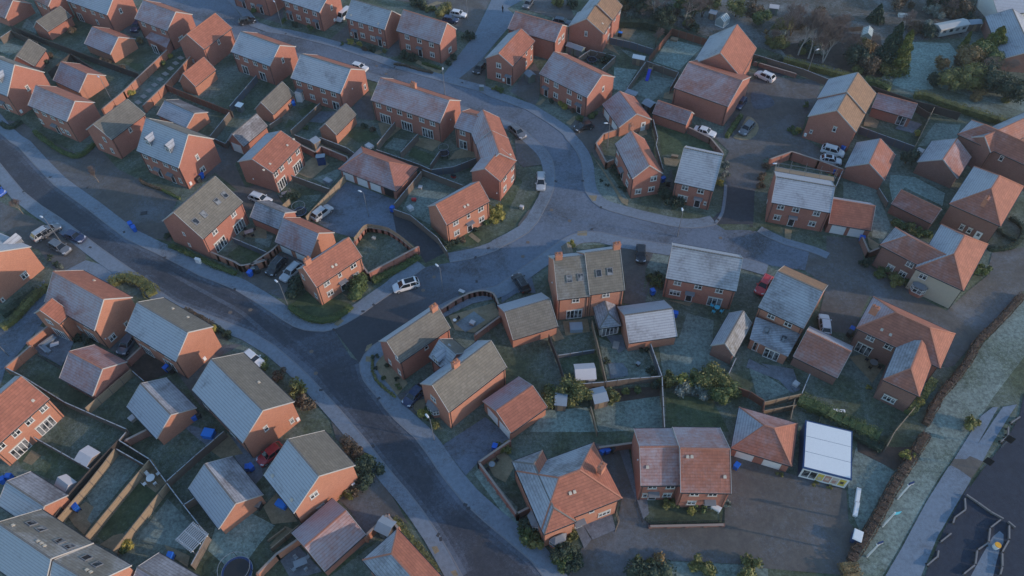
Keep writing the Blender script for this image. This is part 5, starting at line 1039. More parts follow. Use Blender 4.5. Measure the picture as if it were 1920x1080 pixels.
win('DR',-45.21,163.31,1.13,-0.54)
win('W1',-41.58,165.8,4.15,1.03)
win('MB',-41.59,165.79,0.9,1.03)
house('house','grey-roofed pair of houses with yellow shrubs by its two doors','house',-32.53,156.77)
wing(-37.35,159.47,-27.71,154.07,6.91,5.1,2.95,'g','brick','D85','R20')
win('W1',-35.95,159.01,4.15,-0.51)
win('W1',-29.01,155.12,4.15,-0.51)
win('W2',-33.67,157.73,4.15,-0.51)
win('W2',-31.21,156.35,4.15,-0.51)
win('WN',-36.66,159.4,0.95,-0.51)
win('W2',-33.66,157.72,1.55,-0.51)
win('W2',-31.17,156.33,1.55,-0.51)
win('DR',-35.48,158.74,1.13,-0.51)
win('DR',-29.46,155.37,1.13,-0.51)
win('WN',-28.35,154.75,1.14,-0.51)
vent(-35.92,159.54,5.75,-0.51,0.71)
vent(-29.25,155.72,5.69,-0.51,0.71)
house('house','pink-roofed brick house with lit gable beside the pale side lane','house',-19.92,150.6)
wing(-24.97,153.55,-14.88,147.66,7.04,5.1,3.4,'g','brick','P70','R5')
win('W2',-22.58,152.48,4.15,-0.53)
win('W2',-19.69,150.79,4.15,-0.53)
win('W2',-16.89,149.16,4.15,-0.53)
win('W2',-22.6,152.49,1.55,-0.53)
win('W2',-16.92,149.18,1.55,-0.53)
win('DR',-19.8,150.86,1.13,-0.53)
win('W2',-13.01,150.99,1.55,1.04)
house('house','grey-roofed house with a shadowed gable, left of the red-roofed terrace','house',-40.33,133.17)
wing(-45.96,136.14,-34.7,130.2,9.48,5.1,3.1,'g','brick','D92','R10')
win('W2',-44.34,135.6,4.15,-0.49)
win('W2',-41.77,134.24,4.15,-0.49)
win('W2',-38.85,132.7,4.15,-0.49)
win('W2',-36.44,131.44,4.15,-0.49)
win('W2',-41.79,134.25,1.55,-0.49)
win('W2',-38.91,132.74,1.55,-0.49)
win('FD',-36.41,131.42,1.13,-0.49)
win('DR',-44.52,135.7,1.13,-0.49)
win('LT',-32.91,133.76,3.76,1.09)
win('W1',-30.96,137.44,1.55,1.09)
house('house','long terrace of three houses with pink frosted roof, chimney and white french doors','house',-20.85,123.79)
wing(-28.08,127.78,-13.62,119.81,8.3,5.1,2.85,'g','brick','P72','R0')
win('W2',-26.61,127.29,4.15,-0.5)
win('W2',-24.3,126.02,4.15,-0.5)
win('W2',-22.1,124.81,4.15,-0.5)
win('W2',-19.96,123.63,4.15,-0.5)
win('W2',-17.43,122.23,4.15,-0.5)
win('W2',-15.2,121,4.15,-0.5)
win('FS',-25.5,126.68,1.13,-0.5)
win('FS',-20.86,124.12,1.13,-0.5)
win('FS',-16.46,121.7,1.13,-0.5)
win('LT',-11.81,123.24,3.28,1.07)
chimney(-18.98,127.82,9.04,-0.5)
house('garage','tan-roofed garage with a lit wall between two lawns, left of the terrace','garage',-47.1,130.76)
wing(-45.52,134.27,-48.69,127.25,-4.72,2.45,2.45,'g','orange','G10','G60')
house('garage','tan-roofed garage with frosty right edge beside a raised planter','garage',-33.04,123.42)
wing(-31.4,126.65,-34.68,120.18,-4.36,2.45,2.15,'g','orange','G10','G70')
house('house','stepped crescent of three houses curving along the inside of the bend','house',-9.03,117.47)
wing(-10.73,118.35,-7.32,116.58,6.63,5.1,1.6,'g','brick','P72','R0')
win('W2',-9.09,117.81,4.15,-0.48)
win('FD',-9.13,117.83,1.13,-0.48)
wing(-0.16,114.81,-1.79,121.21,6.5,5.1,2.54,'g','brick','R0','P80')
wing(1.37,108.04,-0.09,114.7,6.4,5.1,2.5,'g','brick','R0','P75')
wing(1.3,107.94,-1.67,102.36,-6.38,5.1,1.95,'g','brick','R0','P85')
win('W2',-0.89,104.42,4.15,1.08)
win('W2',0.61,107.25,4.15,1.08)
win('W2',-0.95,104.31,1.55,1.08)
win('W2',0.53,107.09,1.55,1.08)
win('LT',-2.42,102.84,1.82,-0.49)
vent(0.18,108.81,5.95,1.08,0.55)
house('house','stepped orange-roofed pair of houses facing the back gardens with white windows','house',-42.11,110.05)
wing(-40.17,114.11,-44.05,105.99,-8.25,5.1,2.05,'g','brick','R0','D85')
win('W2',-40.94,113.15,4.15,1.13)
win('W2',-42.07,110.77,4.15,1.13)
win('W2',-43.17,108.48,4.15,1.13)
win('W2',-43.96,106.83,4.15,1.13)
win('FS',-41.42,112.13,1.13,1.13)
win('FS',-43.64,107.5,1.13,1.13)
win('LT',-49.2,108.52,1.61,-0.45)
vent(-41.59,114.8,5.88,1.13,0.46)
vent(-42.48,113,5.9,1.13,0.46)
vent(-44.8,107.79,5.82,1.13,0.46)
vent(-45.67,106.09,5.85,1.13,0.46)
house('house','gable-fronted brick house with meter box and dark door beside the lane','house',3.74,143.44)
wing(6.29,148.15,1.19,138.73,-6.79,5.1,2.15,'g','brick','R20','D85')
win('W1',5.54,147.35,4.15,1.07)
win('W1',4.29,145.05,4.15,1.07)
win('W1',5.42,147.12,1.55,1.07)
win('W1',4.23,144.93,1.55,1.07)
win('W2',-1.84,140.46,4.15,-0.5)
win('W2',-1.93,140.5,1.55,-0.5)
win('DR',0.28,139.31,1.13,-0.5)
win('MB',-0.82,139.9,0.9,-0.5)
house('house','pink-roofed house tucked behind the gable-fronted one by the lane','house',5.52,150.48)
wing(0.31,153.44,10.72,147.53,7.14,5.1,2.4,'g','brick','P60','R10')
win('W2',11.81,149.59,4.15,1.05)
win('W2',12.72,151.18,4.15,1.05)
house('house','orange-sloped gable-fronted house at the top with rooftop vents','house',23.01,152.93)
wing(24.26,155.76,21.76,150.1,-8.51,5.3,2.85,'g','brick','T0','D90')
win('W2',22.65,152.81,4.35,1.15)
win('W2',23.68,155.14,4.35,1.15)
win('W2',23.61,154.98,1.55,1.15)
win('W1',18,151.84,4.35,-0.42)
vent(21.64,152.94,6.14,1.15,0.59)
wing(27.22,161.18,24.25,155.25,-8.07,5.6,2.85,'g','brick','T0','D90')
win('W2',25.04,157.45,4.65,1.11)
win('W2',26.51,160.38,4.65,1.11)
house('house','semi-detached brick pair with two dark doors and a yellow hedge','house',11.44,131.42)
wing(6.76,135.76,16.13,127.08,9.55,5.1,3,'g','brick','P72','R5')
win('W2',8.34,134.67,4.15,-0.75)
win('W2',10.22,132.93,4.15,-0.75)
win('W2',12.84,130.51,4.15,-0.75)
win('W2',14.87,128.63,4.15,-0.75)
win('W2',10.21,132.94,1.55,-0.75)
win('W2',12.87,130.47,1.55,-0.75)
win('DR',8.23,134.77,1.13,-0.75)
win('DR',14.83,128.67,1.13,-0.75)
win('W1',19.9,131.26,4.15,0.82)
house('garage','double garage with a pale side slope and white side door by the bend','garage',20.91,124.43)
wing(19.61,128.24,22.22,120.61,7.39,2.45,2.4,'g','orange','P80','R35')
win('GD',20.48,126.56,1.08,-1.24)
win('GD',21.74,122.89,1.08,-1.24)
win('SD',27.5,122.49,1.13,0.33)
house('garage','pink-roofed single garage beside the big plain-walled house','garage',32.72,122.94)
wing(29.59,124.92,35.85,120.97,4.2,2.45,1.9,'g','brick','P65','R20')
house('house','big plain brick-backed house with a wide pink frosted roof','house',39.27,126.47)
wing(34.36,129.85,44.17,123.1,12.11,5.1,2.7,'g','brick','P60','R5')
house('house','gable-ended brick house at the top with a side porch roof, beside the allotments','house',51.7,138.21)
wing(54.56,143.49,48.85,132.93,-10.61,5.1,4.35,'g','brick','R10','D88')
win('W2',52.59,140.43,4.15,1.07)
house('house','tall gable-fronted house with an amber slope in the top right court','house',68.98,117.02)
wing(70.82,119.86,67.15,114.19,-9.49,5.2,3.3,'g','brick','T0','D92')
win('WN',60.56,118.53,1.99,-0.57)
win('W1',63.91,116.36,4.25,-0.57)
win('MB',59.87,118.98,0.9,-0.57)
wing(74.67,125.67,70.55,119.41,-9.73,5.55,3.35,'g','brick','T0','D92')
house('annexe','pink-roofed annexe with white patio doors behind the amber-sloped house','annexe',78.15,123.39)
wing(74.8,125.34,81.5,121.43,5.2,2.45,1.9,'g','brick','P65','R20')
win('FD',80.29,122.46,1.13,-0.53)
house('garage','gable-fronted frosted garage with cars parked on its left','garage',72.11,106.62)
wing(74.31,110.1,69.91,103.13,-7.4,2.7,2.5,'g','brick','R40','D92')
house('garage','gable-fronted frosted garage behind a small dark tree','garage',86.01,106.09)
wing(88.47,109.01,83.54,103.17,-7.62,2.7,2.6,'g','brown','P60','D90')
house('house','long brown-brick house with hipped red roof running off the right edge','house',91.73,107.38)
wing(97.12,101.76,86.34,112.99,-6.13,5.1,2.23,'hb','brown','R45','D80','D82')
win('W1',90.49,109.08,4.15,-0.81)
win('W1',92.57,106.9,4.15,-0.81)
win('SD',90.48,109.08,1.13,-0.81)
wing(106.5,115.81,90.42,107.55,-5.09,5.1,1.99,'g','brown','R45','D80')
house('house','hipped brown-brick house with an orange end slope and brick chimney, right side','house',88.14,93.21)
wing(92.32,98.06,83.95,88.37,-8.74,5.1,3.17,'h','brown','R0','D88','R42','R20')
win('W1',81.19,90.85,1.55,-0.71)
win('W1',80.2,91.7,1.55,-0.71)
win('SD',82.37,89.83,1.13,-0.71)
chimney(80.79,91.04,9.34,-2.28)
house('house','l-shaped hipped house with a cream rendered front and bay window','house',76,79.34)
wing(80.05,84.27,71.95,74.41,-7.75,5.1,2.82,'h','cream','R0','D85','R42','R20')
win('BAY',67.61,78.06,1.35,-0.69)
win('W2',67.3,78.31,4.15,-0.69)
wing(68.92,77.86,61.99,84.67,-5.72,5.1,2.08,'hb','brown','R45','R45','D70')
win('W2',64.43,82.66,1.55,-0.78)
win('W2',66.12,81,4.15,-0.78)
win('W2',65.96,81.15,1.55,-0.78)
house('garage','plain red-pink garage backing onto a frosty lawn on the right','garage',71.83,94.53)
wing(69.15,97.1,74.5,91.96,4.6,2.45,1.9,'g','brown','R50','R20')
house('house','grey-roofed brick house with scaffold poles along its white-frosted ridge','house',51.15,93.96)
wing(46.36,95.42,55.94,92.5,8.53,5.1,2.35,'g','brick','D88','D100')
win('W2',48.17,95.16,4.15,-0.3)
win('W2',50.67,94.4,4.15,-0.3)
win('W2',54.06,93.36,4.15,-0.3)
win('W2',48.18,95.16,1.55,-0.3)
win('W2',54.01,93.38,1.55,-0.3)
win('DR',50.66,94.4,1.13,-0.3)
win('WN',48,100.55,0.31,4.42)
house('garage','red double garage with two white doors beside the scaffolded house','garage',59.92,91.51)
wing(56.47,92.5,63.38,90.53,7.27,2.45,2.55,'g','brick','R35','D90')
win('GD',58.45,92.23,1.08,-0.28)
win('GD',61.38,91.39,1.08,-0.28)
house('house','narrow house with lavender slope and orange ridge inside the road fork','house',21.43,107.34)
wing(20.38,112.31,22.49,102.37,5.97,5.1,2.6,'g','brick','P80','R0')
win('W2',20.91,111.15,4.15,-1.36)
win('W2',22.28,104.69,4.15,-1.36)
win('W2',20.88,111.3,1.55,-1.36)
win('W2',22.21,105.05,1.55,-1.36)
win('DR',21.59,107.96,1.13,-1.36)
win('W2',26.64,103.32,4.15,0.21)
win('W2',23.99,102.76,1.55,0.21)
win('W2',26.53,103.3,1.55,0.21)
chimney(23.29,113.62,8.48,-1.36)
house('house','white-ridged grey-roofed house behind a dark shrub at the fork','house',33.34,99.92)
wing(30.05,101.17,36.63,98.68,10.85,5.1,3.8,'g','brick','D85','D100')
win('W2',32.03,100.71,4.15,-0.36)
win('W2',34.72,99.7,4.15,-0.36)
win('W3',31.99,100.73,1.55,-0.36)
win('DR',34.61,99.74,1.13,-0.36)
win('WN',35.91,99.25,1.48,-0.36)
house('house','tall pair of houses with four rooflights, melted tan roof and two chimneys','house',9.75,74.16)
wing(12.28,74.45,7.22,73.86,-9.51,5.7,4.5,'g','orange','G40','D95')
win('W2',10.14,74.48,4.75,0.12)
win('FS',10.06,74.47,1.13,0.12)
win('LT',6.7,78.98,3.87,-1.45)
rooflight(9.1,76.33,7.87,0.12,0.76)
rooflight(10.89,76.6,7.92,0.12,0.76)
chimney(7.46,78.75,11.17,-3.03)
wing(12.31,74.5,17.95,75.34,9.54,6,4.65,'g','orange','G15','D95')
win('W2',15.03,75.19,5.05,0.15)
rooflight(13.78,77.04,8.28,0.15,0.77)
rooflight(15.58,77.33,8.31,0.15,0.77)
chimney(16.71,80.18,11.75,0.15)
dormer(15.41,93.05,-1.5,3.29,'G15')
dormer(9.38,86.24,4.2,3.29,'G15')
wing(13.13,75.14,13.71,70.54,3.63,2.3,1.3,'hb','render','D80','D85')
win("FS",15.53,70.91,1.15,0.23)
house('house','wide grey-roofed house with a blue sun lounger set on its lawn','house',30.5,76.86)
wing(25.1,78.39,35.89,75.32,8.12,5.1,3.45,'g','brick','D85','D100')
win('W2',27.09,78.12,4.15,-0.28)
win('W2',30.31,77.2,4.15,-0.28)
win('W2',33.55,76.28,4.15,-0.28)
win('W3',27.05,78.13,1.55,-0.28)
win('DR',29.33,77.48,1.13,-0.28)
win('F3',33.34,76.34,1.13,-0.28)
house('house','orange-gabled house cut by the left edge beside the parked cars','house',-90.97,82.26)
wing(-95.46,84.58,-86.47,79.94,9.46,5.3,3.35,'g','orange','D90','D90')
win('W1',-84,84.88,1.55,1.09)
win('W2',-83.88,85.11,1.55,1.09)
win('WN',-86.24,80.53,0.58,1.09)
dormer(-84.64,89.95,5.67,2.67,'D90')
house('house','large tan-roofed house with four rooflights and a walled lawn','house',-50.46,93.73)
wing(-47.99,98.2,-52.93,89.27,-9.53,5.3,4.25,'g','brick','G0','D80')
win('W2',-51.83,91.83,4.35,1.07)
win('W2',-49.48,96.09,4.35,1.07)
win('FS',-51.79,91.9,1.13,1.07)
win('FS',-49.39,96.24,1.13,1.07)
win('WN',-57.25,91.74,4.1,-0.5)
win('WN',-57.22,91.72,1.29,-0.5)
rooflight(-54.08,91.57,7.24,1.07,0.73)
rooflight(-53.1,93.3,7.23,1.07,0.73)
rooflight(-51.49,96.38,7.3,1.07,0.73)
rooflight(-50.56,98.02,7.28,1.07,0.73)
house('garage','low slate garage behind the tan-roofed house','garage',-44.41,95.62)
wing(-47.31,97.23,-41.52,94.02,5,2.45,1.9,'g','brick','D80','D60')
house('garage','lavender double garage with two white doors beside two parked cars','garage',-38.21,88.9)
wing(-41.57,90.86,-34.85,86.94,6.92,2.45,3,'g','orange','P78','R15')
win('GD',-39.8,90.16,1.08,-0.53)
win('GD',-36.79,88.4,1.08,-0.53)
house('house','orange-roofed house with a white arched porch and chimney above the junction','house',-28.41,81.28)
wing(-25.07,84.5,-31.75,78.05,-5.61,5.1,2.7,'g','orange','R0','D80')
win('W2',-30.53,79.62,4.15,0.77)
win('W2',-26.6,83.41,4.15,0.77)
win('W1',-28.62,81.46,4.15,0.77)
win('W2',-30.46,79.69,1.55,0.77)
win('W2',-26.58,83.43,1.55,0.77)
win('DR',-28.55,81.53,1.13,0.77)
win('W1',-34.62,81.13,4.15,-0.8)
win('W1',-32.74,79.18,1.55,-0.8)
vent(-29.49,81.61,6.05,0.77,0.77)
vent(-28.97,82.05,6.01,0.77,0.77)
chimney(-33.01,80.98,8.87,-2.37)
house('house','orange-roofed brick house facing the bend with three vents and a hedge bed','house',-7.36,94.42)
wing(-3.63,97.26,-11.1,91.57,-6.04,5.1,2.6,'g','orange','R0','D80')
win('W2',-9.67,93.01,4.15,0.65)
win('W2',-5.28,96.35,4.15,0.65)
win('W1',-7.47,94.69,4.15,0.65)
win('W2',-9.66,93.02,1.55,0.65)
win('W2',-5.27,96.36,1.55,0.65)
win('DR',-7.4,94.74,1.13,0.65)
vent(-8.06,95.13,5.95,0.65,0.71)
vent(-7.51,95.56,5.96,0.65,0.71)
house('garage_block','long hipped garage block with three white doors and one open bay','garage',-27.09,106.54)
wing(-32.92,109.85,-21.26,103.23,7.56,2.45,2.75,'h','brick','P62','R20','P30','P80')
win('GD',-31.08,109.13,1.08,-0.52)
win('GD',-28.21,107.49,1.08,-0.52)
win('GD',-25.53,105.97,1.08,-0.52)
win('GO',-22.85,104.45,1.08,-0.52)
house('house','brick house with a projecting orange gable wing and a pink frosted front slope','house',-70.08,73.02)
wing(-75.11,76.02,-65.06,70.02,7.69,5.3,3.65,'g','orange','P72','R0')
win('W1',-62.78,73.97,1.55,1.03)
win('W2',-64.29,71.44,1.55,1.03)
win('LT',-64.8,70.59,2.4,1.03)
win('W2',-70.44,73.56,1.55,-0.54)
win('W2',-67.48,71.79,4.35,-0.54)
win('F3',-68.08,72.15,1.13,-0.54)
vent(-67.89,79.43,6.31,2.6,0.76)
wing(-70.07,73.91,-71.16,71.61,-5.43,5.1,2.2,'g','orange','R0','D60')
win('W2',-73.66,72.86,4.15,-0.44)
win('FS',-73.2,72.65,1.13,-0.44)
house('house','grey-roofed house with a lit gable crossed by a sharp shadow','house',-55.55,66.98)
wing(-60.26,69.99,-50.83,63.97,7.67,5.2,2.95,'g','orange','D92','G15')
win('W2',-58.8,69.39,4.25,-0.57)
win('W2',-55.74,67.44,4.25,-0.57)
win('W2',-52.99,65.67,4.25,-0.57)
win('FS',-58.13,68.96,1.13,-0.57)
win('F3',-53.64,66.09,1.13,-0.57)
win('MB',-48.75,67.36,0.9,1)
vent(-53.52,73.4,6.1,2.57,0.66)
vent(-50.7,71.64,6.07,2.57,0.66)
house('garage','lavender garage with a pale melted patch, left of the dark car','garage',-66.27,61.63)
wing(-69.36,63.31,-63.18,59.96,6.93,2.45,2.65,'g','pink','P82','P55')
house('garage','blue-frosted garage beside blue bins in the left gardens','garage',-54.43,55.23)
wing(-57.4,57.92,-51.46,52.53,6.74,2.45,2.4,'g','orange','D97','D70')
house('house','large blue-frosted house backing the main road with a melted brown rear slope','house',-42.4,54.48)
wing(-47,58.85,-37.81,50.11,8.89,5.2,3.15,'g','orange','D97','G12')
win('W1',-32.76,55.52,1.55,0.81)
win('W1',-35.32,52.83,4.25,0.81)
win('MB',-32.17,56.14,0.9,0.81)
win('W2',-46.15,58.42,1.55,-0.76)
win('W2',-41.07,53.59,1.55,-0.76)
vent(-37,59.07,6.5,2.38,0.62)
house('house','orange-roofed house at the left edge with rows of white patio doors','house',-70.03,53.88)
wing(-72.49,49.78,-67.56,57.97,7.81,5.1,2.95,'g','orange','R5','D85')
win('W2',-68.51,56.94,4.15,1.03)
win('W2',-69.75,54.87,4.15,1.03)
win('W2',-70.89,52.98,4.15,1.03)
win('W2',-72.16,50.87,4.15,1.03)
win('FS',-69.19,55.8,1.13,1.03)
win('FS',-71.42,52.1,1.13,1.03)
vent(-69.26,57.23,5.91,1.03,0.65)
house('garage','grey garage with a lit gable wedge at the lower left edge','garage',-64.37,46.04)
wing(-67.63,47.85,-61.12,44.22,-5.45,2.45,2,'g','orange','D60','D97')
house('house','long slate terrace across the lower left corner with six rooflights','house',-57.97,38.72)
wing(-62.13,41.04,-53.8,36.4,-7.94,5.2,4.3,'g','orange','G45','D97')
rooflight(-61.21,38.23,7.43,2.63,0.83)
rooflight(-59.69,37.46,7.35,2.63,0.83)
rooflight(-56.85,35.9,7.33,2.63,0.83)
rooflight(-55.44,35.21,7.24,2.63,0.83)
vent(-62.5,37.39,8.84,2.63,0.83)
vent(-58.65,35.33,8.76,2.63,0.83)
vent(-58.12,35.05,8.75,2.63,0.83)
vent(-57.61,34.75,8.77,2.63,0.83)
wing(-53.77,36.36,-48.11,33.53,-7.9,5.05,4.15,'g','orange','G45','D97')
rooflight(-52.93,33.84,7.08,2.68,0.81)
rooflight(-51.33,32.98,7.13,2.68,0.81)
vent(-51.67,31.86,8.29,2.68,0.81)
vent(-51.13,31.61,8.28,2.68,0.81)
house('garage','patchily frosted garage at the bottom edge beside the small lawn','garage',-43.08,34.28)
wing(-46.37,36.01,-39.78,32.56,-5.5,2.45,1.9,'g','orange','D55','D90')
house('garage','blue-frosted garage with a white melted strip along its ridge','garage',-42.13,41.89)
wing(-44.86,44.79,-39.39,39,6.87,2.45,2.55,'g','orange','D97','D75')
house('house','house with a striped blue slope and plain tan slope beside a round dark shrub','house',-31.4,42.46)
wing(-33.86,45.15,-28.94,39.77,9.77,5.2,3.8,'g','orange','D97','G5')
win('W2',-26.56,42.04,5.6,0.74)
win('W2',-26.48,42.11,1.55,0.74)
win('MB',-22.67,45.59,0.9,0.74)
vent(-32.41,44.81,5.85,-0.83,0.66)
vent(-29.24,41.37,5.87,-0.83,0.66)
house('garage','striped red and lavender double garage in the lower middle','garage',-22.17,35.49)
wing(-19.83,37.82,-24.5,33.16,-7.2,2.5,1.83,'g','brick','R70','P85')
house('house','hipped orange house cut by the bottom edge beside the verge','house',-7.5,29.33)
wing(0.3,21.22,-15.3,37.45,5.62,5.1,2.04,'hb','orange','R0','D75','D78')
house('house','corner house with paired tan roofs, a slate link wing and two chimneys','house',-13.32,65.97)
wing(-9.66,69.1,-16.98,62.83,-5.46,5.2,2.75,'g','brick','G20','D97')
win('W1',-13.34,66.32,4.25,0.71)
win('W1',-19.18,65.51,1.55,-0.86)
win('W1',-17.46,63.5,5.6,-0.86)
win('W1',-17.57,63.63,1.55,-0.86)
chimney(-12.02,70.73,8.89,-2.43)
wing(-1.03,61.68,-9.32,54.24,-6.63,5.2,3.4,'g','orange','G0','D97')
win('W2',-11.76,57.07,4.25,-0.84)
win('BAY',-11.96,57.29,1.35,-0.84)
chimney(-8.29,59.86,9.68,-2.41)
wing(-12.75,64.1,-10.16,61.4,4.77,4.8,2.2,'g','brick','D88','G25')
dormer(-11.6,63.03,5.51,-0.81,'D88')
house('garage','red double garage with white doors facing the drive, behind the corner house','garage',2.11,54.19)
wing(4.81,56.25,-0.59,52.14,-6.81,2.6,1.65,'g','orange','R0','P80')
win('GD',-3.23,55.74,1.08,-0.92)
win('GD',-1.49,53.44,1.08,-0.92)
house('garage','tan-roofed garage with white frosted edge beside the corner patio','garage',3.58,69.72)
wing(7.17,70.95,-0.01,68.48,-7.41,2.6,2.65,'g','orange','G30','D97')
house('garage','broad frosted garage between the conservatory and the sun-lounger lawn','garage',21.92,67.93)
wing(25.75,68.49,18.09,67.37,-7.38,2.6,2.45,'g','orange','D80','D97')
house('garage','narrow two-tone garage with a steep tan slope beside the long lawn','garage',35.95,67.66)
wing(38.01,70.76,33.88,64.55,-3.88,2.5,2.01,'g','brown','G60','D90')
house('house','grey corrugated-looking roofed house with an amber ridge strip and rear extension','house',41.67,69.83)
wing(38.7,72,44.63,67.67,10.54,5.1,3.65,'g','orange','D75','T0')
win('W2',40.7,70.89,4.15,-0.63)
win('W2',42.94,69.25,4.15,-0.63)
leanto([(38.6,71.5),(44.8,68),(42.1,64.3),(37,67.8)],3.3,2.5,"roof_D70","orange")
rooflight(39.81,68.97,2.98,-0.51,.2)
rooflight(42.1,67.31,2.98,-0.51,.2)
win("F3",38.74,66.86,1.2,-0.51)
win("F3",40.13,65.6,1.2,-0.51)
house('garage','red garage with a frosted ridge strip beside a white car','garage',45.71,62.3)
wing(42.92,64.32,48.5,60.28,7.05,2.45,2.75,'g','brown','R50','D88')
house('house','large hipped red house with a projecting front wing and lit end slope','house',57.69,63.71)
wing(52.68,67.51,62.7,59.91,7.7,5.1,2.8,'h','brown','R38','R30','R0','P80')
win('W2',54.81,66.24,4.15,-0.65)
win('W2',57,64.58,4.15,-0.65)
win('F3',54.73,66.3,1.13,-0.65)
chimney(55.23,69.22,8.11,-0.65)
vent(55.98,66.5,5.97,-0.65,0.63)
vent(57.01,65.59,5.89,-0.65,0.63)
wing(62.76,62.2,57.93,55.22,-5.18,5.1,1.88,'hb','brown','R0','D75','R40')
win('W3',55.49,57,1.55,-0.61)
house('house','hipped house with an orange front, side chimney and bay window at the bottom','house',8.46,38.9)
wing(3.08,36.91,13.83,40.9,8.68,5.1,3.15,'h','orange','R3','D72','R5','D80')
win('W3',11.7,40.4,1.55,0.35)
win('W1',9.8,39.7,4.15,0.35)
win('DR',8.19,39.1,1.13,0.35)
vent(6.92,40.97,6.9,0.35,0.63)
vent(7.49,41.16,6.88,0.35,0.63)
wing(-0.5,46.47,3.37,36.29,4.48,5.1,1.63,'h','orange','D80','R5','R3','D78')
win('BAY',5.28,37.09,1.35,0.36)
win('BAY',2.41,39.59,1.35,-1.21)
chimney(11.21,43.98,8.4,0.9)
house('house','pair of red-roofed houses side by side behind iron railings','house',19.08,42.54)
wing(21.68,42.51,16.48,42.57,-8.5,5.1,2.7,'g','brick','P58','P75')
win('W2',18.16,42.83,4.15,-0.01)
win('W2',20.57,42.8,4.15,-0.01)
win('W1',17.46,42.84,1.55,-0.01)
win('DR',18.53,42.83,1.13,-0.01)
win('W2',20.48,42.8,1.55,-0.01)
win('LT',16.59,46.26,5.16,4.7)
vent(17.44,44.61,6.41,-0.01,0.57)
wing(21.53,41.42,28.08,41.15,9.64,5.3,3,'g','brick','R45','P75')
win('W2',23.53,41.62,4.35,-0.04)
win('W2',25.92,41.52,4.35,-0.04)
win('W2',23.59,41.62,1.55,-0.04)
win('DR',25.9,41.52,1.13,-0.04)
win('LT',27.17,41.47,0.2,-0.04)
vent(22.65,45.32,7.75,-0.04,0.56)
vent(23.21,45.31,7.76,-0.04,0.56)
vent(27.37,43,6.43,-0.04,0.56)
house('garage','hipped double garage with two white doors beside the sales cabin','garage',34.19,47.62)
wing(30.3,49.09,38.09,46.14,7.08,2.45,2.57,'h','brick','R52','P60','R0','D85')
win('GD',32.37,48.61,1.08,-0.36)
win('GD',35.9,47.27,1.08,-0.36)
house('bungalow','slate-roofed bungalow at the top right corner','bungalow',109.76,149.21)
wing(108.06,140.7,111.47,157.71,-9.61,3,2.4,'g','brown','D85','D85')
house('outbuilding','white-roofed building with a glazed gable at the top right corner','outbuilding',119.57,158.86)
wing(114.88,158.66,124.27,159.07,11.71,3,2.2,'g','render','D100','D100')
fence('long dark timber fence behind the pink-frosted garage, top left gardens','timber_dark',[(-119.2,165),(-107.7,158.2),(-96.4,151.8),(-82.2,144)],1.8)
fence('short timber fence at the left edge under the tan garage','timber',[(-119.4,159.8),(-118.1,162.8)],1.8)
fence('timber fence along the lawn at the left edge, above the small tan garage','timber_dark',[(-118,162.6),(-109.9,157.6)],1.8)
fence('timber fence from the round bush towards the long dark fence','timber_dark',[(-102.6,145.4),(-100.2,152.4),(-93.3,146.7)],1.8)
brickwall('stepped brick wall left of the slab path, upper gardens',[(-78.2,153.1),(-83.3,137.3),(-85.8,131.4)],1.8,'orange')
brickwall('stepped brick wall right of the slab path, upper gardens',[(-72,150.3),(-74.9,139.6),(-77.4,132.3)],1.8,'orange')
fence('dark reddish timber fence running right from the stepped wall','timber_red',[(-74.9,139.6),(-65.9,134.1),(-58.1,129.6)],1.8)
fence('blue-grey panel fence beside the garden with garden toys','timber_blue',[(-55.5,142.5),(-59,131.4)],1.7)
fence('timber fence behind the blue-grey garage','timber',[(-58.5,129.3),(-60.7,121.5)],1.8)
fence('frost-capped timber fence in a corner above the slate garage','timber',[(-60,121.3),(-57.2,119.5),(-56.6,122.8)],1.4)
fence('timber fence between the planter and the artificial lawn, left of the terrace','timber',[(-39.8,131.8),(-44.5,122.8)],1.8)
fence('low timber fence at the foot of the tan garage','timber',[(-49.5,125.5),(-47.7,127.9)],1.2)
fence('timber fence on top of the brick wall behind the orange pair','timber',[(-43.5,121.4),(-39.4,119),(-38.1,120.3),(-32.3,116.9),(-30.1,114.8)],1.8)
brickwall('brick wall enclosing the patio of the orange pair',[(-41.6,118.2),(-38.5,116),(-37.6,117.8),(-32,114.4),(-31.3,112.7)],1.6,'brick')
fence('timber fence between the first and second terrace gardens','timber',[(-23.4,124.8),(-26.4,117.9)],1.8)
fence('timber fence between the second and third terrace gardens','timber',[(-18.4,120.8),(-21.5,115.1)],1.8)
fence('long timber fence behind the terrace gardens above the garage block','timber',[(-26.4,116.2),(-17.4,111.4),(-15.2,109.9)],1.8)
fence('blue-grey fence curving around the crescent garden','timber_blue',[(-15.1,109.9),(-10.7,110.6),(-6.5,113)],1.8)
fence('timber fence splitting the crescent garden from the small green lawn','timber',[(-13.7,115.6),(-15.4,111.5)],1.6)
fence('timber fence on the brick base behind the toy-strewn lawn','timber',[(-16.9,109.9),(-8.8,105.2)],1.8)
fence('timber fence down the right side of the garage block','timber',[(-17,109.4),(-21.5,100.6)],1.8)
fence('close-boarded fence curving along the side drive to the bend','timber',[(-21.5,99.2),(-18.3,97.6),(-13,91.7),(-11.2,88.3)],1.8)
fence('tan timber fence between the parking court and the left gardens','timber_tan',[(-31.7,108.8),(-37.4,97.7)],1.8)
fence('timber fence between the two back gardens of the orange pair','timber',[(-42,109.1),(-34.1,105)],1.8)
fence('short timber fence by the white parked car','timber_tan',[(-41.4,102.8),(-42.8,100.5)],1.5)
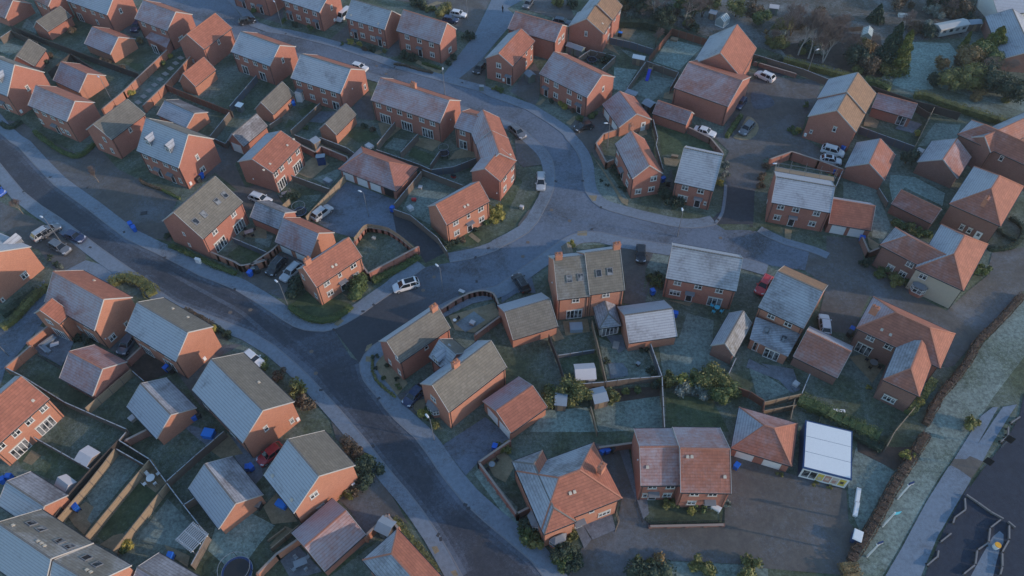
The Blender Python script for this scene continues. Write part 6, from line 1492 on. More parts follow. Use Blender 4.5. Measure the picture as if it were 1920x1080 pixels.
brickwall('curved slatted wall around the fenced lawn inside the court',[(-27.9,92.1),(-27.5,92.9),(-27,94.1),(-26.5,95),(-26.1,95.3),(-25.9,95.4),(-25.3,95.3),(-24.4,95.1),(-23.2,94.8),(-22,94.3),(-21,93.5),(-20,92.6),(-19.1,91.7),(-18.3,90.8),(-17.6,90),(-17.1,89.5)],1,'brick',top=0.9)
brickwall('long brick wall of the fenced lawn beside the hedge',[(-16.4,89.6),(-24.5,83.7),(-25.8,85.7)],1.8,'brick')
brickwall('low brick wall curving round the walled lawn of the tan-roofed house',[(-52.8,89.6),(-51.5,88.9),(-49.6,87.9),(-48.1,87.1),(-47.4,86.6),(-47,86.3),(-46.4,86.3),(-45.1,86.6),(-43.5,87.3),(-42.6,87.6),(-43.2,87.2),(-44.5,86.6),(-45.2,86.4),(-44.6,87.1),(-43.5,88.3),(-42.5,89.3),(-41.9,90),(-41.6,90.6),(-41.3,91)],1.6,'orange')
fence('grey fence dividing the walled lawn from its neighbour','timber_blue',[(-49.9,93.1),(-43,89.4),(-43.1,89.5)],1.5)
fence('timber fence beside the grey sheds behind the semi-detached pair','timber',[(16.1,146.5),(18.9,149.4),(24.4,146.7),(20.8,141.8)],1.8)
fence('timber fence between two frosty lawns behind the semi-detached pair','timber',[(30.8,144.2),(25.4,134.3)],1.8)
fence('timber fence along the lawn with the blue slide','timber',[(31,144.6),(37.5,140),(34.9,134.7)],1.8)
fence('brown timber fence beside the bare tree, top gardens','timber_red',[(38.7,157.4),(31.8,146)],1.8)
fence('red-brown timber fence at the back of the frosty lawn at the top','timber_red',[(38.7,157.5),(46.5,152.4)],1.8)
fence('solid blue-grey fence by the orange-sloped gable house','timber_blue',[(23.9,154.2),(28.3,152.3),(33.2,149.2)],1.8)
fence('timber fence between the narrow fork house and the green lawn','timber',[(29.7,123.9),(29.8,118),(29.2,115.9),(29.5,108.4)],1.8)
brickwall('brick wall curving from the white car round the court edge',[(36.7,121.3),(40.4,117.9),(41.9,113.5),(41.9,113.2)],1.5,'brown')
brickwall('low brick wall round the lawn of the narrow fork house by a street lamp',[(21.8,121.1),(19.2,119.9),(17.4,117),(18.9,111.2),(20.3,112)],1.5,'orange')
fence('dark timber fence behind the top right court','timber',[(50.3,149.2),(56,145.9),(64.8,140.3),(69.3,136.3)],1.8)
brickwall('red brick wall behind the white car in the top right court',[(55.3,144.6),(63.3,139.7)],1,'brown')
fence('timber fence below the long hedge on the right','timber_dark',[(77.7,133.6),(84.9,128.2),(88.6,126.1),(92.7,123.7)],1.8)
fence('light timber fence between the annexe garden and the frosty lawn','timber_tan',[(88.7,126.6),(79.8,113.7)],1.6)
fence('blue-black fence below the annexe garden','timber_blue',[(71,120),(75.2,116.9),(79.7,113.6)],1.8)
fence('broken dark fence beside the annexe roof','timber_dark',[(85.1,126.6),(86.6,124.1)],1.6)
brickwall('brick enclosure behind the scaffolded house',[(50.6,110.6),(55.2,112.6),(59.7,109.9),(63.6,107.2)],2,'brick')
fence('timber fence closing the enclosure by the blue bin','timber',[(63.8,107.5),(60.9,102.6)],1.8)
fence('two-rail timber fence on the lawn beside the frosted garage','timber',[(69.1,102.5),(69.5,98.6)],1.4)
brickwall('brick wall beside the drive of the cream-fronted house',[(62,89.8),(62,86.3),(64,87.2)],1.5,'brown')
brickwall('brick wall along the side lane behind the corner sofa',[(-75.4,73.8),(-77.5,70.7)],1.8,'orange')
brickwall('brick wall along the side lane beside the dark lawn',[(-76.7,69.9),(-79,66)],1.8,'orange')
fence('long thin-topped timber fence across the lower left gardens','timber',[(-78.9,65.8),(-75.7,64.2),(-67.5,59.4),(-63.7,57.7),(-56.7,54.6)],1.8)
fence('low timber edging below the corner sofa terrace','timber_dark',[(-75.8,69),(-71,66.3)],0.5)
fence('tan timber fence between the lavender garage and the narrow lawn','timber_tan',[(-59.3,65.1),(-64,58.3)],1.8)
brickwall('short brick wall beside the dark car, left gardens',[(-59.1,69.3),(-60.5,66.9)],1.6,'pink')
fence('short timber fence by the soil bed behind the crossed-shadow house','timber',[(-59.2,65),(-56.7,63)],1.4)
fence('timber fence in steps from the astro lawn down to the pergola garden','timber',[(-56.6,54.1),(-57.2,52.8),(-51.9,49.7),(-48.5,46.1),(-45.3,42.8),(-41,38.5)],1.8)
fence('timber fence at the foot of the pergola garden','timber',[(-41,38.4),(-42.1,34.6)],1.8)
fence('tan timber fence along the passage beside the astro lawn','timber_dark',[(-57.4,52.8),(-59.9,48.2),(-61.5,44.8),(-62.3,41.6)],1.8)
fence('thin timber fence between the white shed and the dark lawn','timber',[(-59.9,48.4),(-64.8,51),(-69.8,53.6)],1.8)
fence('broad frost-capped tan fence left of the frosted strip lawn','timber_tan',[(-57.4,51.4),(-59.3,46.5),(-61.8,41.2)],1.8)
fence('short timber fence across the head of the strip lawn','timber',[(-57.1,51.4),(-52.5,48.9)],1.8)
fence('tan timber fence between the two long strip lawns','timber_tan',[(-51.9,49.6),(-54.5,44.3),(-57.1,38.7)],1.8)
fence('tan timber fence left of the pergola lawn with a shrub at its foot','timber_tan',[(-48.4,46),(-50.6,41.3),(-52.8,36.7)],1.8)
fence('timber fence climbing right from the round-table patio','timber',[(-48.5,46.3),(-45.5,50.1),(-42.3,53.9)],1.8)
fence('short timber fence left of the white-ridged garage','timber',[(-45.2,42.8),(-43.9,43.8)],1.8)
brickwall('brick wall between the astro lawn and the neighbouring garden',[(-56.3,52.9),(-53.8,54.5)],1.6,'brown')
fence('low tan sleeper wall beside the striped garage','timber_tan',[(-33.2,38),(-31.2,39.7)],0.7)
fence('tan timber wall against the striped garage','timber_tan',[(-32.4,36.7),(-29.2,39.8)],1.3)
brickwall('brick wall sweeping down beside the blue patio',[(-33.3,33.4),(-31.4,35.8),(-28.8,37.8)],1.6,'orange')
brickwall('brick wall left of the drive, in front of the shed with a grey roof',[(-20,37.9),(-17.4,40.7)],1.8,'orange')
brickwall('brick wall along the verge beside the shed with a grey roof',[(-17.3,40.7),(-15.8,38.9)],1.8,'orange')
fence('timber fence between the dark lawn and the hot tub garden','timber_dark',[(5.7,69.9),(6.9,65.5),(7.9,60.5)],1.8)
fence('timber fence between the hot tub garden and the pond garden','timber_tan',[(12.8,72.6),(13.4,67),(14,60.9)],1.8)
fence('low grey fence across the hot tub garden','timber_blue',[(7,66.5),(12.8,67.4)],1)
fence('pale timber fence below the gazebo and the pond','timber',[(7.9,60.5),(13.7,60.9),(17.6,61.4),(22.4,61.7)],1.8)
fence('grey fence between the pond garden and the long frosty lawn','timber_blue',[(21.6,67.8),(22.5,61.7)],1.8)
fence('timber fence down from the pond corner to the bottom lawns','timber',[(22.5,61.6),(21.6,52.9)],1.8)
fence('timber fence beside the wooden shed on the bottom lawn','timber_tan',[(11.3,56.9),(11.9,52.7)],1.4)
fence('timber fence beside the narrow two-tone garage','timber',[(34.5,64.9),(32.5,61.6)],1.6)
fence('dark timber fence behind the conifer-like shrubs','timber_red',[(33.6,59.4),(35.3,58.6),(37,57),(36.4,55)],1.8)
fence('timber fence beside the red garage garden','timber',[(45,61.6),(42.8,58.1)],1.8)
fence('timber fence above the hipped double garage garden','timber_tan',[(36.9,56.8),(42.8,58.1)],1.8)
fence('lower timber fence of the small dark garden','timber_tan',[(36.5,55.5),(41.6,56.4)],1.5)
fence('short timber fence dropping from the small dark garden','timber_tan',[(41.7,57.4),(40.2,54)],1.5)
fence('tan timber fence at the right boundary beside the brown hedge','timber_tan',[(58.7,55.4),(54.4,51.5),(52.5,49.2)],1.8)
brickwall('brick garden wall with a pointed corner beside the lower drive',[(-.8,51.5),(-5.2,48.2),(.1,40.4),(0,40.6),(1.6,41.4)],1.6,'pink')
brickwall('dark brick wall behind the blue bins',[(11.9,50.1),(16.8,50.7)],1.6,'brown')
railing("iron railing on a low wall in front of the red-roofed pair",[(17.3,40),(17.8,39.3),(27.6,39.3),(27.8,40.3)])
railing("low iron railing beside the pale slab path of the red-roofed pair",[(16.4,42.5),(16.9,39.6)])
brickwall('knee-high brick wall under the iron railing',[(17.8,38.9),(27.6,38.9)],0.5,'brown')
railing("white rail beside the slab forecourt of the hipped orange house",[(13.4,41.1),(13.7,39.6),(13.1,38.4)],mat="timber_tan")
brickwall('curved brick wall round the corner patio with the frosted square',[(-11.7,76),(-10.8,76.7),(-9.5,77.8),(-8.3,78.6),(-7.2,79.2),(-6.3,79.5),(-5.4,79.7),(-4.6,79.7),(-3.9,79.5),(-3.2,79.1),(-2.8,78.4),(-2.5,77.4),(-2.3,76.7)],1.3,'brown')
brickwall('straight brick wall between the corner patio and the dark lawn',[(-2.1,74),(-6,70.5)],1.5,'brown')
fence('timber fence at the back of the allotment greenhouse','timber_dark',[(76.1,156.9),(83.5,157.5)],1.2)
car('hatch','black',-62.9,166.76,0.33,'black hatchback parked on the top road beside the lamp post')
car('van','white',-39.62,168.11,-2.13,'white van parked between the two grey-roofed pairs at the top',name='parked_van',cat='van')
car('hatch','navy',-13.47,165.27,-0.26,'navy blue hatchback in front of the white one, top lane car park')
car('hatch','white',-11.64,167.78,-0.34,'white hatchback behind the navy one, top lane car park')
car('hatch','white',-33.31,146.26,-0.46,'white car half hidden behind the long terrace roof')
car('hatch','black',-6.25,144.8,-2.01,'black hatchback beside the gable-fronted house by the lane')
car('hatch','grey',5.56,171.83,-2.01,'dark grey hatchback at the top edge beside the lane')
car('estate','slate',13.38,163.31,-0.34,'slate blue estate car behind the pink-roofed house')
car('hatch','black',15.47,123.4,-2.8,'small black hatchback with an open-looking top on the drive by the bend')
car('estate','grey',1.79,122.21,-0.98,'grey estate car parked on the inside of the crescent')
car('mpv','silver',5.96,107.03,-1.62,'silver people carrier facing down the crescent lay-by')
car('saloon','white',39.98,120.9,-0.52,'white saloon half hidden beside the pink-roofed garage')
car('estate','grey',48.72,121.78,-2.25,'grey estate with pale windscreen standing on the round slab bay')
car('suv','white',56.51,139.45,2.37,'white off-road car in front of the low red brick wall')
car('hatch','navy',49.16,130.12,-2.16,'dark blue hatchback nose just visible behind the big plain house')
car('suv','white',64.03,114,-0.5,'white estate-like car nearest the blue bins in the right court')
car('hatch','white',62.9,111.4,-0.3,'white car with a dark roof glass beside the brick enclosure',glassroof=True)
car('hatch','black',22.75,87.9,-1.7,'black hatchback with a pale windscreen on the drive beside the tall pair')
car('suv','black',1.54,81.76,2,'black pick-up-like car on the frosted drive')
car('estate','brightred',42.54,80.21,-2.2,'bright red car squeezed between two houses, centre right')
car('hatch','white',50.4,71.67,1.39,'white car by the ridge of the red garage')
car('suv','silver',-85.17,96.15,0.9,'silver off-road car beside the junction lamp, left parking bay')
car('hatch','grey',-84.35,96.67,0.79,'dark grey hatchback mostly hidden behind the silver one')
car('estate','grey',-80.99,92.48,-0.55,'grey estate nearest the orange-gabled house')
car('saloon','navy',-79.33,95.11,-0.44,'navy saloon at the road edge of the left parking bay')
car('hatch','blue',-98.93,107.81,-0.5,'bright blue hatchback cut by the left edge')
car('estate','white',-47.27,103.98,-0.45,'white estate car above the slate garage')
car('suv','silver',-34.99,99.81,0.89,'silver off-road car parked against the tan fence')
car('suv','black',-41.05,86.76,-2.06,'black off-road car with a roof rail by the brick wall')
car('estate','silver',-38.2,85.42,-2.15,'silver estate car parked next to the black one')
car('mpv','white',-18.03,81.78,-2.81,'white people carrier with a dark glass roof driving on the curved road',glassroof=True,group=None)
car('hatch','navy',-15.25,59.89,-2.23,'dark blue hatchback backed beside the corner house')
car('hatch','white',-41.1,67.31,-0.67,'small white car half hidden behind the large blue-frosted house')
car('hatch','slate',-62.08,70.67,-1.83,'dark slate hatchback between two left-hand houses')
car('hatch','red',-35.23,50.66,-2.36,'dark red hatchback beside the striped blue and tan house')
car('hatch','navy',-89.29,165.18,-1.71,'dark blue car in the shadow between two top-left houses')
lamp('street lamp on the top pavement beside the first grey-roofed pair',-54.35,165.15,2.2)
lamp('street lamp in front of the long terrace on the top road',-13.66,136.17,1.6)
lamp('street lamp beside the car park at the top lane',-9.38,166.19,1.6)
lamp('street lamp in the middle of the parking court',-26.31,99.16,2.6)
lamp('street lamp on the pavement behind the white people carrier',-11.75,80.81,2.3)
lamp('street lamp at the hedge corner of the junction',-37.61,78.19,2.4)
lamp('street lamp beside the drive of the corner house',-11.83,52.59,2.2)
lamp('street lamp on the road east of the fork',29.93,92.36,1.5)
lamp('street lamp standing at the end of the stepped brick wall',-85.99,136.17,2.4)
lamp('street lamp between the cars of the left parking bay',-81.77,94.35,2.6)
lamp('street lamp over the low wall of the narrow fork house',19.8,117.41,3.1)
lamp('street lamp at the end of the red brick wall, top right court',66.22,140.66,0.5)
lamp('street lamp beside the scaffolded house',49.7,104.54,3.1)
lamp('street lamp on the lane at the left edge',-80.83,69.25,2.4)
lamp('street lamp in front of the big plain brick wall',42.77,126.82,0)
wheelie('blue wheelie bin by the top edge house, left one',-58.17,170.37,6.21,'bin_blue','bin_blue')
wheelie('blue wheelie bin by the top edge house, right one',-57.58,171.54,1.08,'bin_blue','bin_blue')
wheelie('blue wheelie bin on the artificial lawn behind the tan garage',-46.03,133.44,0.45,'bin_blue','bin_blue')
wheelie('grey wheelie bin with a blue neighbour on the artificial lawn',-46.72,132.47,1.11,'bin_dark','steel')
wheelie('blue wheelie bin behind the dormer house gable',-60.06,110.74,5.75,'bin_blue','bin_blue')
wheelie('dark wheelie bin behind the dormer house gable',-60.41,109.59,5.69,'bin_dark','bin_dark')
wheelie('blue wheelie bin lying by the round tree bed, upper one',-69.79,97.65,0.64,'bin_blue','bin_blue')
wheelie('blue wheelie bin lying by the round tree bed, lower one',-68.87,96.63,0.61,'bin_blue','bin_blue')
wheelie('blue wheelie bin outside the curved wall, leftmost of three',-45.28,85.14,5.78,'bin_blue','bin_blue')
wheelie('grey wheelie bin outside the curved wall, middle of three',-44.84,86.01,3.38,'bin_dark','steel')
wheelie('dark wheelie bin outside the curved wall, rightmost of three',-44.16,85.86,0.59,'bin_dark','bin_dark')
wheelie('blue wheelie bin at the corner of the close-boarded fence',-21.94,100.31,2.7,'bin_blue','bin_blue')
wheelie('blue wheelie bin against the back wall of the crossed-shadow house',-54.32,65.76,5.69,'bin_blue','bin_blue')
wheelie('dark wheelie bin against the back wall of the crossed-shadow house',-53.54,65.34,5.63,'bin_dark','bin_dark')
wheelie('blue wheelie bin beside the blue-frosted garage',-47.81,56.94,0.56,'bin_blue','bin_blue')
wheelie('dark wheelie bin beside the blue-frosted garage',-47.26,57.29,0.5,'bin_dark','bin_dark')
wheelie('blue wheelie bin near the dark red hatchback',-37.94,48.54,3.29,'bin_blue','bin_blue')
wheelie('blue wheelie bin on the l-shaped patio',-60.43,43.17,3.93,'bin_blue','bin_blue')
wheelie('blue wheelie bin on the tan patio by the patchy garage',-45.52,36.16,6.1,'bin_blue','bin_blue')
wheelie('blue wheelie bin behind the red hatchback',-37.54,48.6,0.75,'bin_blue','bin_blue')
wheelie('blue wheelie bin by the pointed garden wall',-2.96,50.92,2.84,'bin_blue','bin_blue')
wheelie('blue wheelie bin beside the wide grey-roofed house',23.58,79.11,3.41,'bin_blue','bin_blue')
wheelie('blue wheelie bin beside the white estate-like car',66.35,114.8,2.12,'bin_blue','bin_blue')
wheelie('dark wheelie bin beside the white estate-like car',65.88,115.91,2.06,'bin_dark','bin_dark')
wheelie('blue wheelie bin inside the brick enclosure',62.58,108.21,3.56,'bin_blue','bin_blue')
wheelie('blue wheelie bin beside the red double garage',62.24,90.23,4.38,'bin_blue','bin_blue')
wheelie('blue wheelie bin near the chimney corner of the large hipped house',54.28,70.32,5.56,'bin_blue','bin_blue')
wheelie('dark wheelie bin near the chimney corner of the large hipped house',53.74,69.68,5.5,'bin_dark','bin_dark')
wheelie('blue wheelie bin behind the hipped orange house, left of two',12.42,49.94,5.59,'bin_blue','bin_blue')
wheelie('blue wheelie bin behind the hipped orange house, right of two',13.08,50.04,0.46,'bin_blue','bin_blue')
wheelie('dark wheelie bin next to the two blue ones by the dark wall',13.82,50.29,4.22,'bin_dark','bin_dark')
wheelie('blue wheelie bin in front of the hipped double garage',31,47.15,5.54,'bin_blue','bin_blue')
wheelie('blue wheelie bin beside the narrow fork house',29.33,106.74,5.2,'bin_blue','bin_blue')
wheelie('dark green wheelie bin beside the narrow fork house',30.23,105.82,4.47,'bin_dark','bin_dark')
wheelie('blue wheelie bin at the left edge patio',-71.54,47.92,4.67,'bin_blue','bin_blue')
wheelie('blue wheelie bin at the left edge patio corner',-72.31,47.44,5.2,'bin_blue','bin_blue')
wheelie('blue wheelie bin behind the broad frosted garage',26.6,74.26,1.37,'bin_blue','bin_blue')
wheelie('dark wheelie bin behind the striped blue house',-35.29,42.91,6.0,'bin_dark','steel')
wheelie('grey wheelie bin by the white-ridged garage',-35.43,42.91,2.83,'bin_dark','steel')
shed('small timber shed with a frosted felt roof, left of the round olive bush',6.92,58,-0.14,1.6,1.9,1.8)
shed('larger timber shed with a bluish frosted roof, right of the round olive bush',12.65,58.6,0.24,2.0,2.4,1.8)
shed('pale green shed with a ridged roof beside the gable-fronted house',4.96,140.63,-1.01,1.9,1.6,1.8,wall='shed_green',roof='felt')
shed('grey shed tucked beside the semi-detached pair, left one',14.83,151.42,-0.61,1.9,1.6,1.8,wall='shed_green')
shed('grey shed tucked beside the semi-detached pair, right one',16.55,150.2,-0.61,1.9,1.6,1.8,wall='shed_green')
shed('pale felt-roofed shed between the two pink garages',29.61,129.25,-0.8,2.1,2.0,1.8,wall='timber_dark')
shed('white-topped shed on the fence corner behind the frosty lawn',29.61,146.13,-0.38,2.6,1.3,1.8,roof='white')
shed('lean grey store beside the double garage roof',26.35,133.35,-0.56,2.4,1.0,1.5,pent=True)
shed('dark blue double-door store on the tan patio',-37.15,114.31,-3.0,1.5,1.1,1.9,wall='navy',roof='felt',pent=True)
shed('grey-roofed shed inside the pointed brick corner',-17.5,39.2,-0.47,1.9,2.0,1.8,wall='timber_dark')
shed('white-roofed shed on the astro lawn',-60.93,50.39,-0.5,2.2,2.3,1.8,roof='canvas')
shed('pale green-white store on the far allotment, top',64.62,165.98,-0.27,2.0,1.6,1.9,wall='shed_green',roof='canvas')
shed('small white box store beside the stepped brick wall',-92.31,138.69,-0.75,1.0,0.8,1.4,wall='white',roof='white',pent=True)
shed('white plastic store beside the tan garage wall',-57.08,132.1,-0.44,1.3,1.0,1.4,wall='steel',roof='white',pent=True)
shed('small timber lean-to by the wall of the tan garage',-39.01,119.48,0.81,1.5,1.3,1.7,pent=True,wall='timber_tan')
shed('cream canvas tent-like store on the dark lawn',-62.83,46.49,-0.57,2.1,1.7,1.3,rise=0.7,wall='canvas',roof='canvas',name='garden_tent',cat='tent')
shed('grey garden cabin at the left of the blue-roofed bungalow',109.36,157.38,0.09,2.8,1.8,1.9)
shed('timber summerhouse beside the tile-edged allotment lawn at the top',49.64,164.31,-0.5,1.6,1.3,1.6,pent=True)
shed("white pavilion gazebo with a two-tier roof on the small lawn",10.86,62.7,0.05,2.9,2.7,2.0,rise=.7,wall="canvas",roof="canvas",name="gazebo",cat="gazebo")
greenhouse('greenhouse with a steep glazed roof at the top allotments',51.51,161.62,0.83,2.6,2.2,1.6)
greenhouse('greenhouse beside the tall dark conifer',83.61,154.51,1.16,3.2,2.2,1.5)

def static_caravan(label, x, y, ang):
    o = thing('static_caravan', label, 'caravan', (x, y, 0), ang); b = MB(); b.prism([(-4.2, -1.4), (4.2, -1.4), (4.2, 1.4), (-4.2, 1.4)], .5, 2.6); link('body', b.mesh('body', ['caravan']), o)
    r = MB(); r.hexa([(-4.4, -1.55, 2.61), (4.4, -1.55, 2.61), (4.4, 1.55, 2.61), (-4.4, 1.55, 2.61), (-4.4, -1.5, 2.68), (4.4, -1.5, 2.68), (4.4, 1.5, 2.68), (-4.4, 1.5, 2.68)])
    r.hexa([(-4.4, -1.5, 2.69), (4.4, -1.5, 2.69), (4.4, 1.5, 2.69), (-4.4, 1.5, 2.69), (-4.4, -.05, 3.1), (4.4, -.05, 3.1), (4.4, .05, 3.1), (-4.4, .05, 3.1)]); link('roof', r.mesh('roof', ['caravan']), o); o.scale = (.9, .9, .9)
    for xx in (-2.9, -.9, 1.0, 3.0): w_ = MB(); w_.box(xx-.5, -1.44, 1.4, xx+.5, -1.405, 2.2); link('window', w_.mesh('window', [glassm()]), o)
    w_ = MB(); w_.box(-4.24, -.9, 1.4, -4.205, .9, 2.2); link('window', w_.mesh('window', [glassm()]), o)
    for xx in (-3, 3): w_ = MB(); w_.tube((xx, -1.2, .3), (xx, 1.2, .3), .3, n=12); link('wheel', w_.mesh('wheel', ['tyre']), o)

static_caravan('white-roofed caravan parked beyond the frosted lawn, top right',103.35,155.83,0.27)

def sales_cabin(label, x, y, ang, w, d):
    o = thing('sales_cabin', label, 'cabin', (x, y, 0), ang); b = MB(); b.prism([(-w/2, -d/2), (w/2, -d/2), (w/2, d/2), (-w/2, d/2)], .12, 2.9); link('wall', b.mesh('wall', ['navy']), o)
    r = MB(); r.prism([(-w/2-.08, -d/2-.08), (w/2+.08, -d/2-.08), (w/2+.08, d/2+.08), (-w/2-.08, d/2+.08)], 2.901, 3.02); link('roof_edge', r.mesh('roof_edge', ['sign_blue']), o)
    r = MB(); n_ = 3
    for i in range(n_): r.box(-w/2+.12, -d/2+.12+(d-.24)*i/n_+.03, 3.021, w/2-.12, -d/2+.12+(d-.24)*(i+1)/n_-.03, 3.07)
    link('roof_sheet', r.mesh('roof_sheet', ['white']), o)
    f = MB(); f.box(-w/2+.05, -d/2-.03, .3, w/2-.05, -d/2-.005, 2.75); link('front_frame', f.mesh('front_frame', ['white']), o)
    for i in range(6):
        p = MB(); x0 = -w/2+.3+i*(w-.5)/6; p.box(x0, -d/2-.06, .75, x0+(w-.5)/6-.14, -d/2-.031, 2.45); link('window' if i < 2 else 'poster', p.mesh('poster', [glassm() if i < 2 else ('poster_yellow', 'poster_rose', 'poster_pale', 'poster_yellow')[i-2]]), o)
        q = MB(); q.box(x0+.15, -d/2-.09, 1.0+.3*(i % 2), x0+(w-.5)/6-.35, -d/2-.061, 1.7+.2*(i % 2))
        if i >= 2: link('picture', q.mesh('picture', [('stone', 'poster_pale', 'poster_rose', 'timber_dark')[i-2]]), o)

sales_cabin("white-roofed navy sales cabin with posters across its front",43.51,48.35,-0.31,6.29,7.59)
bush('small potted shrub in front of the sales cabin row, left one',37.02,46.02,0.45,'olive',name='potted_shrub')
bush('small potted shrub in front of the sales cabin row, middle one',41.56,44.63,0.45,'olive',name='potted_shrub')
bush('small potted shrub in front of the sales cabin row, right one',43.28,44.04,0.45,'olive',name='potted_shrub')
table_set('round white table set on the tan corner patio',-51.45,47.33,.4,top='white',seat='white')
table_set('pale garden table set on the blue patio',-28.32,34.98,.4,top='steel',seat='steel',round_=False,r=0.65)
table_set('round table set on the patio inside the pointed wall',-3.38,48.29,.4,top='steel',seat='black',n=2,r=0.45)
table_set('cyan plastic play table set on the long lawn',33.74,75.54,.4,top='plastic_cyan',seat='plastic_cyan',r=0.45)
table_set('dark table set on the patio of the walled lawn',-47.59,95.26,.4,top='steel',seat='black',round_=False,r=0.6)
table_set('dark patio table set behind the hipped red house',55.85,64.06,.4,top='steel',seat='black',r=0.6)
table_set('pale bench table set in the garden of the slate-roofed garage',-42.85,105.32,.4,top='steel',seat='steel',round_=False,r=0.5,n=2)
table_set('small table set on the corner patio beside the pond square',-9.49,74.04,.4,top='white',seat='black',r=0.3,n=1)

def corner_sofa(label, x, y, ang):
    o = thing('corner_sofa', label, 'sofa', (x, y, .06), ang); b = MB(); b.box(-1.4, -.4, 0, 1.4, .4, .38); b.box(-1.4, -2.0, 0, -.6, -.402, .38); link('base', b.mesh('base', ['steel']), o)
    b = MB(); b.box(-1.38, -.38, .381, 1.38, .2, .5); b.box(-1.2, -1.98, .381, -.62, -.39, .5); link('cushion', b.mesh('cushion', ['felt']), o)
    b = MB(); b.box(-1.38, .2, .501, 1.38, .4, .85); b.box(-1.4, -1.98, .501, -1.2, .19, .85); link('backrest', b.mesh('backrest', ['steel']), o)
def pergola(label, x, y, ang):
    o = thing('pergola', label, 'pergola', (x, y, 0), ang)
    for p in ((-1.2, -1.2), (1.2, -1.2), (1.2, 1.2), (-1.2, 1.2)): b = MB(); b.box(p[0]-.06, p[1]-.06, 0, p[0]+.06, p[1]+.06, 2.1); link('post', b.mesh('post', ['white']), o)
    b = MB()
    for s in (-1.2, 0, 1.2): b.box(-1.6, s-.05, 2.101, 1.6, s+.05, 2.22)
    link('beam', b.mesh('beam', ['white']), o); b = MB()
    for i in range(11): xx = -1.45+i*.29; b.box(xx-.07, -1.5, 2.221, xx+.07, 1.5, 2.3)
    link('slats', b.mesh('slats', ['felt']), o)
def slide(label, x, y, ang):
    o = thing('garden_slide', label, 'slide', (x, y, 0), ang); b = MB(); b.hexa([(-.3, -2.6, .05), (.3, -2.6, .05), (.3, 0, 1.3), (-.3, 0, 1.3), (-.3, -2.6, .14), (.3, -2.6, .14), (.3, 0, 1.4), (-.3, 0, 1.4)]); link('chute', b.mesh('chute', ['slide_blue']), o)
    b = MB(); [b.bar((s*.33, -2.6, .2), (s*.33, 0, 1.5), .07, .14) for s in (-1, 1)]; link('side_rail', b.mesh('side_rail', ['slide_blue']), o)
    b = MB(); b.box(-.5, .01, 1.2, .5, .9, 1.3); [b.tube((sx*.45, sy, 0), (sx*.45, sy, 2.2), .05, n=6) for sx in (-1, 1) for sy in (.08, .8)]; link('tower', b.mesh('tower', ['timber_tan']), o)
    b = MB(); b.tube((.4, .5, 2.15), (2.9, .9, 2.15), .05, n=6); [b.tube((2.9, .9+s*.1, 2.15), (3.0, .9+s*.9, 0), .04, n=6) for s in (-1, 1)]; link('swing_beam', b.mesh('swing_beam', ['timber_tan']), o)

corner_sofa('grey l-shaped garden sofa on the walled terrace',-75.24,71.54,0.92)

table_set('low square table beside the l-shaped sofa',-73.78,70.87,.4,top='canvas',seat='steel',round_=False,r=0.5,n=0)
pergola('white pergola with slats on the frosted lawn',-42.7,38.1,-0.61)
slide('blue slide with a timber swing frame on the frosty lawn',31.53,141.98,-0.3500000000000001)
trampoline('large trampoline with a blue pad at the bottom edge',-36.32,33.94,2.0)
trampoline('small dark trampoline beside the tan fence',-39.06,100.13,1.2)
trampoline('small pale trampoline in the crescent garden',-12.96,115.87,1.0)
trampoline('small white-rimmed trampoline on the fenced lawn, top gardens',19.15,147.11,1.1)

def tub(label, x, y, mat, lid, r=.9, h=.75, name='hot_tub', cat='hot tub', n=20):
    o = thing(name, label, cat, (x, y, .04)); b = MB(); b.tube((0, 0, 0), (0, 0, h), r*.94, r, n); link('body', b.mesh('body', [mat]), o)
    b = MB(); b.tube((0, 0, h+.001), (0, 0, h+.08), r*1.03, r*.95, n); link('lid', b.mesh('lid', [lid]), o)
def boxy(name, label, cat, x, y, ang, w, d, h, mat, top, legs=False):
    o = thing(name, label, cat, (x, y, .05), ang); b = MB(); z0 = h*.55 if legs else .0; b.prism([(-w/2, -d/2), (w/2, -d/2), (w/2, d/2), (-w/2, d/2)], z0, h, 0, [(-w/2*.97, -d/2*.97), (w/2*.97, -d/2*.97), (w/2*.97, d/2*.97), (-w/2*.97, d/2*.97)]); link('body', b.mesh('body', [mat]), o)
    b = MB(); b.prism([(-w/2-.04, -d/2-.04), (w/2+.04, -d/2-.04), (w/2+.04, d/2+.04), (-w/2-.04, d/2+.04)], h+.001, h+.06); b.prism([(-w/2+.06, -d/2+.06), (w/2-.06, -d/2+.06), (w/2-.06, d/2-.06), (-w/2+.06, d/2-.06)], h+.061, h+.09); link('lid', b.mesh('lid', [top]), o)
    if legs:
        for p in ((-1, -1), (1, -1), (1, 1), (-1, 1)): b = MB(); b.box(p[0]*w*.42-.05, p[1]*d*.42-.05, 0, p[0]*w*.42+.05, p[1]*d*.42+.05, z0-.002); link('leg', b.mesh('leg', [mat]), o)
def sign_pole(label, x, y, ang, flag=None):
    o = thing('road_sign_post', label, 'road sign', (x, y, 0), ang); b = MB(); b.tube((0, 0, 0), (0, 0, 4.6), .13, .1, 8); link('pole', b.mesh('pole', ['white']), o)
    if flag: b = MB(); b.hexa([(.0, -.02, 3.7), (.95, -.1, 3.6), (.95, -.06, 3.6), (.0, .02, 3.7), (.0, -.02, 4.6), (.95, -.12, 4.5), (.95, -.08, 4.5), (.0, .02, 4.6)]); link('flag', b.mesh('flag', ['plastic_cyan']), o)
    else: b = MB(); b.box(-.35, -.08, 4.61, .35, .08, 5.1); link('sign_panel', b.mesh('sign_panel', ['navy']), o); b = MB(); b.box(-.45, -.1, 4.5, .45, .1, 4.605); link('bracket', b.mesh('bracket', ['white']), o)
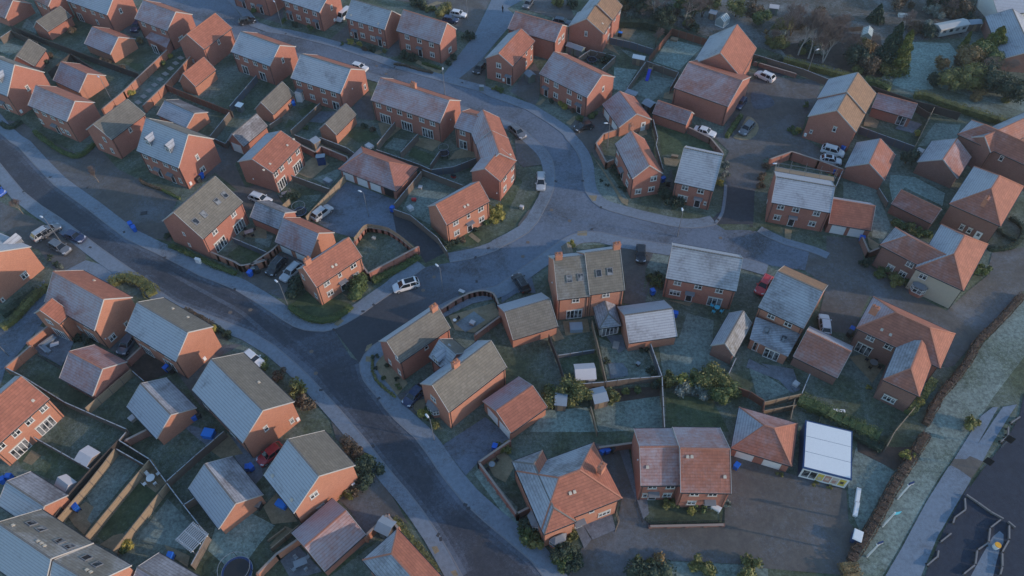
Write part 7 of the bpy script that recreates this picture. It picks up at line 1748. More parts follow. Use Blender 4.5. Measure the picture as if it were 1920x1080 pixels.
def barrier(label, x, y, ang, L=2.0):
    o = thing('road_barrier', label, 'barrier', (x, y, .02), ang, 'low barrier sections around the roadworks'); b = MB(); b.box(-L/2, -.04, .1, L/2, .04, .42); link('panel', b.mesh('panel', ['barrier']), o)
    b = MB(); b.box(-L/2, -.09, .421, L/2, .09, .5); link('top_rail', b.mesh('top_rail', ['barrier']), o)
    for s in (-1, 1): b = MB(); b.box(s*L*.38-.12, -.3, 0, s*L*.38+.12, .3, .1); link('foot', b.mesh('foot', ['rubber']), o)
def signal(label, x, y, ang):
    o = thing('traffic_signal', label, 'traffic light', (x, y, 0), ang); b = MB(); b.tube((0, 0, 0), (0, 0, 3.2), .07, n=8); link('pole', b.mesh('pole', ['steel']), o)
    b = MB(); b.box(-.18, -.2, 2.2, .18, .16, 3.2); link('signal_head', b.mesh('signal_head', ['black']), o); b = MB(); b.box(-.5, .17, 2.0, .5, .19, 3.4); link('backing_board', b.mesh('backing_board', ['black']), o)
    for z in (2.4, 2.7, 3.0): b = MB(); b.tube((0, -.21, z), (0, -.2, z), .1, n=10); link('lens', b.mesh('lens', ['lamp_red' if z > 2.9 else 'bin_dark']), o)

boxy("hot_tub","square hot tub with a blue-grey lid on the small patio","hot tub",10.25,72.2,0.02,2.0,1.5,.8,"felt","felt")
boxy('covered_play_frame','bright blue covered play frame beside the grey garage','covered play frame',-45,54.22,-0.2,1.6,1.3,0.9,'plastic_blue','plastic_blue')
boxy('covered_table','bright blue garden table cover beside the striped blue house','covered table',-32.28,43.07,-0.44,1.5,0.9,0.8,'plastic_blue','plastic_blue')
boxy('outdoor_table','pale green-topped table in the garden above the garage block','outdoor table',-28.15,118.68,-0.73,1.6,1.1,0.75,'white','canvas',legs=True)
boxy('covered_bench','pale covered bench on the frosty lawn of the orange pair','covered bench',-35.17,108.79,-0.63,1.6,1.0,0.6,'felt','frost_top')
boxy('play_box','white topped play box on the toy-strewn lawn','play box',-18.66,100.77,-0.88,1.1,0.9,0.6,'white','canvas')
boxy('stool','small pale stool on the toy-strewn lawn','stool',-17.16,106.55,-0.28,0.7,0.7,0.4,'stone','canvas')
boxy('sit_on_toy','red sit-on toy on the toy-strewn lawn','sit on toy',-18.16,103.18,-0.09,0.8,0.5,0.45,'plastic_red','plastic_red')
boxy('ride_on_toy','red and black ride-on toy beside the orange crescent house','ride on toy',-10.93,109.49,-0.57,0.9,0.5,0.45,'plastic_red','black')
boxy('planter_box','small grey planter box on the court lawn','planter box',-24.75,93.36,-0.5,0.6,0.5,0.4,'stone','stone')
boxy('utility_cabinet','pale utility cabinet on the pavement by the gable-fronted house','utility cabinet',-5.69,137.5,-0.1,0.9,0.7,1.1,'shed_green','frost_top')
boxy('utility_cabinet','white utility cabinet on the hedge strip of the tan-roofed house','utility cabinet',-55.11,88.43,-0.39,1.0,0.45,1.1,'white','white')
boxy('utility_box','pale utility box on the inside of the bend','utility box',2.13,100.4,-0.48,0.7,0.5,0.6,'stone','canvas')
boxy('garden_bench','timber bench by the patio behind the white-ridged house','garden bench',32.72,113.73,-0.28,1.3,0.6,0.6,'timber_tan','timber_tan',legs=True)
boxy('utility_cabinet','pale utility cabinet behind the curved patio wall','utility cabinet',-8.46,79.92,-0.53,1.0,0.5,1.0,'shed_green','canvas')
boxy('storage_bench','white log-box bench by the door of the red-roofed pair','storage bench',27.06,41.19,-0.62,1.2,0.7,0.7,'white','white',legs=True)
boxy('kiosk','white-roofed small kiosk box at the court edge','kiosk',44.67,36.76,-0.5,1.1,1.5,1.2,'sign_blue','white')
boxy('flower_trough','white flower trough on the court edge, upper one','flower trough',46.79,42.64,-0.43,0.5,2.2,0.4,'white','white')
boxy('flower_trough','white flower trough on the court edge, lower one','flower trough',45.96,40.71,-0.46,0.5,2.1,0.4,'white','white')
boxy('fountain_block','pale stone fountain block in the frosted square','fountain block',-6.61,73.7,-0.52,0.8,0.7,0.5,'stone','canvas')
boxy('cold_frame','pale cold frame on the far allotment lawn','cold frame',95.82,163.34,-0.22,3.0,1.2,0.5,'white','greenhouse')
boxy('pouffe','pale round-topped garden seat by the left lawn','pouffe',-57.13,57.15,-0.64,0.9,0.9,0.6,'stone','canvas')
boxy('stepping_frame','stacked pale stepping frame beside the broad frosted garage','stepping frame',16.38,68.72,-0.29,0.9,1.3,0.25,'stone','slab')
boxy('bird_bath','dark stone bird bath on the pond lawn','bird bath',19.43,64.92,-0.74,0.5,0.5,0.6,'timber_dark','steel')
boxy('pouffe','cream garden pouffe by the curved patio edge','pouffe',43,60.69,-0.81,0.8,0.8,0.5,'canvas','canvas')
boxy('garden_bench','white curved bench on the frosty lawn, lower right','garden bench',48.03,55.85,-0.14,1.8,0.4,0.45,'white','white',legs=True)
boxy('sandpit','tan sandpit box at the back of the frosty lawn','sandpit',39.16,155.36,-0.43,1.6,1.2,0.35,'timber_tan','timber_tan')
boxy('barbecue','dark covered barbecue beside the orange-sloped house','barbecue',26.7,157.52,-0.44,0.9,0.7,1.0,'black','plastic_blue')
boxy('garden_arbour','white door canopy frame against the grey-roofed house','garden arbour',-44.93,135,-0.17,1.3,0.9,2.2,'white','canvas')
boxy('tarpaulin_heap','pale tarpaulin heap beside the dark tree','tarpaulin heap',81.4,113.67,-0.79,1.5,1.3,0.6,'canvas','canvas')
boxy('tarpaulin_heap','pale tarpaulin sheet left of the dark tree','tarpaulin heap',79.48,115.26,-0.84,1.6,1.0,0.35,'canvas','canvas')
boxy('inspection_cover', 'dark square inspection cover in the frosted forecourt', 'drain cover', -68.75, 101.32, .2, 1.1, .8, .02, 'iron', 'iron')
sign_pole('white post with a dark sign head at the brown hedge, uppermost of three',52.22,42.22,.3,None)
sign_pole('white flag pole with a cyan flag beside the brown hedge',48.85,38.37,.3,'c')
sign_pole('white post with a dark sign head at the brown hedge, lowest of three',45.53,34.41,.3,None)
barrier("low roadworks barrier section around the splitter island",60.89,41.11,-1.9,1.64)
barrier("low roadworks barrier section around the splitter island",59.68,39.77,-2.63,2.07)
barrier("low roadworks barrier section around the splitter island",58.49,38.89,-2.2,1)
barrier("low roadworks barrier section around the splitter island",56.5,36.54,-2.6,2.07)
barrier("low roadworks barrier section around the splitter island",54.64,34.4,-2.07,1)
barrier("low roadworks barrier section around the splitter island",53.51,33.5,-2.58,1.93)
barrier("low roadworks barrier section around the splitter island",62.12,41.85,-0.81,1.53)
barrier("low roadworks barrier section around the splitter island",63.26,40.6,-0.85,1.72)
barrier("low roadworks barrier section around the splitter island",64.5,39.41,-0.67,1.59)
barrier("low roadworks barrier section around the splitter island",63.81,38.28,-2.62,2.02)
barrier("low roadworks barrier section around the splitter island",62.32,36.76,-2.06,1.97)
barrier("low roadworks barrier section around the splitter island",60.91,35.3,-2.67,1.93)
barrier("low roadworks barrier section around the splitter island",59.4,33.88,-2.07,1.91)
barrier("low roadworks barrier section around the splitter island",57.85,32.33,-2.61,2.1)
barrier("low roadworks barrier section around the splitter island",65.88,38.12,-0.96,1)
barrier("low roadworks barrier section around the splitter island",65.08,37.08,-1.99,1.92)
barrier("low roadworks barrier section around the splitter island",63.79,35.24,-2.36,2.02)
barrier("low roadworks barrier section around the splitter island",62.61,33.49,-1.98,1.73)
barrier("low roadworks barrier section around the splitter island",61.88,32.12,-2.21,1.07)
barrier("low roadworks barrier section around the splitter island",73.36,53.71,-2.63,2.01)
barrier("low roadworks barrier section around the splitter island",71.5,51.93,-2.02,1.47)
barrier("low roadworks barrier section around the splitter island",70.33,50.62,-2.59,1.43)
poly('traffic_island',PW,[(64.1,37.4),(64.4,36.9),(63.9,35.8),(63,34.9),(61.7,33),(60.5,31.2),(57.6,31.3),(60.2,34),(62.8,36.6)],0.1126)
tub("orange roadworks beacon on the splitter island",62.55,35.23,"white","orange_plastic",r=.4,h=.9,name="road_beacon",cat="beacon",n=12)
signal('traffic signal beside the frosted footpath, upper one',69.61,49.55,2.4)
signal('traffic signal beside the frosted footpath, lower one',65.26,46.27,2.4)
person("person in dark clothes walking along the pale side lane",-0.82,169.29,1.3)
GLY.append((-90.32,111.96))
GLY.append((-93.91,107.97))
GLY.append((-81.86,108.69))
GLY.append((-70.89,96.44))
GLY.append((-75.83,92.76))
GLY.append((-61.6,89.92))
GLY.append((-64.12,85.37))
GLY.append((-47.46,82.16))
GLY.append((-29.25,73.11))
GLY.append((-29.67,61.59))
GLY.append((-20.63,59.89))
GLY.append((-24.38,68.61))
GLY.append((-20.68,51.88))
GLY.append((-7.04,42.64))
GLY.append((-6.63,42.11))
GLY.append((-10.59,38.5))
GLY.append((-10.22,37.91))
GLY.append((8.89,107.65))
GLY.append((14.08,107.56))
GLY.append((14.75,94.64))
GLY.append((16.91,100.22))
GLY.append((38.02,96.35))
GLY.append((43.74,94.57))
GLY.append((-4.06,90.45))
GLY.append((-6.32,88.32))
GLY.append((-6.05,82.75))
GLY.append((-23.24,78.11))
GLY.append((-24.9,76.78))
GLY.append((-52.78,161.58))
GLY.append((-25.51,146.78))
GLY.append((-10,140.33))
COV.append((10.81,96.92))
COV.append((3.02,91.74))
COV.append((2.03,88.31))
COV.append((37.6,91.78))
COV.append((7.66,99.82))
COV.append((-15.13,81.09))
COV.append((-13.44,84))
COV.append((-32.27,68.87))
COV.append((-30.95,64.7))
COV.append((-43.82,71.99))
COV.append((-47.11,77.19))
COV.append((-43.85,77.63))
COV.append((-27.23,144.31))
COV.append((-25.33,146.61))
COV.append((-29.64,147.5))

def decals():
    b = MB(); b.box(-.28, -.2, 0, .28, .2, .012); me = b.mesh('gully', ['iron']); c = MB(); c.tube((0, 0, 0), (0, 0, .012), .34, n=16); cm = c.mesh('manhole_cover', ['timber_tan' if 0 else 'timber'])
    for i, (x, y) in enumerate(GLY):
        o = link('drain_gully', me, None, (x, y, .12), i*.7); o['label'] = 'dark gully grating set in the kerb line of the road'; o['category'] = 'drain'; o['group'] = 'road drains'
    for i, (x, y) in enumerate(COV):
        o = link('manhole_cover', cm, None, (x, y, .075), 0); o['label'] = 'round brownish manhole cover in the carriageway'; o['category'] = 'manhole cover'; o['group'] = 'manhole covers'
decals()

poly('tactile_paving',PT,[(-29.4,74.2),(-28.5,75.4),(-27.8,74.9),(-28.7,73.8)],0.1240)
poly('tactile_paving',PT,[(-23.5,69.8),(-22.7,70.2),(-22.8,69.2),(-23.7,68.6)],0.1240)
poly('tactile_paving',PT,[(-23.4,67.7),(-22.6,67.6),(-22.6,66.6),(-23.4,66.7)],0.1240)
poly('tactile_paving',PT,[(-11.4,36.9),(-10.7,37),(-10.3,36.3),(-10.9,35.9)],0.1240)
poly('tactile_paving',PT,[(-8.8,33.6),(-8.1,33.8),(-7.7,33.1),(-8.3,33)],0.1240)
poly('tactile_paving',PT,[(14.9,103.5),(16.5,103.4),(16.1,101.9),(15.3,101.9)],0.1240)
poly('tactile_paving',PT,[(12.1,94.1),(13.9,94.3),(13.7,93),(12,93.1)],0.1240)
poly('road_patch',BK,[(1.5,96.6),(3.4,100),(5.7,100.3),(5.8,98.7),(2.7,94.6),(1.2,94.8)],0.1174)
poly('road_patch',BK,[(1.2,120.7),(4.4,120.6),(6.7,115),(6.6,112.6),(2.6,111.9),(1.5,114.1)],0.1180)
poly('driveway',TM,[(52.6,134.4),(53.2,134.8),(53.8,134.9),(54.5,134.7),(55.1,134.3),(55.6,133.8),(56,133.2),(56.4,132.4),(56.6,131.7),(56.7,131.2),(56.6,130.7),(56.5,130.2),(56.2,129.8),(55.7,129.4),(55.1,129),(54.4,128.8),(53.8,128.6),(53.2,128.5),(52.6,128.5),(52.1,128.7),(51.8,129.2),(51.8,130.3),(51.9,131.8),(52.2,133.4)],0.1186)
poly('driveway',PT,[(47.4,121.7),(48,122.9),(48.7,124.3),(49.4,125.6),(50,126.3),(50.5,126.2),(51,125.5),(51.3,124.5),(51.5,123.7),(51.5,123),(51.4,122.3),(51.1,121.6),(50.7,120.9),(50.3,120.2),(49.7,119.6),(49,119),(48.4,118.7),(47.6,118.7),(46.7,118.8),(46,119.1),(45.6,119.5),(45.7,119.9),(46.2,120.4),(46.8,120.9)],0.1192)
SLB = []
SLB.append((-75.47,152.45))
SLB.append((-76.07,150.37))
SLB.append((-76.67,148.3))
SLB.append((-77.27,146.22))
SLB.append((-77.87,144.14))
SLB.append((-78.47,142.06))
SLB.append((-79.07,139.98))
SLB.append((-79.67,137.9))
SLB.append((-80.27,135.82))
for i, (x, y) in enumerate(SLB):
    b = MB(); b.box(-.75, -.5, 0, .75, .5, .06); o = link('paving_slab', b.mesh('paving_slab', ['slab']), None, (x, y, .02), -0.7); o['label'] = 'pale slab of the stepped garden path between two brick walls'; o['category'] = 'slab'; o['group'] = 'path slabs'

bush('yellow shrub left of the first door of the top grey pair',-36.57,157.05,0.9,'yellow')
bush('yellow shrub right of the first door of the top grey pair',-34.29,156.14,0.8,'yellow')
bush('low green plant by the side passage of the top grey pair',-38.52,156.25,0.5,'green')
bush('dark shrub between the two doors of the top grey pair',-31.15,153.5,1,'dark')
bush('brown shrub between the two doors of the top grey pair',-32.89,154.13,0.8,'brown')
bush('olive shrub right of the second door of the top grey pair',-28.61,152.76,0.7,'olive')
bush('big dark rounded shrub left of the pink-roofed house door',-23.07,150.2,1.5,'dark')
bush('dark rounded shrub close to the pink-roofed house door',-21.25,149.71,1.3,'dark')
bush('dark shrub beside the lit gable of the pink-roofed house',-12.1,149.59,1,'dark')
bush('lower dark shrub beside the lit gable of the pink-roofed house',-13.17,147.44,0.9,'dark')
bush('dark shrub on the corner of the side lane',-8.64,157.6,1.5,'dark')
bush('green shrub in front of the gable-fronted house',-1.71,136.77,0.9,'green')
bush('small olive shrub in front of the gable-fronted house',-2.96,137.54,0.6,'olive')
bush('green shrub below the second top pair windows',-46.93,163.06,0.8,'green')
bush('dark shrub left of the second top pair windows',-50.98,164.72,0.9,'dark')
bush('green shrub left of the lamp post at the top',-54.08,166.52,0.8,'green')
bush('green shrub under the top edge house window',-62.33,171.24,1,'green')
bush('large olive shrub beside the navy hatchback',-15.13,168.47,2,'olive')
bush('large dark shrub at the top behind the pink-roofed house',-21.34,172.71,2,'dark')
bush('olive shrub near the top garden shed roof',-18.78,170.63,1.2,'olive')
bush('olive bush behind the slate estate car',13.72,171.45,1.8,'olive')
bush('dark bush behind the slate estate car',16.16,170.86,1.6,'dark')
bush('yellow shrub in the middle of the semi-detached front hedge',11.94,130.61,0.9,'yellow')
bush('yellow-green shrub left of the middle of the semi-detached front',10.78,131.57,0.8,'yellow')
bush('dark shrub under the left front window of the semi-detached pair',9.15,132.62,0.8,'dark')
bush('brown shrub right of the middle of the semi-detached front',13.36,129.07,0.7,'brown')
bush('green shrub below the right door of the semi-detached pair',14.8,126.24,0.9,'green')
bush('green shrub at the gable foot of the semi-detached pair',17.75,127.51,1,'green')
bush('dark shrub behind the fenced white-rimmed trampoline',22.66,147.26,1.6,'dark')
bush('small green shrub at the far fence of the frosty lawn, left',42.37,156.13,0.5,'green')
bush('small green shrub at the far fence of the frosty lawn, right',44.69,154.16,0.6,'green')
bush('yellow-green shrub behind the tall pair of houses',10.47,90.18,1,'yellow')
bush('tall dark shrub left of the white-ridged house front',29.79,102.15,1.6,'dark')
bush('broad dark shrub under the window of the white-ridged house',30.97,100.32,1.7,'dark')
bush('dark shrub along the front of the narrow fork house, upper',20.2,110.4,0.7,'dark')
bush('dark shrub along the front of the narrow fork house, middle',20.95,108.3,0.7,'dark')
bush('dark shrub along the front of the narrow fork house, lower',21.54,104.85,0.7,'dark')
bush('small dark plant on the frosted triangle lawn, right',18.54,106.11,0.4,'dark')
bush('small dark plant on the frosted triangle lawn, left',17.56,107.35,0.4,'dark')
bush('yellow shrub at the right corner of the white-ridged house',39.96,105.76,0.9,'yellow')
bush('frosty shrub behind the white-ridged house corner, lower',41.66,108.15,0.9,'frosty')
bush('frosty shrub behind the white-ridged house corner, upper',42.38,111.04,0.9,'frosty')
bush('green bush beside the drive of the wide grey-roofed house',24.61,81.4,1.3,'green')
bush('dark bush beside the drive of the wide grey-roofed house',24.44,82.73,1.2,'dark')
bush('large round olive bush between the two timber sheds',9.77,58.98,2.4,'olive')
bush('olive bush left of the small timber shed',5.03,58.62,1.9,'olive')
bush('green bush behind the small timber shed',5.94,59.53,1.3,'green')
bush('olive bush right of the larger timber shed',14.66,59.03,1.4,'olive')
bush('round green shrub at the back of the bottom lawn, left',16.89,60.3,0.8,'green')
bush('round green shrub at the back of the bottom lawn, right',18.4,60.18,0.8,'green')
bush('dark shrub in the corner of the bottom lawn',21.5,60.63,1,'dark')
bush('olive shrub at the left end of the long shrub bank',23.9,61.57,1.5,'olive')
bush('yellowish shrub second in the long shrub bank',25.69,61.88,1.6,'yellow')
bush('green shrub in the middle of the long shrub bank',27.31,61.16,1.7,'green')
bush('tall olive shrub at the top of the long shrub bank',29.38,61.98,2.2,'olive')
bush('large olive shrub right in the long shrub bank',30.63,60.6,2.4,'olive')
bush('large green shrub at the right end of the long shrub bank',31.91,59.17,2,'green')
bush('low frosty shrub in front of the long shrub bank',25.77,59.7,1.6,'frosty')
bush('second low frosty shrub in front of the long shrub bank',28.32,59.38,1.6,'frosty')
bush('green shrub in front of the right of the long shrub bank',30.01,59.12,1.5,'green')
bush('dark shrub by the pond garden fence',21.34,63.39,0.9,'dark')
bush('dark plant at the top of the pond',14.57,65.53,0.6,'dark')
bush('big yellow-green shrub at the gable of the orange house facing the bend',-2.47,98.46,1.8,'yellow')
bush('smaller yellow-green shrub at the gable of the orange house facing the bend',-3.27,96.98,1.1,'yellow')
bush('dark shrub left of the door path of the orange house facing the bend',-11.2,91.3,1.1,'dark')
bush('green shrub under the right window of the orange house facing the bend',-4.58,96.07,0.8,'green')
bush('dark shrub right of the door of the orange house facing the bend',-6.41,95.13,0.6,'dark')
bush('brown shrub under the left window of the orange house facing the bend',-8.94,92.29,0.7,'brown')
bush('dark low shrub under the left window of the orange house facing the bend',-10.21,91.8,0.7,'dark')
bush('dark conifer-like shrub in the lawn beside the tan fence',-41.33,104.58,1.2,'dark')
bush('large round green shrub right of the arched porch',-25.77,80.74,2.1,'green')
bush('dark shrub against the arched porch',-27.45,81.95,1.2,'dark')
bush('dark bush left of the orange house above the junction',-36.53,81.28,1.9,'dark')
bush('large round brown-green bush beside the blue-frosted house',-33.23,61.5,1.8,'olive')
bush('reddish shrub behind the blue-frosted house',-36.6,63.98,1.2,'brown')
bush('green shrub by the small white van',-39.35,66.52,1,'green')
bush('brown shrub at the corner of the blue-frosted house',-31.56,59.13,1.6,'brown')
bush('dark plant in the corner gravel bed, centre',-20.02,65.51,0.5,'dark')
bush('dark plant in the corner gravel bed, left',-21.59,65.45,0.4,'dark')
bush('dark plant in the corner gravel bed, right',-18.05,63.36,0.45,'dark')
bush('green plant in the corner gravel bed, bottom',-17.82,61.91,0.5,'green')
bush('dark plant in the corner gravel bed, top left',-21.78,67.46,0.5,'dark')
bush('green plant in the corner gravel bed, lower left',-20.39,63.53,0.5,'green')
bush('yellow shrub below the dark blue hatchback',-14.17,56.9,1,'yellow')
bush('green shrub left of the bay window of the corner house',-13.1,56.66,0.9,'green')
bush('olive shrub below the bay window of the corner house',-11.51,54.7,0.9,'olive')
bush('dark round tree-like shrub at the corner of the striped house',-20.96,47.42,2.2,'dark')
bush('green shrub above the dark round one at the striped house',-21.74,48.49,1.5,'green')
bush('brown shrub behind the striped house, upper',-24.01,51.79,1.1,'brown')
bush('brown shrub behind the striped house, lower',-22.85,50.65,1,'brown')
bush('olive shrub beside the drive of the striped house, left',-23.91,44.52,1.2,'olive')
bush('brown shrub beside the drive of the striped house, right',-22.8,45.15,1.1,'brown')
bush('olive shrub inside the pointed brick wall',-1.52,50.79,1.1,'olive')
bush('yellow shrub beside the gable of the crossed-shadow house',-48.52,73.71,0.8,'yellow')
bush('dark shrub beside the front steps of the crossed-shadow house',-46.55,72.31,0.9,'dark')
bush('dark shrub under the gable wing patio doors',-70.67,72.1,0.9,'dark')
bush('dark shrub behind the lavender garage',-68.44,71.64,0.8,'dark')
bush('dark shrub at the outer wall of the tan-roofed house',-62.17,95.07,0.8,'dark')
bush('brown shrub beside the tan garage, top left',-104.67,164.14,1.1,'brown')
bush('round olive bush against the pink garage gable',-92.04,142.91,1.3,'olive')
bush('rust-coloured shrub beside the deck, top left',-86.87,159.44,1.1,'rust')
bush('yellow shrub on the stepped wall, upper',-78.06,152.52,0.8,'yellow')
bush('yellow shrub on the stepped wall, lower',-82.71,138.3,1,'yellow')
bush('green shrub on the stepped wall, middle',-78.66,149.96,0.8,'green')
bush('dark shrub right of the small tan garage',-106.71,150.71,1.2,'dark')
bush('brown shrub behind the small tan garage',-105.64,153.91,1.1,'brown')
bush('yellow-green shrub at the foot of the tan fence',-52.27,38.13,1.1,'yellow')
bush('green shrub below the yellow-green one at the foot of the tan fence',-52.37,37.12,0.9,'green')
bush('brown shrub under the long dark fence, first',-92.27,150.74,1.2,'brown')
bush('brown shrub under the long dark fence, second',-87.71,147.75,1.2,'brown')
bush('dark shrub beside the left bay of the hipped orange house',0.75,38.89,1.7,'dark')
bush('green shrub in the verge beside the hipped orange house',1.3,38.02,1.6,'green')
bush('olive shrub at the corner of the hipped orange house',2.5,37.07,1.4,'olive')
bush('olive shrub right of the front bay window',7.21,38.01,1,'olive')
bush('dark shrub below the palm, right',6.64,35.37,1.9,'dark')
bush('green shrub below the palm, lower',5.65,34.35,1.5,'green')
bush('dark shrub at the verge tip below the palm',6.74,33.97,1.4,'dark')
bush('large dark shrub at the bottom edge near the court',17.04,32.63,2.6,'dark')
bush('olive shrub at the bottom edge, left of the balls',16.32,33.57,1.5,'olive')
bush('yellow-brown shrub at the bottom edge beside the large dark one',18.57,33.74,1.3,'rust')
bush('round clipped shrub at the bottom edge, left one',23.66,33.32,1.5,'olive')
bush('round clipped shrub at the bottom edge, right one',29.65,32.97,1.7,'olive')
bush('box-shaped clipped shrub in front of the red-roofed pair',20.96,41.99,1,'olive')
bush('bright yellow shrub in front of the red-roofed pair',23.82,41.54,0.9,'yellow')
bush('grey-green shrub right of the bright yellow one',25.06,41.33,0.8,'green')
bush('frosty shrub at the right corner of the red-roofed pair',28.54,42.17,0.8,'frosty')
bush('round yellow-green shrub against the brown hedge',55.45,48.46,1,'yellow')
bush('round olive shrub on the frosted verge',66.5,53.04,1.3,'olive')
bush('yellow shrub beside the front wing of the large hipped house',60.43,57.05,0.9,'yellow')
bush('green shrub beside the front wing of the large hipped house',61.34,58.3,0.8,'green')
bush('olive shrub along the front wing wall of the large hipped house',62.42,59.79,0.8,'olive')
bush('dark shrub left of the cream-fronted house',61.21,84.77,1.1,'dark')
bush('green shrub in front of the brick part of the cream-fronted house',63.31,82.65,1.3,'green')
bush('clipped olive shrub at the bay corner of the cream-fronted house',64.77,80.6,1.5,'olive')
bush('green shrub next to the bay of the cream-fronted house',66.7,80.28,1,'green')
bush('green shrub right of the cream-fronted house',80.04,82.29,1.4,'green')
bush('green shrub below the plain red-pink garage, left',70.3,93.57,1.3,'green')
bush('olive shrub below the plain red-pink garage, middle',71.97,92.44,1.3,'olive')
bush('green shrub below the plain red-pink garage, right',73.61,91.32,1.3,'green')
bush('yellow shrub at the scaffolded house corner',61.29,106.81,0.7,'yellow')
bush('bare brown shrub beside the brick enclosure, upper',50,110.37,0.9,'brown')
bush('bare brown shrub beside the brick enclosure, middle',48.5,107.52,0.9,'brown')
bush('bare brown shrub beside the brick enclosure, lower',47.59,104.72,0.9,'brown')
bush('green shrub left of the amber-sloped house',57.86,120.95,1,'green')
bush('yellow shrub left of the amber-sloped house',59.34,120.96,0.9,'yellow')
bush('yellow shrub in the annexe garden',82.9,119.48,0.9,'yellow')
bush('small green shrub beside the top right court',62.85,129.06,0.7,'green')
bush('pale round shrub where the long hedge ends',82.18,136.06,1.3,'frosty')
bush('green shrub where the long hedge ends',82.41,137.92,0.9,'green')
bush('dark plant at the gable of the orange-gabled house, upper',-80.2,88.51,0.7,'dark')
bush('dark plant at the gable of the orange-gabled house, left',-82.04,90.31,0.6,'dark')
bush('frosty plant at the gable of the orange-gabled house, lower',-79.22,88.19,0.6,'frosty')
bush('dark shrub behind the terrace, left garden',-30.36,125.41,0.9,'dark')
bush('brown shrub behind the terrace, left garden edge',-28.33,124.47,0.8,'brown')
bush('green plant on the raised planter wall',-42.28,125.3,0.6,'green')
bush('dark plant behind the hipped garage block',-17.8,110.22,0.6,'dark')
bush('dark plant below the broad frosted garage',20.56,67.55,0.6,'dark')
bush('yellow plant beside the large hipped house lawn',54.02,59.84,0.5,'yellow')
bush('small green plant beside the narrow passage',41.14,75.35,0.6,'green')
hedge('clipped hedge around the front of the arched-door house','green',[(-98.8,126),(-97.7,125),(-96,123.5),(-94.4,122.2),(-93,121),(-91.6,120),(-90.3,119.1),(-89,118.4),(-87.7,117.8),(-86.6,117.9),(-85.8,118.9),(-85.2,120.5),(-84.8,121.6)],0.8,0.9)
hedge('dark hedge in front of the dormer house at the left edge','dark',[(-106.9,128.9),(-106.2,128.4),(-105.3,127.7),(-104.4,127.4),(-103.8,127.9),(-103.3,128.8),(-102.9,129.5)],0.9,0.9)
hedge('green hedge below the wall of the tan-roofed house','green',[(-61.4,92.6),(-60.2,92),(-58.6,91.2),(-56.9,90.2),(-55.2,89.3),(-53.5,88.3),(-51.9,87.4),(-50.4,86.7),(-49,86),(-48,85.6)],1,0.7)
hedge('curving green hedge at the junction corner','green',[(-37.2,77.9),(-36.8,77.5),(-36.2,76.9),(-35.5,76.4),(-34.7,75.8),(-33.8,75.3),(-32.9,75),(-32.1,74.8),(-31.4,74.7),(-30.8,74.8),(-30.1,74.9),(-29.6,75.1),(-29,75.4),(-28.2,76.2),(-27.4,77),(-26.9,77.6)],1.1,0.9)
hedge('curving brown and green hedge beside the lane end, left','olive',[(-69.2,83.8),(-68.8,84.2),(-68.3,84.7),(-67.6,85),(-66.9,85.1),(-66.1,84.9),(-65.3,84.6),(-64.3,84.2),(-63.4,83.6),(-62.6,82.9),(-61.9,82.3),(-61.4,81.6),(-61.1,81.2)],2.3,0.9)
hedge('pale green hedge along the lane at the orange-gabled house','olive',[(-83.9,74.6),(-83.5,75.1),(-83,75.7),(-82.5,76.5),(-82.2,77.6),(-81.8,78.8),(-81.5,79.8),(-81.2,80.7),(-80.9,81.4),(-80.6,82),(-80.3,82.6),(-80,83.2),(-79.8,83.6)],1.3,1.2)
hedge('dark hedge behind the pale one along the lane','dark',[(-85,77.3),(-84.7,77.7),(-84.1,78.4),(-83.6,79),(-83.2,79.8),(-82.8,80.5),(-82.3,81.2),(-81.8,81.8),(-81.3,82.3),(-81,82.7)],1.6,1.1)
hedge('green hedge along the long brick wall beside the road','green',[(-23.8,83),(-23.3,83.4),(-22.4,84.1),(-21.5,84.7),(-20.7,85.2),(-19.8,85.7),(-18.9,86.3),(-18,87.1),(-17,87.9),(-16.4,88.5)],1.3,0.9)
hedge('long clipped hedge behind the top right court, left part','olive',[(62.1,145.4),(63.1,144.9),(64.5,144.1),(66,143.3),(67.4,142.5),(68.8,141.7),(70.1,141),(71.2,140.3),(72.3,139.7),(73.3,139.2),(74.6,138.8),(75.8,138.3),(76.7,138)],1.4,1.6)
hedge('hedge bend behind the annexe house','green',[(77.6,137),(78.3,136.7),(79.2,136.3),(80,135.8),(80.7,135.1),(81.4,134.3),(81.8,133.7)],1.8,1.6)
hedge('long clipped hedge below the frosted field on the right','olive',[(86.6,131.6),(87.2,131.5),(88.2,131.4),(89.1,131),(89.9,130.3),(90.7,129.4),(91.7,128.5),(93.1,127.5),(94.6,126.5),(96,125.6),(97.1,124.8),(98.2,124.1),(99.2,123.4),(100.2,122.7),(101.2,122.1),(101.9,121.6)],1.6,1.5)
hedge('curved dark hedge round the d-shaped lawn','dark',[(91,95.1),(91.2,94.6),(91.6,94),(91.8,93.4),(91.9,92.7),(91.8,92),(91.6,91.3),(91,90.4),(90.3,89.6),(89.5,88.9),(88.8,88.3),(88,87.9),(87.2,87.6),(86.2,87.4),(85.3,87.3),(84.5,87.3),(84.1,87.5),(83.9,87.8),(83.8,88)],0.7,0.9)
hedge('short hedge splitting the d-shaped lawn','dark',[(87.5,92.2),(87.6,91.8),(87.8,91.3),(88.1,90.7),(88.5,90.3),(89,89.9),(89.4,89.7)],0.6,0.8)
hedge('hedge beside the gable of the big plain house','green',[(44.2,119.5),(44.8,120.4),(45.6,121.7),(46.4,122.9),(47.2,124.1),(48,125.3),(48.5,126.1)],0.9,1.1)
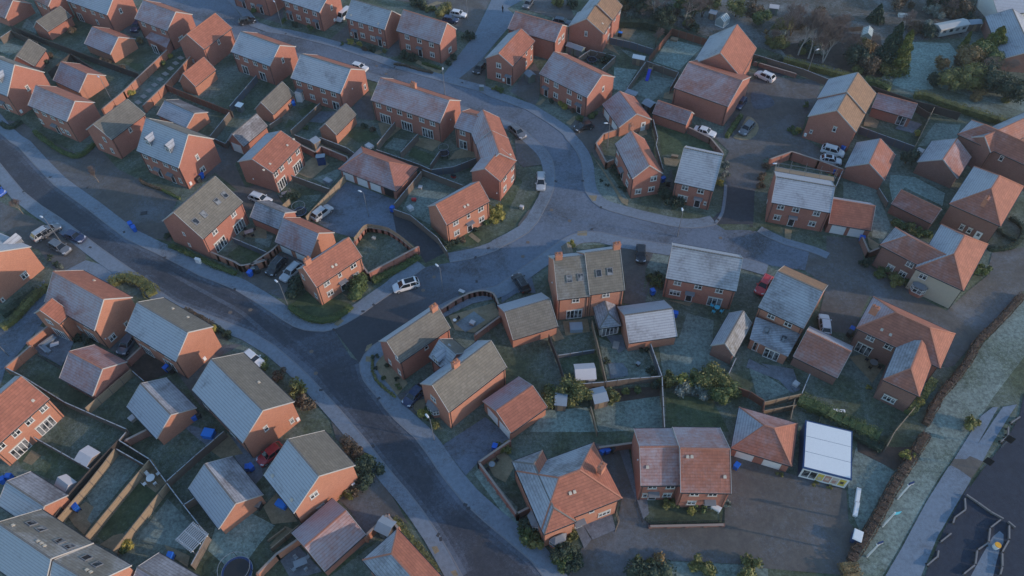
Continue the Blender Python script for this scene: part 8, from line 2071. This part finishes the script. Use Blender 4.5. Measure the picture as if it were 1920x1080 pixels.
hedge('long brown beech hedge running down the right side, upper half','beech',[(84.8,76.9),(83.2,75.5),(80.9,73.5),(78.7,71.7),(77,70.3),(75.3,69.1),(73.9,67.9),(72.6,66.6),(71.6,65.3),(70.6,64.1),(69.6,63.1),(68.6,62.2),(67.7,61.3),(66.6,60.3),(65.4,59.3),(64.3,58.4),(63.4,57.4),(62.5,56.4),(61.7,55.5),(61.1,54.6),(60.5,53.9),(60.1,53.4)],1.1,1,ragged=0.09)
hedge('long brown beech hedge running down the right side, lower half','beech',[(59.5,51.6),(58.7,50.8),(57.7,49.8),(56.8,48.7),(56,47.9),(55.3,47.2),(54.5,46.4),(53.7,45.5),(52.8,44.6),(52,43.7),(51.1,42.7),(50.2,41.6),(49.4,40.6),(48.6,39.7),(47.8,38.8),(47,37.9),(46.2,37),(45.4,36.2),(44.7,35.5),(44,34.8),(43.5,34.2),(43.1,33.8)],1.4,1,ragged=0.09)
hedge('green hedge between the large hipped house and the brown hedge','green',[(58.1,55.3),(58.6,55.7),(59.3,56.4),(60,57),(60.6,57.5),(61.2,58.1),(61.9,58.7),(62.6,59.5),(63.4,60.3),(64,60.9)],1.5,1)
hedge('dark green hedge below the large hipped house lawn','green',[(42.6,57.8),(43.3,57.4),(44.3,56.7),(45.3,56.1),(46.2,55.4),(47,54.7),(47.9,54.1),(48.7,53.6),(49.5,53.1),(50.3,52.6),(51.1,52.1),(51.8,51.6),(52.3,51.2)],2.2,1.5)
hedge('dark hedge behind the sales cabin','dark',[(44.7,54.3),(45.7,53.7),(47.1,53),(48.3,52.3),(49.1,51.9),(49.7,51.5),(50.4,51.1),(51.1,50.5),(51.8,49.9),(52.3,49.5)],1.6,1.1)
hedge('low clipped edging hedge around the corner gravel bed','olive',[(-22.4,67.8),(-22.3,67),(-22.2,65.9),(-22.1,64.8),(-21.7,64),(-21.3,63.2),(-20.7,62.4),(-19.8,61.5),(-18.8,60.6),(-18.1,60)],0.4,0.4)
hedge('brown twiggy hedge behind the striped house','brown',[(-25.2,53.2),(-24.7,52.8),(-24,52.2),(-23.3,51.6),(-22.7,50.9),(-22.1,50.2),(-21.7,49.7)],1.2,0.9)
hedge('olive verge hedge beside the hipped house at the bottom','olive',[(-16.7,40.8),(-16.2,40.2),(-15.6,39.5),(-15,38.7),(-14.3,38),(-13.6,37.2),(-12.9,36.4),(-12,35.4),(-11.1,34.3),(-10.5,33.5)],1.2,0.4)
hedge('low green hedge in front of the pink-roofed house door','green',[(-19.2,147.9),(-17.9,147.1),(-16.1,146.2),(-14.8,145.5)],0.7,0.7)
hedge('low brown hedge along the pavement of the pink-roofed house','brown',[(-25.7,147.8),(-25,147.7),(-24.1,147.5),(-23,147.2),(-22,146.6),(-20.8,146),(-19.7,145.4),(-18.6,144.9),(-17.5,144.5),(-16.7,144.2)],0.8,0.5)
hedge('low green hedge in front of the two-dormer house','green',[(-66.9,107.4),(-65.7,106.6),(-64.1,105.6),(-62.9,104.9)],0.5,0.6)
hedge('low brown hedge in front of the left door of the two-dormer house','brown',[(-72.3,110.8),(-72,110.4),(-71.5,109.7),(-70.7,109.1),(-69.4,108.5),(-67.9,107.8),(-66.9,107.4)],0.5,0.6)
hedge('thin brown planting behind the crossed-shadow house','brown',[(-54.9,78),(-54,77.5),(-52.7,76.8),(-51.5,76.1),(-50.6,75.5),(-49.8,75),(-49.3,74.7)],0.7,0.5)
hedge('dark planting beside the gable of the crossed-shadow house','dark',[(-49.2,74.5),(-48.6,74.1),(-47.9,73.5),(-47.2,73),(-46.7,72.5),(-46.3,72.1),(-46,71.8)],0.8,0.6)
hedge('dark overgrown hedge above the blue-grey fence, top','dark',[(27,161.9),(28.2,161.9),(29.8,161.8),(31.4,161.7),(32.9,161.3),(34.4,160.9),(35.7,160.3),(36.9,159.4),(37.9,158.4),(38.6,157.7)],2.6,2)
hedge('dark overgrown hedge behind the red-brown fence','dark',[(38.9,159.1),(40,158.2),(41.6,157),(43.1,155.9),(44.5,154.9),(45.8,154),(46.6,153.4)],1.5,1.5)
hedge('dark overgrown bank behind the top right court fence','dark',[(55.8,144.5),(56.7,144.8),(58,145.2),(59.3,145.5),(60.3,145.7),(61.3,145.9),(61.9,146)],1.8,1.4)
hedge('rust-coloured hedge end at the bottom right court','rust',[(42.5,33.4),(42.5,32.9),(42.6,32.1),(42.7,31.6)],2.4,1.2)
conifer('tall dark blue-green conifer, left of the pair',83.9,142.84,11,2.9,'conifer')
conifer('tall yellow-green conifer, right of the pair',85.96,141.4,10,2.4,'goldconifer')
conifer('round dark conifer on the far allotment lawn',88.09,161.54,4.5,1.7,'conifer')
conifer('slim yellow-green conifer beside the frosted field',104.04,149.13,4.5,0.9,'goldconifer')
conifer('broad yellow-green conifer beside the bungalow',109.16,146.93,7,3.0,'goldconifer')
conifer('lower yellow-green conifer beside the bungalow',104.64,145.4,5,2.2,'goldconifer')
bare_tree('tall pale bare birch, leftmost of the top right group',66.3,148.26,11,0.34,'birch_bark',1,2,'twig',depth=6)
bare_tree('tall pale bare birch, second in the top right group',68.18,146.77,11,0.36,'birch_bark',1,3,'twig',depth=6)
bare_tree('spreading pale forked bare tree, right of the birches',70.92,144.98,9,0.45,'birch_bark',2,4,'twig',depth=6)
bare_tree('bare tree at the top edge above the orange-sloped house',35.55,164.91,9,0.42,'birch_bark',1,5,'twig',depth=6)
bare_tree('spreading bare tree at the top between the allotments',42.82,162.71,9,0.5,'birch_bark',1,6,'twig',depth=6)
bare_tree('small bare tree on the frosty lawn beside the brown fence',34.37,152.66,5,0.4,'bark',1,7,'twig',depth=5)
bare_tree('reddish bare shrubby tree beside the greenhouse',77.49,155.77,6,0.5,'bark',2,8,'twig',depth=5)
bare_tree('dark twiggy tree between the greenhouse and the conifer',76.85,147.01,6,0.5,'bark',2,9,'twig',depth=5)
bare_tree('young staked tree in the paved forecourt, upper',-80.23,110.27,4,0.3,'timber_tan',1,10,'twig',depth=5)
bare_tree('young staked tree in the left parking bay',-91.48,101.71,4,0.3,'timber_tan',1,11,'twig',depth=5)
bare_tree('small bare tree at the back of the top right court',61.07,151.64,5,0.5,'bark',1,12,'twig',depth=5)
bare_tree('bare bushy tree beside the caravan',93.92,157.57,5,0.5,'bark',2,13,'twig',depth=5)
bare_tree('bare bushy tree at the top between allotment sheds',106.55,163.99,5,0.5,'bark',2,14,'twig',depth=5)
bare_tree('bare bushy tree beside the far shed, top',102.28,166.44,5,0.5,'bark',2,15,'twig',depth=5)
tree('round dark green tree between two frosted garages',77.45,110.76,3.6,2.0,'dark')
tree('rusty brown broad tree beside the frosted field',101.65,142.33,4.5,3.6,'rust')
tree('broad dark green tree beside the bungalow',105.33,141.65,5,4.0,'green')
tree('pale olive bushy tree at the field edge, left',95.05,134.06,4,3.4,'olive')
tree('pale olive bushy tree at the field edge, middle',99.4,134.94,4.5,3.8,'olive')
tree('dark bushy tree at the field edge, right',103.22,133.77,5,4,'dark')
tree('dark bushy tree at the field edge, far right',105.1,129.65,4.5,3.8,'dark')
tree('dark rounded bush at the corner of the frosted field',92.18,136.24,2.6,1.9,'dark')
tree('dark evergreen bush left of the tall conifers',77.44,142.68,5,3.2,'dark')
tree('brown bush in front of the tall conifers',79.12,140.98,4,2.6,'brown')
tree('olive tree above the steep greenhouse',51.28,168.41,4,2.6,'olive')
tree('olive-brown tree right of the steep greenhouse',55.45,164.97,4,2.8,'olive')
tree('brown bushy tree at the top between allotments',59.42,164.17,4,2.8,'brown')
tree('dark evergreen bush above the brown fence',38.07,161.84,4,3,'dark')
tree('dark evergreen bush right of the orange-sloped house',31.99,167.88,5,3.4,'dark')
tree('dark evergreen bush below the spreading bare tree',45.51,165.37,4,2.8,'dark')
tree('dark evergreen at the top edge',29.94,171.28,5,3,'dark')
tree('brown tree at the top edge',49.44,169.81,4,2.6,'brown')
tree('green bush by the pale allotment store',60.32,160.96,3.6,2.4,'green')
tree('brown bush at the top beside the allotment lawn',95.21,167.28,3.5,2.5,'brown')
tree('dark bush at the top edge, far right allotments',103.78,166.93,4,3,'dark')
tree('dark bush at the top edge beside the glazed building',107.68,165.78,4,3,'dark')
tree('dark bush left of the caravan',97.24,153.98,3,2.2,'dark')
tree('olive bush behind the birches',64.95,157.67,4,2.6,'olive')
tree('brown undergrowth bush behind the birches',75.33,163.53,3,2,'brown')
tree('brown bush between the caravan and the glazed building',109.46,163.76,3.5,2.6,'brown')
tree('rusty low tree at the corner of the frosted field',96.04,141.44,3,2,'rust')
tree('green bush at the top edge between the bare trees',42.6,168.76,3.5,2.4,'green')

def palm(label, x, y):
    o = thing('palm', label, 'palm', (x, y, 0)); t = MB(); t.tube((0, 0, 0), (0, 0, .9), .16, .12, 8); link('trunk', t.mesh('trunk', ['bark']), o); b = MB(); rnd = random.Random(5)
    for i in range(46):
        a = rnd.uniform(0, 2*pi); el = rnd.uniform(-.2, 1.3); L = rnd.uniform(1.1, 1.6); d = Vector((cos(a)*cos(el), sin(a)*cos(el), sin(el))); s = Vector((-sin(a), cos(a), 0))*.07; p0 = Vector((0, 0, .9)); p1 = p0+d*L*.6; p2 = p0+d*L+Vector((0, 0, -.35))
        b.face([p0-s*.5, p0+s*.5, p1+s, p1-s]); b.face([p1-s, p1+s, p2])
    link('crown', b.mesh('crown', [lm('yellow')]), o)

palm('spiky yellow-green palm in front of the bay window',5.57,36.26)
MK = []
MK.append(((67.71,46.81),(67.87,46.48)))
MK.append(((68.17,46.26),(68.41,45.87)))
MK.append(((68.71,45.65),(68.94,45.37)))
MK.append(((69.07,45.31),(69.25,45.04)))
MK.append(((64.81,43.76),(65,43.39)))
MK.append(((65.28,43.22),(65.43,43.01)))
MK.append(((65.71,42.85),(65.91,42.63)))
for a, b in MK: strip('road_marking', 'paint', [a, b], -.06, .06, .075)

def scaffold(label, pts):
    o = thing('scaffold', label, 'scaffolding', (pts[0][0], pts[0][1], 0)); O = Vector((*pts[0], 0)); a, b = [Vector((*p, 0)) for p in pts]; d = (b-a).normalized(); q = Vector((-d.y, d.x, 0))*1.2; n_ = 5
    for i in range(n_):
        for k in (0, 1): p = a.lerp(b, i/(n_-1))+q*k-O; m_ = MB(); m_.tube(p, p+Vector((0, 0, 6.6)), .035, n=6); link('pole', m_.mesh('pole', ['steel']), o)
    m_ = MB(); [m_.tube(a+q*k-O+Vector((0, 0, z)), b+q*k-O+Vector((0, 0, z)), .03, n=6) for z in (1.9, 4.6, 5.6) for k in (0, 1)]; link('rail', m_.mesh('rail', ['steel']), o)
    m_ = MB(); m_.face([a-O+Vector((0, 0, 4.65)), b-O+Vector((0, 0, 4.65)), b+q-O+Vector((0, 0, 4.65)), a+q-O+Vector((0, 0, 4.65))]); link('boards', m_.mesh('boards', ['timber_tan']), o)

scaffold("steel scaffold standing along the back of the white-ridged roof",[(49.13,104.24),(59.22,101.06)])
bush("brown and olive scrub bush in the overgrown allotment bank",37.39,164.12,2.1,'dark',name="scrub_bush",group='scrub bushes on the overgrown allotment bank')
bush("brown and olive scrub bush in the overgrown allotment bank",37.38,167.91,1.15,'frosty',name="scrub_bush",group='scrub bushes on the overgrown allotment bank')
bush("brown and olive scrub bush in the overgrown allotment bank",37.86,164.82,1.14,'dark',name="scrub_bush",group='scrub bushes on the overgrown allotment bank')
bush("brown and olive scrub bush in the overgrown allotment bank",29.15,169.54,2.15,'rust',name="scrub_bush",group='scrub bushes on the overgrown allotment bank')
bush("brown and olive scrub bush in the overgrown allotment bank",43.15,165.28,1.71,'frosty',name="scrub_bush",group='scrub bushes on the overgrown allotment bank')
bush("brown and olive scrub bush in the overgrown allotment bank",43.94,161.13,1.67,'brown',name="scrub_bush",group='scrub bushes on the overgrown allotment bank')
bush("brown and olive scrub bush in the overgrown allotment bank",38.73,165.15,1.55,'rust',name="scrub_bush",group='scrub bushes on the overgrown allotment bank')
bush("brown and olive scrub bush in the overgrown allotment bank",30.01,165.34,1.43,'frosty',name="scrub_bush",group='scrub bushes on the overgrown allotment bank')
bush("brown and olive scrub bush in the overgrown allotment bank",42.52,160.99,1.2,'olive',name="scrub_bush",group='scrub bushes on the overgrown allotment bank')
bush("brown and olive scrub bush in the overgrown allotment bank",28.64,165.73,1.18,'brown',name="scrub_bush",group='scrub bushes on the overgrown allotment bank')
bush("brown and olive scrub bush in the overgrown allotment bank",40.95,166.93,1.25,'brown',name="scrub_bush",group='scrub bushes on the overgrown allotment bank')
bush("brown and olive scrub bush in the overgrown allotment bank",36.54,168.77,1.07,'rust',name="scrub_bush",group='scrub bushes on the overgrown allotment bank')
bush("brown and olive scrub bush in the overgrown allotment bank",44.32,159.23,1.63,'dark',name="scrub_bush",group='scrub bushes on the overgrown allotment bank')
bush("brown and olive scrub bush in the overgrown allotment bank",43.76,162.32,1.4,'dark',name="scrub_bush",group='scrub bushes on the overgrown allotment bank')
bush("brown and olive scrub bush in the overgrown allotment bank",33.72,169.39,1.94,'olive',name="scrub_bush",group='scrub bushes on the overgrown allotment bank')
bush("brown and olive scrub bush in the overgrown allotment bank",40.4,164.34,0.95,'brown',name="scrub_bush",group='scrub bushes on the overgrown allotment bank')
bush("brown and olive scrub bush in the overgrown allotment bank",62.58,150.66,1.9,'olive',name="scrub_bush",group='scrub bushes on the overgrown allotment bank')
bush("brown and olive scrub bush in the overgrown allotment bank",75.26,152.28,1,'brown',name="scrub_bush",group='scrub bushes on the overgrown allotment bank')
bush("brown and olive scrub bush in the overgrown allotment bank",70.17,150.47,1.68,'olive',name="scrub_bush",group='scrub bushes on the overgrown allotment bank')
bush("brown and olive scrub bush in the overgrown allotment bank",70.98,149.01,1.66,'frosty',name="scrub_bush",group='scrub bushes on the overgrown allotment bank')
bush("brown and olive scrub bush in the overgrown allotment bank",60.98,152.27,1.72,'olive',name="scrub_bush",group='scrub bushes on the overgrown allotment bank')
bush("brown and olive scrub bush in the overgrown allotment bank",76.86,157.73,1.22,'brown',name="scrub_bush",group='scrub bushes on the overgrown allotment bank')
bush("brown and olive scrub bush in the overgrown allotment bank",61.45,155.34,1.62,'rust',name="scrub_bush",group='scrub bushes on the overgrown allotment bank')
bush("brown and olive scrub bush in the overgrown allotment bank",77.72,158.54,1.68,'dark',name="scrub_bush",group='scrub bushes on the overgrown allotment bank')
bush("brown and olive scrub bush in the overgrown allotment bank",68.72,150.62,1.86,'dark',name="scrub_bush",group='scrub bushes on the overgrown allotment bank')
bush("brown and olive scrub bush in the overgrown allotment bank",63.47,157.8,1.68,'olive',name="scrub_bush",group='scrub bushes on the overgrown allotment bank')
bush("brown and olive scrub bush in the overgrown allotment bank",68.88,159.13,2.17,'brown',name="scrub_bush",group='scrub bushes on the overgrown allotment bank')
bush("brown and olive scrub bush in the overgrown allotment bank",62.89,154.46,2.01,'frosty',name="scrub_bush",group='scrub bushes on the overgrown allotment bank')
bush("brown and olive scrub bush in the overgrown allotment bank",76.99,156.86,0.99,'dark',name="scrub_bush",group='scrub bushes on the overgrown allotment bank')
bush("brown and olive scrub bush in the overgrown allotment bank",67.35,148.16,1.13,'olive',name="scrub_bush",group='scrub bushes on the overgrown allotment bank')
bush("brown and olive scrub bush in the overgrown allotment bank",76.8,141.38,1.49,'olive',name="scrub_bush",group='scrub bushes on the overgrown allotment bank')
bush("brown and olive scrub bush in the overgrown allotment bank",82.8,148.47,1.66,'brown',name="scrub_bush",group='scrub bushes on the overgrown allotment bank')
bush("brown and olive scrub bush in the overgrown allotment bank",82.09,151.46,1.52,'olive',name="scrub_bush",group='scrub bushes on the overgrown allotment bank')
bush("brown and olive scrub bush in the overgrown allotment bank",83.27,151.96,0.93,'rust',name="scrub_bush",group='scrub bushes on the overgrown allotment bank')
bush("brown and olive scrub bush in the overgrown allotment bank",79.13,141.35,0.99,'dark',name="scrub_bush",group='scrub bushes on the overgrown allotment bank')
bush("brown and olive scrub bush in the overgrown allotment bank",81.62,149.06,2.07,'rust',name="scrub_bush",group='scrub bushes on the overgrown allotment bank')
bush("brown and olive scrub bush in the overgrown allotment bank",83.65,141.26,2.15,'olive',name="scrub_bush",group='scrub bushes on the overgrown allotment bank')
bush("brown and olive scrub bush in the overgrown allotment bank",79.56,148.39,2.07,'dark',name="scrub_bush",group='scrub bushes on the overgrown allotment bank')
bush("brown and olive scrub bush in the overgrown allotment bank",82.86,144.47,0.92,'brown',name="scrub_bush",group='scrub bushes on the overgrown allotment bank')
bush("brown and olive scrub bush in the overgrown allotment bank",109.45,163.96,1.86,'frosty',name="scrub_bush",group='scrub bushes on the overgrown allotment bank')
bush("brown and olive scrub bush in the overgrown allotment bank",102.6,164.72,1.6,'frosty',name="scrub_bush",group='scrub bushes on the overgrown allotment bank')
bush("brown and olive scrub bush in the overgrown allotment bank",110.01,160.31,1.68,'dark',name="scrub_bush",group='scrub bushes on the overgrown allotment bank')
bush("brown and olive scrub bush in the overgrown allotment bank",107.73,164.96,2.07,'olive',name="scrub_bush",group='scrub bushes on the overgrown allotment bank')
bush("brown and olive scrub bush in the overgrown allotment bank",98.63,166.91,1.16,'brown',name="scrub_bush",group='scrub bushes on the overgrown allotment bank')
bush("brown and olive scrub bush in the overgrown allotment bank",110.1,163.5,2.11,'dark',name="scrub_bush",group='scrub bushes on the overgrown allotment bank')
bush("brown and olive scrub bush in the overgrown allotment bank",107.88,162.03,1.46,'brown',name="scrub_bush",group='scrub bushes on the overgrown allotment bank')
bush("brown and olive scrub bush in the overgrown allotment bank",105.78,163.23,1.08,'dark',name="scrub_bush",group='scrub bushes on the overgrown allotment bank')
bush("brown and olive scrub bush in the overgrown allotment bank",114.46,168.47,1.4,'frosty',name="scrub_bush",group='scrub bushes on the overgrown allotment bank')
bush("brown and olive scrub bush in the overgrown allotment bank",103.52,163.22,1.99,'frosty',name="scrub_bush",group='scrub bushes on the overgrown allotment bank')
bush("brown and olive scrub bush in the overgrown allotment bank",105.46,163.16,1.93,'brown',name="scrub_bush",group='scrub bushes on the overgrown allotment bank')
bush("brown and olive scrub bush in the overgrown allotment bank",107.24,164.13,1.15,'olive',name="scrub_bush",group='scrub bushes on the overgrown allotment bank')
bush("brown and olive scrub bush in the overgrown allotment bank",101.41,131.75,0.96,'rust',name="scrub_bush",group='scrub bushes on the overgrown allotment bank')
bush("brown and olive scrub bush in the overgrown allotment bank",99.74,131.19,1.6,'rust',name="scrub_bush",group='scrub bushes on the overgrown allotment bank')
bush("brown and olive scrub bush in the overgrown allotment bank",109.21,146.1,1.79,'brown',name="scrub_bush",group='scrub bushes on the overgrown allotment bank')
bush("brown and olive scrub bush in the overgrown allotment bank",109.43,133.77,1.83,'dark',name="scrub_bush",group='scrub bushes on the overgrown allotment bank')
bush("brown and olive scrub bush in the overgrown allotment bank",105.48,129.91,1.19,'olive',name="scrub_bush",group='scrub bushes on the overgrown allotment bank')
bush("brown and olive scrub bush in the overgrown allotment bank",107.74,133.21,1.43,'rust',name="scrub_bush",group='scrub bushes on the overgrown allotment bank')
bush("brown and olive scrub bush in the overgrown allotment bank",103.47,137.18,1.16,'brown',name="scrub_bush",group='scrub bushes on the overgrown allotment bank')
bush("brown and olive scrub bush in the overgrown allotment bank",103.32,139.26,2.04,'olive',name="scrub_bush",group='scrub bushes on the overgrown allotment bank')
bush("brown and olive scrub bush in the overgrown allotment bank",104.51,140.71,1.17,'rust',name="scrub_bush",group='scrub bushes on the overgrown allotment bank')
bush("brown and olive scrub bush in the overgrown allotment bank",110.01,143.29,2.1,'brown',name="scrub_bush",group='scrub bushes on the overgrown allotment bank')
bush("brown and olive scrub bush in the overgrown allotment bank",111.58,146.43,1.6,'olive',name="scrub_bush",group='scrub bushes on the overgrown allotment bank')
bush("brown and olive scrub bush in the overgrown allotment bank",101.74,141.88,0.92,'frosty',name="scrub_bush",group='scrub bushes on the overgrown allotment bank')
bush("brown and olive scrub bush in the overgrown allotment bank",105.69,142.76,1.53,'brown',name="scrub_bush",group='scrub bushes on the overgrown allotment bank')
bush("brown and olive scrub bush in the overgrown allotment bank",101.15,144.5,1.46,'brown',name="scrub_bush",group='scrub bushes on the overgrown allotment bank')
bush("brown and olive scrub bush in the overgrown allotment bank",95.86,156.58,1.92,'brown',name="scrub_bush",group='scrub bushes on the overgrown allotment bank')
bush("brown and olive scrub bush in the overgrown allotment bank",99.18,157.28,2.04,'frosty',name="scrub_bush",group='scrub bushes on the overgrown allotment bank')
bush("brown and olive scrub bush in the overgrown allotment bank",96.18,157.86,1.28,'rust',name="scrub_bush",group='scrub bushes on the overgrown allotment bank')
bush("brown and olive scrub bush in the overgrown allotment bank",98.41,155.44,1.57,'frosty',name="scrub_bush",group='scrub bushes on the overgrown allotment bank')
bush("brown and olive scrub bush in the overgrown allotment bank",98.73,156.37,1.08,'frosty',name="scrub_bush",group='scrub bushes on the overgrown allotment bank')
bare_tree("brown leafless tree in the overgrown allotment bank",63.69,151.54,9,0.45,"bark",1,40,"twig",name="leafless_tree",depth=5)
bare_tree("brown leafless tree in the overgrown allotment bank",66.53,156.2,9,0.45,"bark",2,41,"twig",name="leafless_tree",depth=5)
bare_tree("brown leafless tree in the overgrown allotment bank",75.3,152.86,8,0.45,"bark",1,42,"twig",name="leafless_tree",depth=5)
bare_tree("brown leafless tree in the overgrown allotment bank",47.37,165.08,8,0.45,"bark",2,43,"twig",name="leafless_tree",depth=5)
bare_tree("brown leafless tree in the overgrown allotment bank",33.04,166.95,7,0.45,"bark",1,44,"twig",name="leafless_tree",depth=5)
bare_tree("brown leafless tree in the overgrown allotment bank",103.32,137.28,6,0.5,"bark",2,45,"twig",name="leafless_tree",depth=5)
bare_tree("brown leafless tree in the overgrown allotment bank",107.63,137.12,6,0.5,"bark",1,46,"twig",name="leafless_tree",depth=5)

# thin cold haze over the whole estate
hb = MB(); hb.box(-1200, -500, -1, 1200, 1800, 104)
hm = bpy.data.materials.new('cold_haze'); hm.use_nodes = True; hn = hm.node_tree
hn.nodes.remove(hn.nodes['Principled BSDF']); pv = hn.nodes.new('ShaderNodeVolumePrincipled')
pv.inputs['Color'].default_value = (.75, .82, .9, 1); pv.inputs['Density'].default_value = .00015; pv.inputs['Anisotropy'].default_value = .2
hn.links.new(pv.outputs[0], hn.nodes['Material Output'].inputs['Volume'])
MATS['haze'] = hm; hz = hb.obj('haze', ['haze']); hz['kind'] = 'stuff'; hz['label'] = 'thin cold winter haze lying over the houses'; hz['category'] = 'haze'
S.cycles.volume_bounces = 0
